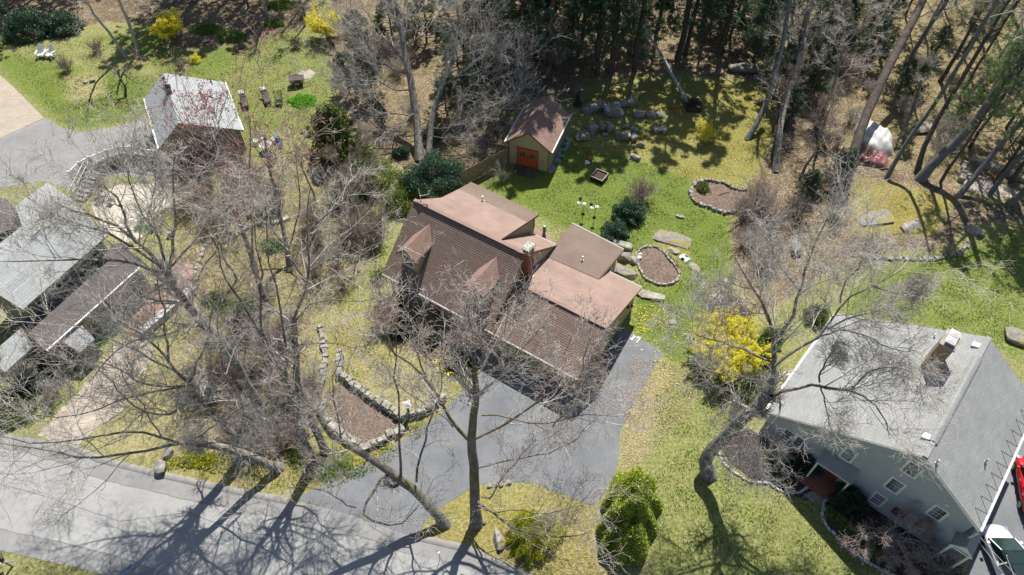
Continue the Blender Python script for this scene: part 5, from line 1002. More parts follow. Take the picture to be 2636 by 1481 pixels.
for i,(x,y,s,c) in enumerate(((172,180,1.2,'grey bare shrub in the rock garden on the upper left lawn'),(245,130,1.,'grey bare shrub left of the birch pair'),(760,45,1.5,'pinkish bare shrub at the top edge above the cart'),(745,118,.9,'low dry shrub heap on the lawn above the cart'),(455,175,.9,'low grey shrub below the upper left forsythia'))):
    twiggy(c,G('v',x,y),s,s*1.1,'twig_red' if i==2 else 'twig_dark',290+i,30,mult=1.)
leafy('yew shrub with ochre tips at the left edge beside the path foot',G('i',60,290),2.3,1.5,1.2,'yew_dark',7000,.17,300,name='yew',asp=.3)
leafy('dark green hedge behind the ochre yew at the left edge',G('i',330,60),2.3,1.2,1.1,'darkleaf',5200,.17,301,name='yew',asp=.3,rot=.6)
leafy('lime green ground cover strip between left house and pale path',G('r8',790,1200),.6,2.7,.3,'lime',3600,.14,302,rot=-.55,name='ground_cover',cat='plants')
leafy('lime tuft on the patio bed below the round patio',G('r8',1060,400),.7,.5,.3,'lime',700,.14,303,name='ground_cover',cat='plants')
leafy('green shrub beside the white corner of the tan house front',G('f',870,720),.8,.7,1.3,'holly',2200,.14,304,name='shrub')
for i,(x,y,s) in enumerate(((1010,830,1.3),(1075,850,1.2),(1150,915,1.2),(980,780,1.2))):
    leafy(('dark shrub below the front gutter near the red door','dark evergreen left of the red front door','dark shrub between front door and garage doors','dark shrub at the left end of the house front')[i],G('v',x,y),s,s*.8,s,'darkleaf',3200,.15,310+i,name='shrub')
twiggy('bare purple brown bush at the front left corner of the tan house lawn',G('v',975,820),1.6,1.9,'twig_red',320,40,'bud',.06,1,1.2)
# green undergrowth in the ravine
for i,(x,y,rx,ry,h,m) in enumerate(((690,1060,2.2,1.2,1.1,'rhody'),(640,960,1.6,1.1,.9,'darkleaf'),(600,780,1.6,1.3,.6,'groundcover'),(540,760,1.2,1.,.5,'yew_dark'),(830,1180,2.,.9,.35,'groundcover'),(760,1150,1.3,.9,.4,'yew_dark'),(500,1160,2.2,.7,.3,'yew'),(690,620,1.2,.9,.6,'groundcover'))):
    c=('glossy shrub mass in the middle of the ravine','dark shrub mass higher in the ravine','low green patch on the slope right of the pink paving','small olive shrub on the slope by the pink paving','budding green bramble along the driveway edge','olive bramble between the ravine trees and driveway','mossy creeping shrub along the road kerb','low green patch below the patio trees')[i]
    leafy(c,G('v',x,y),rx,ry,h,m,3600,.15,330+i,name='undergrowth',lump=.45,cat='shrub',dense=.2)
# brush: one bush built, then copied
br=[twiggy('',(0,0),1.3,1.7,'twig',350,26,mult=1.,name='brush_shrub'),twiggy('',(0,0),1.1,1.4,'twig_dark',351,24,mult=1.,name='brush_shrub'),twiggy('',(0,0),1.5,2.2,'twig_red',352,26,mult=1.,name='brush_shrub')]
def scatter(P,n,label,group,seed,s0=.7,s1=1.2,ks=(0,1,2)):
    r=random.Random(seed); xs=[p[0] for p in P]; ys=[p[1] for p in P]; c=0
    while c<n:
        x=r.uniform(min(xs),max(xs)); y=r.uniform(min(ys),max(ys))
        if inpoly(np.array([x]),np.array([y]),P)[0]:
            o=copy_tree(br[r.choice(ks)],G('v',x,y),r.uniform(0,6),r.uniform(s0,s1),None,group); o['category']='shrub'; groups.setdefault((label,group),[]).append(o); c+=1
scatter([(500,800),(700,740),(800,800),(790,1020),(740,1150),(560,1140),(480,960)],38,'leafless brush in the ravine','brush in the ravine',1)
scatter([(820,480),(1000,480),(960,620),(880,740),(800,720),(780,580)],20,'leafless brush left of tan house','brush left of the tan house',2,.8,1.3)
scatter([(400,420),(560,420),(700,470),(700,580),(560,640),(470,560)],22,'leafless brush around the patio','brush around the patio',3,.7,1.2)
scatter([(1980,150),(2300,150),(2500,300),(2400,420),(2130,420),(2100,560),(1950,560),(1960,330)],30,'leafless undergrowth in right woods','undergrowth in the right woods',4,.7,1.3)
scatter([(850,50),(1330,30),(1300,330),(1000,380),(900,300)],20,'leafless undergrowth beneath huge maple','undergrowth beneath the maple',5,.6,1.2)
scatter([(0,900),(160,950),(120,1050),(0,1080)],7,'leafless brush beside left edge yew','brush at the left edge',6,.7,1.1)
scatter([(1850,480),(1960,500),(2000,640),(1900,720),(1850,620)],14,'leafless brush right of stone ringed bed','brush right of the back lawn',7,.7,1.1)
scatter([(1330,20),(1880,20),(1900,180),(1560,170),(1400,220)],22,'leafless brush under the dark pines','brush under the dark pines',8,.7,1.2)
for o in br:
    for c in list(o.children): bpy.data.objects.remove(c)
    bpy.data.objects.remove(o)
br=[]
ORD=['first','second','third','fourth','fifth','sixth','seventh','eighth','ninth','tenth','eleventh','twelfth','thirteenth','fourteenth','fifteenth','sixteenth','seventeenth','eighteenth','nineteenth','twentieth']
TENS={20:'twenty',30:'thirty',40:'forty',50:'fifty'}
def ordw(i):
    if i<20: return ORD[i]
    t=(i+1)//10*10; u_=(i+1)%10
    return TENS[t]+'-'+ORD[u_-1] if u_ else {20:'twentieth',30:'thirtieth',40:'fortieth',50:'fiftieth'}[t]
for (desc,gp_),L in groups.items():
    L.sort(key=lambda o: topx(np.array(o.location))[0])
    for i,o in enumerate(L): o['label']=ordw(i)+(' from the left, ' if o['category']=='shrub' else ' trunk from the left, ')+desc
# ---------------------------------------------------------------- stuff: fallen leaves, dandelions, grass
def scatter_stuff(name,label,cat,polys,n,mat,size,seed,asp=.7,z=.03,upright=False):
    rng=np.random.RandomState(seed); C_=[]
    for P,wt in polys:
        P_=np.array(P,float); k=0; tot=int(n*wt)
        while k<tot:
            x=rng.uniform(P_[:,0].min(),P_[:,0].max(),4000); y=rng.uniform(P_[:,1].min(),P_[:,1].max(),4000); m=inpoly(x,y,P); x=x[m][:tot-k];y=y[m][:tot-k]; k+=len(x)
            X=x*1.0236;Y=y*1.0236; a=(X-1318)/FPX;b=-(Y-740.5)/FPX; dz=b*SA-CA_; t=-CAMH/dz; C_.append(np.stack([a*t,(b*CA_+SA)*t,np.full_like(t,z)],1))
    C_=np.concatenate(C_); a=nrm(np.c_[rng.normal(size=(len(C_),2)),rng.normal(size=len(C_))*.25]); b=np.c_[-a[:,1],a[:,0],rng.normal(size=len(C_))*.25]; s=(size*rng.uniform(.6,1.3,len(C_)))[:,None]
    C_[:,2]+=rng.uniform(0,.03,len(C_)); V=np.stack([C_-a*s/2,C_+b*s*asp/2,C_+a*s/2,C_-b*s*asp/2],1).reshape(-1,3); V[:,2]=np.maximum(V[:,2],.008)
    o=npmesh(name,V,np.arange(len(V)).reshape(-1,4),mat); tag(o,label,cat,kind='stuff'); return o
scatter_stuff('fallen_leaves','brown fallen leaves strewn over lawns and woods floor','leaves',[
 ([(1280,430),(1420,350),(1780,440),(1850,700),(1790,870),(1590,830),(1600,640),(1340,530)],.03),([(560,110),(840,80),(850,250),(800,330),(620,300)],.05),([(1580,890),(1700,920),(1800,950),(1640,1150),(1560,1190)],.06),
 ([(1850,500),(2000,520),(1980,740),(1850,700)],.08),([(1960,100),(2570,0),(2570,420),(2130,600),(1980,420)],.3),([(850,0),(1900,0),(1900,190),(1480,230),(1240,420),(1000,420)],.2),([(400,680),(780,600),(800,1150),(420,1160)],.12),([(1480,230),(1950,230),(1900,450),(1500,400)],.03),([(1070,1300),(1650,1300),(1650,1440),(1200,1440)],.03),([(460,80),(800,20),(850,60),(640,100),(500,150)],.05)],52000,K['litter'],.085,401)
scatter_stuff('dandelions','yellow dandelion flowers in the grass by the garage wall','flowers',[([(1590,770),(1680,760),(1680,830),(1600,840)],.75),([(1640,840),(1730,840),(1700,1000),(1650,980)],.25)],260,K['dandelion'],.085,402,1.,.06)
scatter_stuff('dandelions','yellow daffodils in the bed by the front lawn','flowers',[([(1085,915),(1110,905),(1145,940),(1140,955),(1110,940)],1.)],60,K['dandelion'],.13,403,1.,.3)
gz=[([(1280,430),(1420,350),(1780,440),(1850,700),(1790,870),(1600,830),(1600,640),(1340,530)],.22),([(1640,900),(1820,960),(1830,1150),(2100,1300),(2250,1440),(1660,1440),(1650,1250)],.13),([(0,95),(440,110),(640,110),(840,90),(850,300),(620,330),(380,180),(330,310),(150,310)],.28),([(830,800),(1000,870),(1120,1000),(860,960)],.04),([(2380,640),(2560,560),(2560,900),(2150,780),(2200,650)],.12),([(1480,230),(1950,230),(1900,450),(1500,400)],.06),([(430,1170),(640,1190),(1130,1040),(950,1190),(790,1240)],.08)]
def grass(n,seed):
    rng=np.random.RandomState(seed); C_=[]
    for P,wt in gz:
        P_=np.array(P,float); k=0; tot=int(n*wt)
        while k<tot:
            x=rng.uniform(P_[:,0].min(),P_[:,0].max(),20000); y=rng.uniform(P_[:,1].min(),P_[:,1].max(),20000); m=inpoly(x,y,P); x=x[m][:tot-k];y=y[m][:tot-k]; k+=len(x)
            X=x*1.0236;Y=y*1.0236; a=(X-1318)/FPX;b=-(Y-740.5)/FPX; dz=b*SA-CA_; t=-CAMH/dz; C_.append(np.stack([a*t,(b*CA_+SA)*t,np.zeros_like(t)],1))
    C_=np.concatenate(C_)
    # clumpy: keep by a cheap sum of sines
    f=np.sin(C_[:,0]*1.7+np.sin(C_[:,1]*1.1)*2)+np.sin(C_[:,1]*2.3+np.sin(C_[:,0]*.9)*2)+rng.normal(size=len(C_))*.8; C_=C_[f>.1]
    n=len(C_); a=rng.uniform(0,6.28,n); d=np.stack([np.cos(a),np.sin(a),np.zeros(n)],1); h=rng.uniform(.05,.13,n)[:,None]; ln=rng.normal(size=(n,3))*.05; ln[:,2]=0
    V=np.stack([C_-d*.035,C_+d*.035,C_+d*.02+ln+h*np.array([0,0,1.]),C_-d*.02+ln+h*np.array([0,0,1.])],1).reshape(-1,3)
    o=npmesh('grass',V,np.arange(len(V)).reshape(-1,4),K['grass']); tag(o,'tufts of green grass growing through the lawns','grass',kind='stuff')
K['grass']=leafM('grass blades',[(.13,.21,.03),(.19,.28,.05),(.29,.37,.09),(.42,.44,.17)],.7,.35)
grass(60000,404)
K['pebble']=M2('blue grey pebbles',(.15,.17,.2),(.5,.53,.57),3,.9,.6,10)
# ================================================================ STONES, WALLS, FENCES, OBJECTS, CARS
def rockmesh(sx,sy,sz,seed,npt=16):
    import bmesh
    rng=np.random.RandomState(seed); bm=bmesh.new()
    p=rng.uniform(-1,1,(npt,3)); p/=np.maximum(np.abs(p).max(1,keepdims=True)**.75,.3)
    for q in p: bm.verts.new((q[0]*sx,q[1]*sy,q[2]*sz))
    r_=bmesh.ops.convex_hull(bm,input=bm.verts); bmesh.ops.delete(bm,geom=list({e for e in r_['geom_interior'] if isinstance(e,bmesh.types.BMVert)}),context='VERTS')
    bmesh.ops.bevel(bm,geom=list(bm.edges),offset=min(sx,sy,sz)*.1,segments=1,affect='EDGES')
    bmesh.ops.triangulate(bm,faces=bm.faces); bmesh.ops.subdivide_edges(bm,edges=bm.edges,cuts=1)
    for v in bm.verts: v.co+=Vector(rng.normal(size=3)*min(sx,sy,sz)*.025)
    bm.verts.index_update(); V=[tuple(v.co) for v in bm.verts]; F=[tuple(v.index for v in f.verts) for f in bm.faces]; bm.free(); return V,F
def boulder(label,loc,sx,sy,sz,rz,seed,mat='rock',sink=.25,name='boulder',cat='rock',tilt=0):
    k_=.85 if mat=='rock' else 1.; V,F=rockmesh(sx*k_,sy*k_,sz*(k_ if mat!='mossrock' else .7),seed,16 if mat!='mossrock' else 44); o=npmesh(name,V,F,K[mat]); o.location=(loc[0],loc[1],sz*(1-sink)-sz*.35); o.rotation_euler=(tilt,0,rz); tag(o,label,cat); return o
B_=boulder
B_('tall pale boulder standing just right of the shed, leftmost upright stone',G('c',590,985),.75,1.0,.95,.4,1); B_('upright blue grey boulder second from the shed',G('c',655,960),.5,.85,.95,.1,2)
B_('mossy boulder wedged behind the two upright stones',G('c',715,975),.55,.7,.7,.6,3); B_('low mossy boulder ringed by dry stems beside the shed corner',G('c',515,1030),.8,.6,.5,.3,4,'mossrock')
B_('large broken boulder with lichen in the middle of the stone row',G('c',825,1025),.95,.75,.75,-.6,5); B_('squarish grey boulder right of the large broken one',G('c',897,1045),.42,.6,.6,.1,6); B_('small pale block at the right end of the stone row',G('c',950,1090),.5,.4,.45,.2,7)
B_('flat stone above the large broken boulder',G('c',835,950),.65,.4,.35,.1,8); B_('narrow tilted stone above the squarish boulder',G('c',905,980),.35,.6,.35,.7,9); B_('small rounded stone in front of the upright boulders',G('c',690,1010),.4,.3,.25,0,10)
B_('huge rounded outcrop boulder in shade behind the stone row',G('c',755,840),1.45,1.0,.8,.1,11); B_('broad ledge of moss edged rock left of the shaded outcrop',G('c',600,810),1.6,1.1,.6,.3,12,'rock'); B_('long dark sloping ledge above the shaded outcrop',G('c',840,780),1.7,.7,.5,.25,13)
B_('stacked slab stone at the foot of the fallen birch roots',G('c',940,870),.75,.45,.4,0,14); B_('pale rock below the fallen birch roots',G('c',1030,865),.8,.5,.4,.2,15); B_('pale cracked rock right of the slab stone',G('c',1100,870),.7,.5,.4,-.2,16)
B_('small upright white stone on top of the dark ledge',G('c',903,728),.25,.22,.35,0,17,'stone'); B_('single mossy boulder lying on the lawn between bench and planter box',G('c',915,1185),.75,.45,.38,-.1,18)
B_('thin grey stone on the lawn right of the rhododendrons',G('g',1175,298),.5,.25,.15,-.1,19); B_('dark flat topped rock under the hemlocks at the back of the mossy lawn',G('c',1720,530),2.2,.9,.6,-.2,20); B_('grey stone beside the dark flat topped rock',G('c',1830,590),.8,.5,.35,0,21)
B_('white round boulder at the edge of the shaded lawn, left of a pair',G('q',803,765),.65,.6,.5,.1,22,'stone'); B_('dark boulder beside the white round one',G('q',845,785),.4,.4,.4,.1,23); B_('grey ledge below the yellow moss patch',G('q',440,740),1.3,.7,.2,.3,24); B_('moss yellow ledge under the slim bent tree',G('q',230,690),1.8,.9,.2,.2,25,'mossrock')
B_('pale flat rock in the leaf litter behind the tarps',G('q',515,170),1.3,.8,.4,.1,26,'stone'); B_('dark rock at the left side of the oak crown',G('h',190,530),.6,.9,.6,0,27); B_('rocky ledge with moss at the right frame edge below the shaded lawn',G('h',1760,1150),1.1,.8,.4,-.5,28,'mossrock'); B_('grey block at the back of the right woods',G('q',850,95),.8,.5,.5,.4,29)
B_('moss covered ledge rising from the lawn beside the oval bed',G('g',1120,450),1.7,.8,.16,-.35,30,'mossrock',.4); B_('bare pale ledge patch by the soil bag',G('g',1275,650),.55,.4,.1,-.5,31,'stone'); B_('small tan rock above the oval bed rim',G('g',1130,540),.55,.3,.16,-.5,32,'stone')
B_('mossy stone ledge stepping down from the wing corner, upper part',G('g',785,590),.7,.55,.75,.1,33); B_('long rock ledge behind the wing roof corner',G('g',760,500),1.3,.5,.4,-.5,34); B_('pale lichen ledge at the garage rear corner',G('g',950,840),1.4,.6,.18,-.3,35,'stone'); B_('moss and stone ledge between wing and garage eaves',G('g',790,700),1.0,.6,.4,-.5,36,'mossrock'); B_('narrow stone joining the wing corner ledge to the oval bed',G('g',845,610),.6,.3,.35,-.4,37,'stone')
B_('small grey stone on the lawn near the dandelions',G('g',1125,1040),.35,.25,.1,0,38,'stone'); B_('rock pile edge on the driveway island, left of the yew',G('j',1590,1085),.25,.2,.2,0,39); B_('dark weathered rock outcrop beside the yew mound',G('j',1690,1190),.45,1.0,.4,.3,40)
for i,(x,y) in enumerate(((1640,820),(1670,815),(1720,810),(1775,800))): B_('small pale edging stone on the driveway island rim, '+ORD[i]+' of four from the left',G('j',x,y),.2,.16,.15,i,41+i,'stone')
B_('rough stone outcrop at the kerb end of the beige lawn',G('i',1140,690),.45,.75,.45,.2,46); B_('rock in the sloping bank above the kerb outcrop',G('i',1190,600),.35,.7,.4,-.2,47); B_('pale rock in the leaf bed on the upper left lawn',G('a',640,615),.3,.25,.22,0,48,'stone'); B_('second pale rock at the edge of the upper left leaf bed',G('a',690,610),.35,.22,.2,0,49,'stone')
# stone borders
def stones_path(P,w,h,ln,seed,courses=1,jit=.12,closed=False):
    r=np.random.RandomState(seed); P=[np.array(p[:2]) for p in P]
    if closed: P=P+[P[0]]
    s=np.r_[0,np.cumsum([np.linalg.norm(P[i+1]-P[i]) for i in range(len(P)-1)])]; X=[p[0] for p in P];Y=[p[1] for p in P]; mb=MB(); 
    for c in range(courses):
        q=r.uniform(0,.2)
        while q<s[-1]:
            l_=ln*r.uniform(.6,1.4); m=min(q+l_/2,s[-1]); a=np.array([np.interp(m-.05,s,X),np.interp(m-.05,s,Y)]); b=np.array([np.interp(m+.05,s,X),np.interp(m+.05,s,Y)]); d=(b-a)/max(np.linalg.norm(b-a),1e-6); n=np.array([-d[1],d[0]]); ce=(a+b)/2+n*r.normal()*jit*w
            hh=h/courses; z0=c*hh; z1=z0+hh*r.uniform(.85,1.15); ww=w*r.uniform(.75,1.15); V=[]
            for z,sh in ((z0,1.),(z0+.7*(z1-z0),.98),(z1,.82)):
                for sx_,sy_ in ((-1,-1),(1,-1),(1,1),(-1,1)):
                    e=ce+d*sx_*(l_*.47)*sh*r.uniform(.85,1)+n*sy_*ww/2*sh*r.uniform(.82,1.05); V.append((e[0]+r.normal()*.02,e[1]+r.normal()*.02,z+(r.normal()*.03 if z>z0 else 0)))
            mb.add(V,[(3,2,1,0)]+[(k*4+i,k*4+(i+1)%4,k*4+4+(i+1)%4,k*4+4+i) for k in range(2) for i in range(4)]+[(8,9,10,11)])
            q+=l_
    return mb
def border(label,P,w,h,ln,seed,mat='stone',closed=False,courses=1,name='stone_border',cat='stone border'):
    o=stones_path(P,w,h,ln,seed,courses,closed=closed).build(name,K[mat],bevel=.02); tag(o,label,cat); return o
def soil_mound(label,P,h,seed,name='garden_bed'):
    P=[np.array(p[:2]) for p in P]; c=sum(P)/len(P); rng=np.random.RandomState(seed); V=[(c[0],c[1],h)]; F=[]; n=len(P); rings=7
    for k in range(1,rings+1):
        f=k/rings
        for p in P: q=c+(p-c)*f; V.append((q[0]+rng.normal()*.03,q[1]+rng.normal()*.03,h*(1-f**3)+rng.normal()*.02+.01))
    F=[(0,1+i,1+(i+1)%n) for i in range(n)]
    for k in range(rings-1):
        for i in range(n): a=1+k*n; F.append((a+i,a+n+i,a+n+(i+1)%n,a+(i+1)%n))
    o=npmesh(name,V,F,K['soilbed'],smooth=True)
    if o.data.polygons[0].normal.z<0: o.data.flip_normals()
    tag(o,label,'garden bed'); return o
K['soilbed']=M2('bed soil with leaf bits',(.1,.07,.055),(.24,.18,.14),5,.95,.8,26)
ov=[G('v',x,y) for x,y in ((1603,640),(1618,624),(1645,622),(1666,632),(1682,652),(1697,670),(1708,690),(1700,708),(1684,716),(1660,717),(1636,709),(1618,694),(1606,668))]
def dens(P,closed=True,k=4):
    Q=[];n=len(P)
    for i in range(n if closed else n-1):
        p0,p1,p2,p3=[np.array(P[j%n if closed else min(max(j,0),n-1)][:2]) for j in (i-1,i,i+1,i+2)]
        for t_ in np.arange(k)/k: Q.append(.5*(2*p1+(p2-p0)*t_+(2*p0-5*p1+4*p2-p3)*t_**2+(3*p1-p0-3*p2+p3)*t_**3))
    if not closed: Q.append(np.array(P[-1][:2]))
    return Q
soil_mound('oval bed of dark soil ringed with pale stones in the back lawn',dens(ov,True,3),.12,60)
border('ring of thin pale stones around the oval bed',dens(ov),.2,.2,.42,61,closed=True)
ub=[G('v',x,y) for x,y in ((1880,478),(1855,478),(1820,462),(1790,457),(1762,457),(1745,465),(1738,480),(1738,495),(1750,510),(1766,518),(1785,523),(1800,530),(1822,536),(1848,535))]
soil_mound('upper bed of dry soil and stems enclosed by rounded stones',dens(ub+[G('v',1885,520)],True,3),.1,62)
border('horseshoe of rounded grey stones around the upper bed',dens(ub,False),.36,.26,.5,63,'rock')
border('white stone edging curving beside the forsythia, right of the back lawn',dens([G('v',x,y) for x,y in ((1828,702),(1822,715),(1815,732),(1798,745),(1782,765),(1780,785),(1790,800))],False),.3,.22,.5,64)
gb=[G('l',x,y) for x,y in ((-330,450),(-350,560),(-290,680),(-130,790),(0,800),(75,850),(200,872),(300,820))]
border('curved pale brick edging of the left bed before the grey house',dens(gb,False),.17,.14,.3,65,'concrete')
border('long curved pale brick edging of the right bed before the grey house',dens([G('l',x,y) for x,y in ((460,860),(400,930),(385,1020),(410,1100),(480,1180),(560,1260),(650,1330),(760,1390),(880,1450),(1000,1500))],False),.17,.14,.3,66,'concrete')
soil_mound('dark shaded mulch bed along the grey house gable',[G('l',x,y) for x,y in ((480,870),(410,940),(400,1030),(430,1100),(500,1180),(590,1265),(700,1345),(800,1395),(1000,1480),(1350,1440),(1300,1330),(1150,1230),(1000,1150),(760,990),(640,900))],.1,67).data.materials[0]=K['soil']
soil_mound('dark mulch bed left of the grey house walk',[G('l',x,y) for x,y in ((-300,480),(-320,560),(-260,660),(-120,765),(0,780),(80,825),(200,850),(270,800),(340,720),(100,600),(0,520),(-120,420))],.1,68).data.materials[0]=K['soil']
def wallS(label,P,w,h,ln,seed,c=3,mat='stone'): return border(label,P,w,h,ln,seed,mat,False,c,'stone_wall','stone wall')
wallS('stone retaining wall running down the front lawn edge to the driveway, upper V shaped wall',[G('v',x,y) for x,y in ((856,882),(856,945),(930,1000),(1000,1048),(1018,1052),(1060,1040),(1115,1005))],.5,.62,.6,70)
wallS('lower V shaped dry stone wall around the dark flower bed by the driveway',[G('v',x,y) for x,y in ((812,1010),(815,1045),(835,1075),(880,1110),(915,1128),(950,1115),(1010,1085))],.55,.5,.6,71)
wallS('narrow broken stone wall beside the front lawn path, left of the V walls',[G('v',x,y) for x,y in ((806,820),(815,860),(820,905),(812,960),(800,990))],.45,.4,.5,72,2)
soil_mound('sunken dark flower bed between the two V shaped stone walls',[G('v',x,y) for x,y in ((830,1010),(858,970),(920,1010),(990,1055),(1005,1075),(950,1100),(915,1112),(880,1095),(840,1060))],.06,73)
wallS('low field stone wall with a gap in the sandy clearing at the right',[G('q',x,y) for x,y in ((770,345),(850,375),(940,405),(1020,440),(1100,470))],.7,.5,.8,74,2); wallS('short pile of white stones at the corner of the sandy clearing',[G('q',x,y) for x,y in ((757,360),(750,400),(730,465))],.6,.45,.7,75,1)
wallS('field stone wall below the yellow moss ledge at the top of the shaded lawn',[G('h',x,y) for x,y in ((560,560),(800,590),(1000,600),(1200,590),(1340,560),(1390,500))],.4,.22,.6,76,1,'rock')
border('line of broken white stones on the slope below the patio',dens([G('v',x,y) for x,y in ((735,545),(700,560),(640,565),(600,590),(560,610))],False),.5,.25,.8,77)
border('pale stones edging the pink paving end',dens([G('v',x,y) for x,y in ((545,590),(520,620),(500,660),(480,720))],False),.35,.2,.6,78)
# white concrete wall pieces of the pink paving
for lab,a,b_ in (('long low white wall along the lower pink paving',(1050,1195),(1320,955)),('short low white wall piece along the upper pink paving',(1350,925),(1445,850))):
    A=G('r8',*a);B=G('r8',*b_); mb=MB(); d=(B-A)[:2]; L_=np.linalg.norm(d); mb.box(0,L_,-.55,0,-.05,.55); mb.box(-.03,L_+.03,-.58,.03,.55,.61)
    o=mb.build('low_wall',K['concrete'],bevel=.015); o.location=(A[0],A[1],0); o.rotation_euler=(0,0,math.atan2(d[1],d[0])); tag(o,lab,'low wall')
# curved patio wall with white rail
cw=dens([G('a',x,y) for x,y in ((585,1400),(660,1330),(730,1290),(850,1240),(940,1215),(1030,1210),(1120,1228),(1215,1240))],False)
mb=MB(); 
for a,b_ in zip(cw[:-1],cw[1:]): mb.bar((a[0],a[1],.0),(b_[0],b_[1],.0),.25,2.1)
cwo=mb.build('curved_wall',K['rock']); tag(cwo,'curved grey retaining wall around the round patio','retaining wall')
mb=MB(); s_=0
rail=empty('white_railing',(0,0,0),0,'white picket railing along the top of the curved patio wall','railing')
mb=MB()
for a,b_ in zip(cw[:-1],cw[1:]): mb.bar((a[0],a[1],1.95),(b_[0],b_[1],1.95),.1,.06); mb.bar((a[0],a[1],1.2),(b_[0],b_[1],1.2),.06,.05)
mb.build('rail',K['white'],rail); mb=MB(); cwn=dens([(*q,0) for q in cw],False,3)
for q in cwn: mb.bar((q[0],q[1],1.05),(q[0],q[1],1.95),.04)
mb.build('baluster',K['white'],rail); 
for q in cw[::4]: m2=MB(); m2.box(q[0]-.07,q[0]+.07,q[1]-.07,q[1]+.07,1.0,2.1); m2.build('post',K['white'],rail)
# stairs with white handrail at left end of the patio wall
st=empty('patio_steps',tuple(G('r8',620,190)),0,'grey steps with white handrails leading down to the patio','steps'); a=G('r8',545,185); b_=G('r8',700,30); d=(b_-a)[:2]; th_=math.atan2(d[1],d[0]); st.location=(a[0],a[1],0); st.rotation_euler=(0,0,th_); mb=MB(); L_=np.linalg.norm(d)
for i in range(7): mb.box(i*L_/7,(i+1)*L_/7,-1.3,-.1,0,.17*(i+1))
mb.build('tread',K['gutter'],st)
for y_ in (-.05,-.5):
    mb=MB(); mb.bar((0,y_,1.),(L_,y_,2.1),.07,.06); mb.bar((0,y_,.0),(0,y_,1.05),.08); mb.bar((L_,y_,.9),(L_,y_,2.15),.08); [mb.bar((L_*k/12,y_,.1+.17*7*k/12),(L_*k/12,y_,1.+1.1*k/12),.035) for k in range(1,12)]; mb.build('handrail',K['white'],st)
sheet('pebble_strip',wob([G('r5',*p) for p in ((835,1255),(1080,740),(1190,760),(1100,960),(960,1180),(900,1260))],.08),K['pebble'],.012)
for i_,(x_,y_) in enumerate(((960,1130),(1040,1050),(1070,880),(1100,800),(1060,970))): leafy('bright green perennial clump beside the shed, '+('nearest','second from','fourth from','farthest from','third from')[i_]+' the front corner',G('r5',x_,y_),.22,.22,.25,'lime',160,.12,600+i_,name='perennial',cat='plant')
# tan board fence left of the shed
fa=G('v',1155,478); fbx=G('r5',290,1120); fz=1.75
ta=G('b',1530,1330,0); tb_=G('b',1890,1215,0)
fe=empty('wooden_fence',(ta[0],ta[1],0),0,'tan vertical board fence running from the house rear corner to the shed','fence')
A=G('p',1150,500); B=S.W(-w+.2,.3); d=(B-A)[:2]; L_=np.linalg.norm(d); fe.location=(A[0],A[1],0); fe.rotation_euler=(0,0,math.atan2(d[1],d[0])); n=int(L_/.16); rr=random.Random(4)
mb=MB()
for i in range(n): h_=1.78+rr.uniform(-.03,.03); mb.box(i*L_/n+.004,(i+1)*L_/n-.004,-.012-rr.uniform(0,.006),.012,.04,h_)
mb.build('board_panel',K['fence'],fe); mb=MB(); mb.box(0,L_,.014,.06,.4,.5); mb.box(0,L_,.014,.06,1.4,1.5); mb.build('rail',K['fence'],fe)
for i in range(int(L_/2.4)+1): mb=MB(); mb.box(i*2.4,i*2.4+.1,.062,.16,0,1.7); mb.build('post',K['fence'],fe)
# adirondack chairs
def adirondack(label,loc,rz):
    r=empty('adirondack_chair',(loc[0],loc[1],0),rz,label,'garden chair','white garden chairs on the upper left lawn')
    mb=MB(); mb.slab([(-.27,-.3,.38),(.27,-.3,.38),(.27,.25,.27),(-.27,.25,.27)],.03); mb.build('seat',K['chair'],r)
    mb=MB()
    for i in range(7):
        x=(i-3)*.085; h_=.78-abs(i-3)**2*.022; mb.bar((x*.85,.22,.25),(x*1.25,.22+.38*h_/.78,.25+h_),.072,.02,(0,-1,.3))
    mb.build('backrest',K['chair'],r)
    for s_ in (-1,1):
        mb=MB(); mb.slab([(s_*.36-.07,-.35,.58),(s_*.36+.07,-.35,.58),(s_*.36+.05,.4,.56),(s_*.36-.05,.4,.56)],.025); mb.build('armrest',K['chair'],r)
        mb=MB(); mb.bar((s_*.34,-.3,0),(s_*.34,-.3,.56),.06,.09); mb.build('leg',K['chair'],r); mb=MB(); mb.bar((s_*.3,-.3,.36),(s_*.3,.55,.02),.04,.12); mb.build('leg',K['chair'],r)
    return r
adirondack('white slatted garden chair on the upper left lawn, left one of two',G('a',322,425),.2); adirondack('white slatted garden chair on the upper left lawn, right one of two',G('a',385,428),-.35)
for c in bpy.data.objects:
    if c.name.startswith('adirondack_chair'): c.scale=(1.25,1.25,1.2)
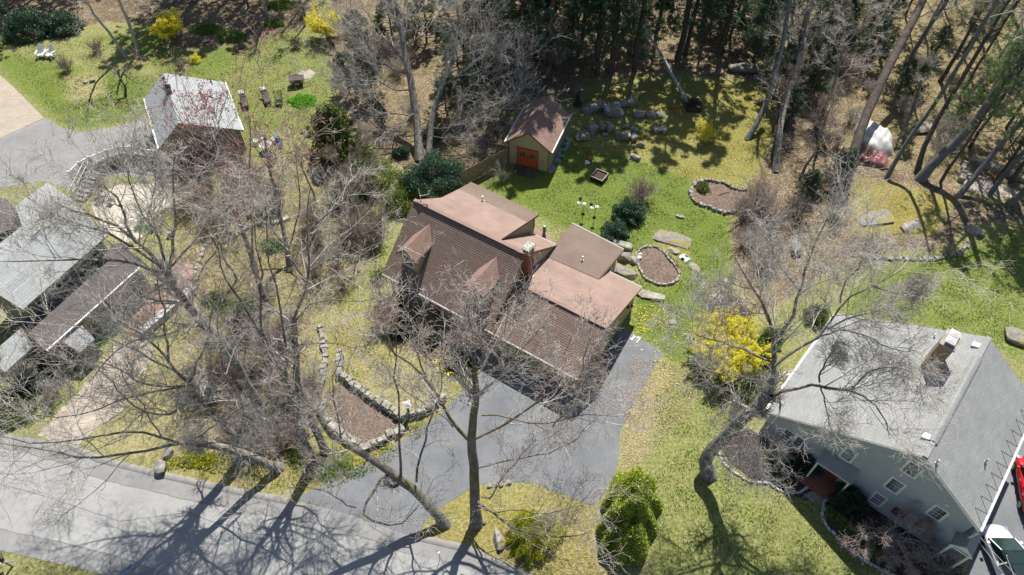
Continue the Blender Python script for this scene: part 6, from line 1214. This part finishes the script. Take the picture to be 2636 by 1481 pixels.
# cart
p=G('t',628,205); ct=empty('garden_cart',(p[0],p[1],0),.25,'two wheeled dark garden cart tipped on the lawn above the lime mound','cart'); mb=MB()
V=[(-.65,-.4,.35),(.65,-.4,.35),(.65,.4,.35),(-.65,.4,.35),(-.85,-.5,.95),(.8,-.5,.8),(.8,.5,.8),(-.85,.5,.95)]
mb.add(V,[(3,2,1,0),(0,1,5,4),(1,2,6,5),(2,3,7,6),(3,0,4,7)]); mb.build('tub',K['concrete'],ct); mb=MB(); mb.add([(-.82,-.47,.9),(.78,-.47,.76),(.78,.47,.76),(-.82,.47,.9)],[(0,1,2,3)]); mb.build('tub_liner',K['timber'],ct)
for s_ in (-1,1):
    mb=MB(); mb.lathe([(.0,-.04),(.42,-.04),(.45,-.02),(.45,.02),(.42,.04),(.36,.04),(.36,.03),(.05,.03),(.05,.05),(0,.05)],n=20); o=mb.build('wheel',K['tyre'],ct); o.rotation_euler=(R_(90),0,0); o.location=(0,s_*.55,.45); mb=MB(); [mb.bar((0,0,0),(.37*math.cos(k*.785),.37*math.sin(k*.785),0),.03) for k in range(8)]; q=mb.build('spokes',K['rim'],o); q.location=(0,0,.055*1)
mb=MB(); mb.bar((.7,-.4,.6),(1.5,-.3,.55),.04); mb.bar((.7,.4,.6),(1.5,.3,.55),.04); mb.bar((1.5,-.3,.55),(1.5,.3,.55),.05); mb.build('handle',K['metal'],ct)
p=G('t',690,125); sheet('bare_patch',wob([ (p[0]+1.0*math.cos(t_),p[1]+.85*math.sin(t_)) for t_ in np.linspace(0,6,14)],.12),K['gravel'],.012)
# dark iron bench/grill
p=G('t',485,360); gr=empty('iron_chair',(p[0],p[1],0),.1,'dark iron high backed garden chair on the lawn left of the lime mound','garden chair'); mb=MB(); mb.box(-.35,.35,-.35,.3,.42,.47); mb.build('seat',K['blackpl'],gr); mb=MB(); mb.bar((-.35,.3,.45),(-.4,.5,1.35),.06); mb.bar((.35,.3,.45),(.4,.5,1.35),.06); mb.bar((-.42,.5,1.3),(.42,.5,1.3),.05); [mb.bar((x,.32,.5),(x*1.1,.48,1.25),.04) for x in (-.22,-.08,.08,.22)]; mb.build('backrest',K['blackpl'],gr)
for x,y in ((-.32,-.32),(.32,-.32),(-.32,.28),(.32,.28)): mb=MB(); mb.bar((x,y,0),(x,y,.43),.05); mb.build('leg',K['blackpl'],gr)
for s_ in (-1,1): mb=MB(); mb.bar((s_*.38,-.35,.68),(s_*.38,.35,.7),.05); mb.bar((s_*.38,-.35,.45),(s_*.38,-.35,.68),.04); mb.build('armrest',K['blackpl'],gr)
# two cushioned loungers by the red maple
for lab,cx,cy in (('dark chaise lounge with white pillow under the red budded branches, right one','t',0),):
    pass
def lounge(label,loc,rz):
    r=empty('garden_lounger',(loc[0],loc[1],0),rz,label,'lounger'); mb=MB(); mb.box(-.35,.35,-1.,.5,.32,.38); mb.build('frame',K['blackpl'],r); mb=MB(); mb.slab([(-.32,.45,.45),(.32,.45,.45),(.32,1.1,.95),(-.32,1.1,.95)],.06); mb.build('backrest',K['timber'],r); mb=MB(); mb.slab([(-.28,.8,.82),(.28,.8,.82),(.28,1.1,1.05),(-.28,1.1,1.05)],.1); mb.build('pillow',K['cushion'],r,bevel=.03); mb=MB(); mb.box(-.3,.3,-.98,.45,.38,.46); mb.build('mattress',K['timber'],r,bevel=.03)
    for x,y in ((-.3,-.9),(.3,-.9),(-.3,.4),(.3,.4)): mb=MB(); mb.bar((x,y,0),(x,y,.33),.05); mb.build('leg',K['blackpl'],r)
lounge('dark lounger with two white pillows under the crimson buds, right one of two',G('t',385,330),.45); lounge('dark lounger under the crimson buds beside the garage eave, left one of two',G('t',215,360),.4)
# patio table set below the red maple
p=G('t',390,720); tb=empty('patio_table',(p[0],p[1],0),0,'round table with white slatted chairs around it below the red maple','table'); mb=MB(); mb.lathe([(.02,.7),(.62,.7),(.64,.72),(.62,.74),(.02,.74)],n=20); mb.build('tabletop',K['concrete'],tb)
for k in range(4): mb=MB(); mb.bar((.4*math.cos(k*1.57),.4*math.sin(k*1.57),0),(.25*math.cos(k*1.57),.25*math.sin(k*1.57),.7),.05); mb.build('leg',K['metal'],tb)
for i,(x,y,rz,c) in enumerate(((305,670,1.2,'white slatted chair left of the round patio table'),(365,640,.2,'white slatted chair behind the round patio table'),(450,650,-.6,'white slatted chair right of the round patio table'))):
    p=G('t',x,y); r=empty('patio_chair',(p[0],p[1],0),rz,c,'chair','white slatted chairs at the patio table'); mb=MB(); [mb.box(-.25,.25,-.25+j*.1,-.17+j*.1,.42,.45) for j in range(5)]; mb.build('seat',K['chair'],r); mb=MB(); [mb.box(-.25,.25,.26,.28,.5+j*.1,.57+j*.1) for j in range(5)]; mb.bar((-.25,.27,.4),(-.25,.3,1.0),.04); mb.bar((.25,.27,.4),(.25,.3,1.0),.04); mb.build('backrest',K['chair'],r)
    for a,b_ in ((-.22,-.22),(.22,-.22),(-.22,.22),(.22,.22)): mb=MB(); mb.bar((a,b_,0),(a,b_,.42),.035); mb.build('leg',K['chair'],r)
p=G('t',490,690); r=empty('folded_chair',(p[0],p[1],0),.5,'bright blue folding lawn chair beside the patio table','chair'); mb=MB(); mb.slab([(-.25,-.25,.4),(.25,-.25,.4),(.25,.2,.36),(-.25,.2,.36)],.02); mb.build('seat',K['blue'],r); mb=MB(); mb.slab([(-.25,.2,.4),(.25,.2,.4),(.25,.4,.95),(-.25,.4,.95)],.02); mb.build('backrest',K['blue'],r); 
for s_ in (-1,1): mb=MB(); mb.bar((s_*.27,-.25,0),(s_*.27,.25,.42),.03); mb.build('leg',K['metal'],r); mb=MB(); mb.bar((s_*.28,.25,0),(s_*.28,-.25,.42),.03); mb.build('leg',K['metal'],r)
# patio chairs on the round patio (dark)
for i,(x,y,c) in enumerate(((745,205,'dark metal chair on the round patio nearest the steps'),(835,215,'dark folding chair in the middle of the round patio'),(760,150,'dark metal chair by the patio wall'))):
    p=G('r8',x,y); r=empty('metal_chair',(p[0],p[1],0),i*1.3,c,'chair'); mb=MB(); mb.box(-.25,.25,-.25,.25,.42,.45); mb.build('seat',K['blackpl'],r); mb=MB(); mb.bar((-.25,.25,.4),(-.25,.32,.95),.035); mb.bar((.25,.25,.4),(.25,.32,.95),.035); [mb.bar((-.25,.3,z),(.25,.3,z),.03) for z in (.6,.75,.93)]; mb.build('backrest',K['blackpl'],r)
    for a,b_ in ((-.22,-.22),(.22,-.22),(-.22,.22),(.22,.22)): mb=MB(); mb.bar((a,b_,0),(a,b_,.42),.03); mb.build('leg',K['blackpl'],r)
# stone bench
p=G('c',1095,985); r=empty('stone_bench',(p[0],p[1],0),-.1,'pale stone slab bench on the mossy lawn','bench'); mb=MB(); mb.box(-.68,.68,-.24,.24,.4,.5); mb.build('seat',K['concrete'],r,bevel=.02)
for s_ in (-1,1): mb=MB(); mb.box(s_*.42-.09,s_*.42+.09,-.18,.18,-.02,.4); mb.build('leg',K['concrete'],r,bevel=.01)
# raised planter
P4=[G('o',x,y,.45) for x,y in ((310,172),(403,212),(343,272),(248,232))]; cx=sum(P4)/4; d=P4[2]-P4[3]; rz=math.atan2(d[1],d[0]); a_=np.linalg.norm(d)/2; b2=np.linalg.norm((P4[1]-P4[2])[:2])/2
r=empty('raised_planter',(cx[0],cx[1],0),rz,'square dark raised planter box filled with soil on the back lawn','planter'); mb=MB(); t_=.06
mb.box(-a_,a_,-b2,-b2+t_,0,.45); mb.box(-a_,a_,b2-t_,b2,0,.45); mb.box(-a_,-a_+t_,-b2+t_,b2-t_,0,.45); mb.box(a_-t_,a_,-b2+t_,b2-t_,0,.45); mb.build('side_panel',K['blackpl'],r)
mb=MB(); mb.box(-a_-.02,a_+.02,-b2-.02,-b2+t_+.01,.452,.48); mb.box(-a_-.02,a_+.02,b2-t_-.01,b2+.02,.452,.48); mb.box(-a_-.02,-a_+t_+.01,-b2+t_+.012,b2-t_-.012,.452,.48); mb.box(a_-t_-.01,a_+.02,-b2+t_+.012,b2-t_-.012,.452,.48); mb.build('rim',K['rock'],r); mb=MB(); mb.box(-a_+t_,a_-t_,-b2+t_,b2-t_,.1,.36); mb.build('soil',K['soil'],r)
# pots, hose reel, bag
def pot(label,p,s=1.,mat='terracotta'):
    r=empty('flower_pot',(p[0],p[1],0),0,label,'pot'); mb=MB(); mb.lathe([(.0,0),(.12*s,0),(.17*s,.28*s),(.2*s,.28*s),(.2*s,.34*s),(.16*s,.34*s),(.15*s,.3*s)],n=16); mb.build('body',K[mat],r); mb=MB(); mb.lathe([(0,.25*s),(.15*s,.27*s),(.14*s,.29*s),(0,.3*s)],n=14); mb.build('soil',K['soil'],r); return r
pot('terracotta pot on the lawn beside a white bag, left of the planter box',G('o',252,110),1.3); pot('tall terracotta pot by the fallen birch roots',G('c',1198,812),1.4); pot('pale saucer like pot on the left rim of the oval bed, lower one',G('r2',2145,705),.8,'cushion')
V,F=rockmesh(.3,.22,.22,80); o=npmesh('white_bag',V,F,K['cushion'],smooth=True); o.location=tuple(G('o',228,124,.12)); tag(o,'crumpled white bag beside the terracotta pot on the lawn','bag')
V,F=rockmesh(.2,.15,.2,81); o=npmesh('garden_stone',V,F,K['cushion']); o.location=tuple(G('r2',2155,648,.1)); tag(o,'pale triangular ornament on the left rim of the oval bed','ornament')
p=G('g',1207,590); r=empty('soil_bag',(p[0],p[1],0),-.9,'white and teal printed plastic soil bag lying on the ledge','bag'); V=[];F=[]
import itertools
nx_,ny_=10,8
for j in range(ny_+1):
    for i in range(nx_+1):
        u_,v_=i/nx_*2-1,j/ny_*2-1; V.append((u_*.5,v_*.34,.04+.16*max(0,(1-u_**4))*(1-v_**4)))
F=[(j*(nx_+1)+i,j*(nx_+1)+i+1,(j+1)*(nx_+1)+i+1,(j+1)*(nx_+1)+i) for j in range(ny_) for i in range(nx_)]
m,t_,bb_=nmat('printed bag',.35,.5); ob=t_.nodes.new('ShaderNodeTexCoord').outputs['Object']; sp=t_.nodes.new('ShaderNodeSeparateXYZ'); t_.links.new(ob,sp.inputs[0]); ab=N(t_,'ShaderNodeMath',operation='ABSOLUTE'); t_.links.new(sp.outputs[0],ab.inputs[0]); t_.links.new(ramp(t_,ab.outputs[0],[(.0,(.01,.02,.02)),(.12,(.02,.03,.03)),(.15,(.75,.78,.78)),(.36,(.75,.8,.8)),(.38,(.02,.3,.25)),(1,(.02,.3,.25))],'CONSTANT'),bb_.inputs['Base Color'])
npmesh('bag',V,F,m,r,smooth=True)
p=G('r2',782,375); r=empty('hose_reel',(p[0],p[1],0),0,'teal and red cylinder standing on the small brick patio behind the house','feeder can'); mb=MB(); mb.lathe([(.0,.35),(.14,.35),(.15,.4),(.15,1.1),(.12,1.16),(.0,1.18)],n=16); mb.build('body',K['teal'],r); mb=MB(); mb.lathe([(0,.18),(.2,.18),(.2,.34),(0,.35)],n=16); mb.build('base',K['redp'],r); mb=MB(); mb.lathe([(0,1.18),(.09,1.19),(.08,1.25),(0,1.27)],n=12); mb.build('lid',K['cushion'],r); mb=MB(); mb.lathe([(0,0),(.16,0),(.16,.17),(0,.18)],n=12); mb.build('foot',K['teal'],r)
# bird feeder poles
def feeder(label,b,heads,bz):
    r=empty('bird_feeder_pole',(b[0],b[1],0),0,label,'bird feeder'); mb=MB(); H_=2.1; mb.cyl((0,0,0),(0,0,H_),.02,.02,8); mb.build('pole',K['blackpl'],r)
    mb=MB(); mb.lathe([(.03,1.0),(.16,.8),(.17,.75),(.03,.72)],n=14); mb.build('baffle',K['blackpl'],r)
    for i,(dx,dy) in enumerate(heads):
        mb=MB(); mb.bar((0,0,H_-.05*i),(dx,dy,H_+.15),.02); mb.build('hook',K['blackpl'],r); mb=MB(); mb.lathe([(0,-.32),(.1,-.3),(.1,-.06),(.17,-.05),(.02,.06),(0,.07)],(dx,dy,H_+.05),n=12); mb.build('feeder',K['cushion'] if i<2 else K['blackpl'],r)
feeder('left bird feeder pole with three hanging feeders behind the wing roof',G('o',186,590),((.0,.0),(-.45,.1),(-.3,.65)),0); feeder('right bird feeder pole with two pale feeders behind the wing roof',G('o',275,618),((.12,.05),(-.3,-.05),(-.35,.35)),0)
# lantern post on the front wall
p=G('n4',303,325); r=empty('garden_lantern',(p[0],p[1],0),.3,'pale square topped stone lantern inside the upper V shaped wall','lantern'); mb=MB(); mb.box(-.09,.09,-.09,.09,0,1.25); mb.build('post',K['timber'],r); mb=MB(); mb.box(-.17,.17,-.17,.17,1.25,1.52); mb.build('lamp_housing',K['glass'],r); mb=MB(); mb.add([(-.3,-.3,1.52),(.3,-.3,1.52),(.3,.3,1.52),(-.3,.3,1.52),(0,0,1.68)],[(3,2,1,0),(0,1,4),(1,2,4),(2,3,4),(3,0,4)]); mb.build('cap',K['concrete'],r)
# reflector stake, mailbox
p=G('j',1290,1335); r=empty('marker_stake',(p[0],p[1],0),0,'thin driveway marker stake with a white round top on the kerb','marker'); mb=MB(); mb.cyl((0,0,0),(0,0,1.35),.018,.018,6); mb.build('stake',K['blackpl'],r); mb=MB(); mb.lathe([(0,1.33),(.09,1.35),(.1,1.42),(0,1.46)],n=12); mb.build('top',K['cushion'],r)
p=G('p',32,1458); r=empty('mailbox',(p[0],p[1],0),.75,'dark mailbox with white finial on a grey post at the lower left road edge','mailbox'); mb=MB(); mb.bar((0,0,0),(0,0,1.1),.1); mb.bar((-.1,0,1.0),(.55,-.45,1.0),.1,.06); mb.build('post',K['gutter'],r); mb=MB(); mb.box(-.13,.13,-.05,.55,1.08,1.32); mb.build('box',K['blackpl'],r,bevel=.05); mb=MB(); mb.lathe([(0,1.1),(.1,1.12),(.1,1.2),(0,1.26)],(-.2,-.1,0),n=12); mb.build('finial',K['cushion'],r)
A=G('p',338,1452); B=G('p',318,1481); mb=MB(); d=(B-A); mb.bar((0,0,.03),(d[0],d[1],.03),.09,.03); o=mb.build('blue_strip',K['blue']); o.location=(A[0],A[1],0); tag(o,'short blue plastic strip lying on the road near the bottom edge','strip')
# round birdbath-like pot by left patio
pot('blue grey pot in the planting below the patio',G('r8',1275,450),1.5,'gutter'); pot('small blue pot in the planting left of the blue grey one',G('r8',1135,420),1.,'teal')
# tarps
def tarp(label,P,h,mat,seed,name='tarp_covered_pile'):
    rng=np.random.RandomState(seed); P=np.array([p[:2] for p in P]); c=P.mean(0); n=44; m=22; V=[];F=[]
    # resample outline
    Q=np.vstack([P,P[:1]]); s=np.r_[0,np.cumsum(np.linalg.norm(np.diff(Q,axis=0),axis=1))]; q=np.linspace(0,s[-1],n,endpoint=False); O=np.stack([np.interp(q,s,Q[:,0]),np.interp(q,s,Q[:,1])],1)
    ph=rng.uniform(0,6,8)
    for k in range(m+1):
        f=k/m
        for i in range(n):
            a=2*math.pi*i/n; x,y=c+(O[i]-c)*f*(1+.03*math.sin(7*a+ph[0])*f)
            z=h*(1-f**7)*(.82+.18*math.sin(x*1.3+ph[1])*math.cos(y*1.1+ph[2]))+.09*math.sin(x*4.1+y*2.3+ph[3])*(1-f**4)+.05*math.sin(9*a+ph[4]+f*4)*f*(1-f**8)+.06*math.sin(x*7-y*6+ph[5])*(1-f**4)+.02; V.append((x-c[0],y-c[1],max(z,.01)))
    F=[(k*n+i,(k+1)*n+i,(k+1)*n+(i+1)%n,k*n+(i+1)%n) for k in range(m) for i in range(n)]
    o=npmesh(name,V,F,K[mat],smooth=True); o.location=(c[0],c[1],0)
    if sum(p.normal.z for p in o.data.polygons)<0: o.data.flip_normals()
    tag(o,label,'tarp pile'); return o
tarp('large pile under a wrinkled grey white tarp in the woods',[G('q',x,y,.7) for x,y in ((125,75),(180,65),(240,120),(290,175),(345,190),(350,290),(320,300),(190,285),(150,230),(120,150))],1.25,'tarp_w',90); tarp('low long pile under a shiny maroon tarp beside the grey one',[G('q',x,y,.4) for x,y in ((110,250),(150,225),(190,290),(315,310),(320,370),(300,390),(170,350),(110,320))],.75,'tarp_r',91)
A=G('q',100,365); B=G('q',310,400); mb=MB(); mb.bar((0,0,.06),((B-A)[0],(B-A)[1],.08),.14,.12); o=mb.build('wooden_beam',K['timber']); o.location=(A[0],A[1],0); tag(o,'weathered beam lying along the front of the maroon tarp','beam')
# root mass
twiggy('tangled dark root mass of the half fallen birch',G('c',1340,800),1.0,.8,'bark_dark',95,40,name='root_mass',cat='roots',arch=.15,r0=.05,twr=.02); p=G('c',1345,815); boulder('dark earth mound under the fallen birch roots',p,.9,.6,.4,0,96,'soil',name='earth_mound',cat='mound')
# overhead cable across the road and car
def cable(label,a,b,sag,rad=.018):
    a=np.array(a);b=np.array(b); P=np.array([a+(b-a)*t_-np.array([0,0,sag*4*t_*(1-t_)]) for t_ in np.linspace(0,1,24)]); V,F=tubes(P[None],np.full((1,24),rad),5); o=npmesh('cable',V,F,K['wire']); tag(o,label,'cable')
pc=Gf.W(4.5,.1,4.4)
cable('service cable from the grey house gable, upper strand over the white car',pc,G('p',2800,1650,5.5),.3); cable('service cable from the grey house gable, lower strand over the white car',pc-[0,0,.25],G('p',2780,1700,5.2),.3)
cable('thin overhead wire crossing the road at the bottom centre, upper strand',G('p',870,1290,6.),G('p',640,1570,7.),.1,.014); cable('thin overhead wire crossing the road at the bottom centre, lower strand',G('p',880,1300,6.),G('p',660,1590,7.),.1,.012)
# ---------------------------------------------------------------- cars
def car(label,paint,loc,rz,name='parked_car',L=4.6,W_=1.86,Hh=1.62):
    r=empty(name,(loc[0],loc[1],0),rz,label,'car'); import bmesh
    hw=W_/2
    # body shell: cross sections along x (front = +x)
    st=[(-L/2,.62,.55,.85,.8),(-L/2+.1,.9,.4,.98,.9),(-L/2+.5,.99,.3,1.04,1.),(-1.2,1.,.28,1.05,1.02),(0,1.,.28,1.02,1.0),(.9,1.,.28,1.0,.98),(1.25,.98,.3,.98,.97),(L/2-.45,.92,.34,.86,.84),(L/2-.12,.78,.42,.72,.7),(L/2,.55,.5,.62,.6)]
    mb=MB(); n=9
    V=[]
    for x,f,zb,zc,zs in st:
        w_=hw*f; V+=[(x,-w_*.9,zb),(x,-w_,zb+.15),(x,-w_*1.0,zs-.22),(x,-w_*.93,zs-.04),(x,-w_*.5,zc+.02),(x,0,zc+.04),(x,w_*.5,zc+.02),(x,w_*.93,zs-.04),(x,w_*1.0,zs-.22),(x,w_,zb+.15),(x,w_*.9,zb)]
    n=11; m=len(st); F=[(k*n+i,(k+1)*n+i,(k+1)*n+(i+1)%n,k*n+(i+1)%n) for k in range(m-1) for i in range(n)]+[tuple(range(n)),tuple(range(m*n-1,(m-1)*n-1,-1))]
    mb.add(V,F); body=mb.build('body',paint,r,smooth=True); s_=body.modifiers.new('sub','SUBSURF'); s_.levels=2; s_.render_levels=2
    bm=bmesh.new(); bm.from_mesh(body.data); bmesh.ops.recalc_face_normals(bm,faces=bm.faces); bm.to_mesh(body.data); bm.free()
    # greenhouse
    gs=[(-L/2+.35,.72,1.0,.98),(-L/2+.75,.78,1.45,.9),(-1.1,.8,Hh-.04,.85),(-.1,.8,Hh,.86),(.35,.79,Hh-.05,.87),(1.3,.84,1.02,.97)]
    def house(sc_,zz,name_,mat_,cut=None):
        V=[]
        for x,f,zt,fb in gs:
            w_=hw*f*sc_; V+=[(x,-hw*fb*sc_*.97,.95),(x,-w_,zt-.05+zz),(x,-w_*.85,zt+zz),(x,w_*.85,zt+zz),(x,w_,zt-.05+zz),(x,hw*fb*sc_*.97,.95)]
        n=6; m=len(gs); F=[(k*n+i,(k+1)*n+i,(k+1)*n+(i+1)%n,k*n+(i+1)%n) for k in range(m-1) for i in range(n)]+[tuple(range(n)),tuple(range(m*n-1,(m-1)*n-1,-1))]
        b=MB(); b.add(V,F); o=b.build(name_,mat_,r,smooth=False,bevel=.03); bm=bmesh.new(); bm.from_mesh(o.data); bmesh.ops.recalc_face_normals(bm,faces=bm.faces); bm.to_mesh(o.data); bm.free(); return o
    house(1.,0,'windows',K['carglass'])
    rf=MB(); V=[];  rs=[(-L/2+.78,1.47),(-1.1,Hh-.03),(-.1,Hh+.012),(.33,Hh-.035)]
    for x,z in rs: V+=[(x,-hw*.76,z-.02),(x,-hw*.6,z+.02),(x,0,z+.03),(x,hw*.6,z+.02),(x,hw*.76,z-.02)]
    rf.add(V,[(k*5+i,(k+1)*5+i,(k+1)*5+i+1,k*5+i+1) for k in range(3) for i in range(4)]); ro=rf.build('roof',K['carglass'] if 'white' in label else paint,r,smooth=True); so_=ro.modifiers.new('s','SOLIDIFY'); so_.thickness=.03; so_.offset=-1
    sr=MB(); sr.box(-1.35,-.55,-.56,.56,Hh+.02,Hh+.05); sr.box(-.5,.22,-.56,.56,Hh+.02,Hh+.045); sr.build('sunroof',K['carglass'],ro,bevel=.02)
    for s2 in (-1,1):
        rl=MB(); rl.bar((-1.5,s2*.7,Hh-.02),(-.1,s2*.7,Hh+.07),.04); rl.build('roof_rail',K['rim'],r)
        pl=MB(); pl.bar((1.28,s2*hw*.86,1.0),(.36,s2*hw*.79,Hh-.06),.07,.05); pl.bar((-.35,s2*hw*.93,1.0),(-.4,s2*hw*.8,Hh-.05),.08,.05); pl.bar((-1.45,s2*hw*.93,1.02),(-1.4,s2*hw*.8,Hh-.1),.1,.05); pl.build('pillar',paint,r)
        mi=MB(); mi.box(.9,1.08,s2*(hw+.0) if s2>0 else -hw-.2,hw+.2 if s2>0 else -hw,.98,1.12); mi.build('wing_mirror',paint,r,bevel=.03)
        hl=MB(); hl.box(L/2-.45,L/2-.18,s2*hw*.55 if s2>0 else -hw*.86,hw*.86 if s2>0 else -hw*.55,.68,.8); hl.build('headlight',K['rim'],r,bevel=.03)
        tl=MB(); tl.box(-L/2+.02,-L/2+.16,s2*hw*.6 if s2>0 else -hw*.86,hw*.86 if s2>0 else -hw*.6,.78,.95); tl.build('tail_light',K['redp'],r,bevel=.02)
        for x in (-1.38,1.42):
            wh=MB(); wh.lathe([(.0,-.11),(.3,-.11),(.345,-.07),(.345,.07),(.3,.11),(.24,.11),(.24,.06),(0,.06)],n=24); o=wh.build('wheel',K['tyre'],r,smooth=False); o.rotation_euler=(R_(-90*s2),0,0); o.location=(x,s2*(hw-.09),.345)
            ri=MB(); ri.lathe([(0,.07),(.06,.09),(.08,.075)],n=12); [ri.bar((0,0,.08),(.225*math.cos(k*1.2566),.225*math.sin(k*1.2566),.09),.06,.03) for k in range(5)]; ri.lathe([(.215,.06),(.235,.1),(.245,.1),(.245,.06)],n=24); ri.build('rim',K['rim'],o)
        dh=MB(); [dh.box(x,x+.16,s2*hw*1.0 if s2>0 else -hw-.03,hw+.03 if s2>0 else -hw,.84,.87) for x in (-.95,.1)]; dh.build('door_handle',K['rim'],r)
    return r
f_=G('s',705,470,.9); r_=G('s',860,850,.9); l_=G('s',640,590,.8)
# white car: front at the top, heading up-left
ax=G('s',675,600,1.0)-G('s',770,830,1.0); hd=math.atan2(ax[1],ax[0]); fr_=G('s',672,462,.75)
cc=fr_[:2]-np.array([math.cos(hd),math.sin(hd)])*2.25+np.array([-math.sin(hd),math.cos(hd)])*-.25
car('silver white car with dark panoramic roof parked below the grey house eave',K['carwhite'],cc,hd)
w1=G('s',838,50,.35); w2=G('s',885,330,.35); d=w1-w2; hd2=math.atan2(d[1],d[0]); print('wheelbase red',np.linalg.norm(d))
mid_=(w1+w2)/2; nrm2=np.array([math.sin(hd2),-math.cos(hd2)])*.93
car('bright red car parked at the right frame edge beside the grey house',K['carred'],(mid_[0]+nrm2[0],mid_[1]+nrm2[1]),hd2)
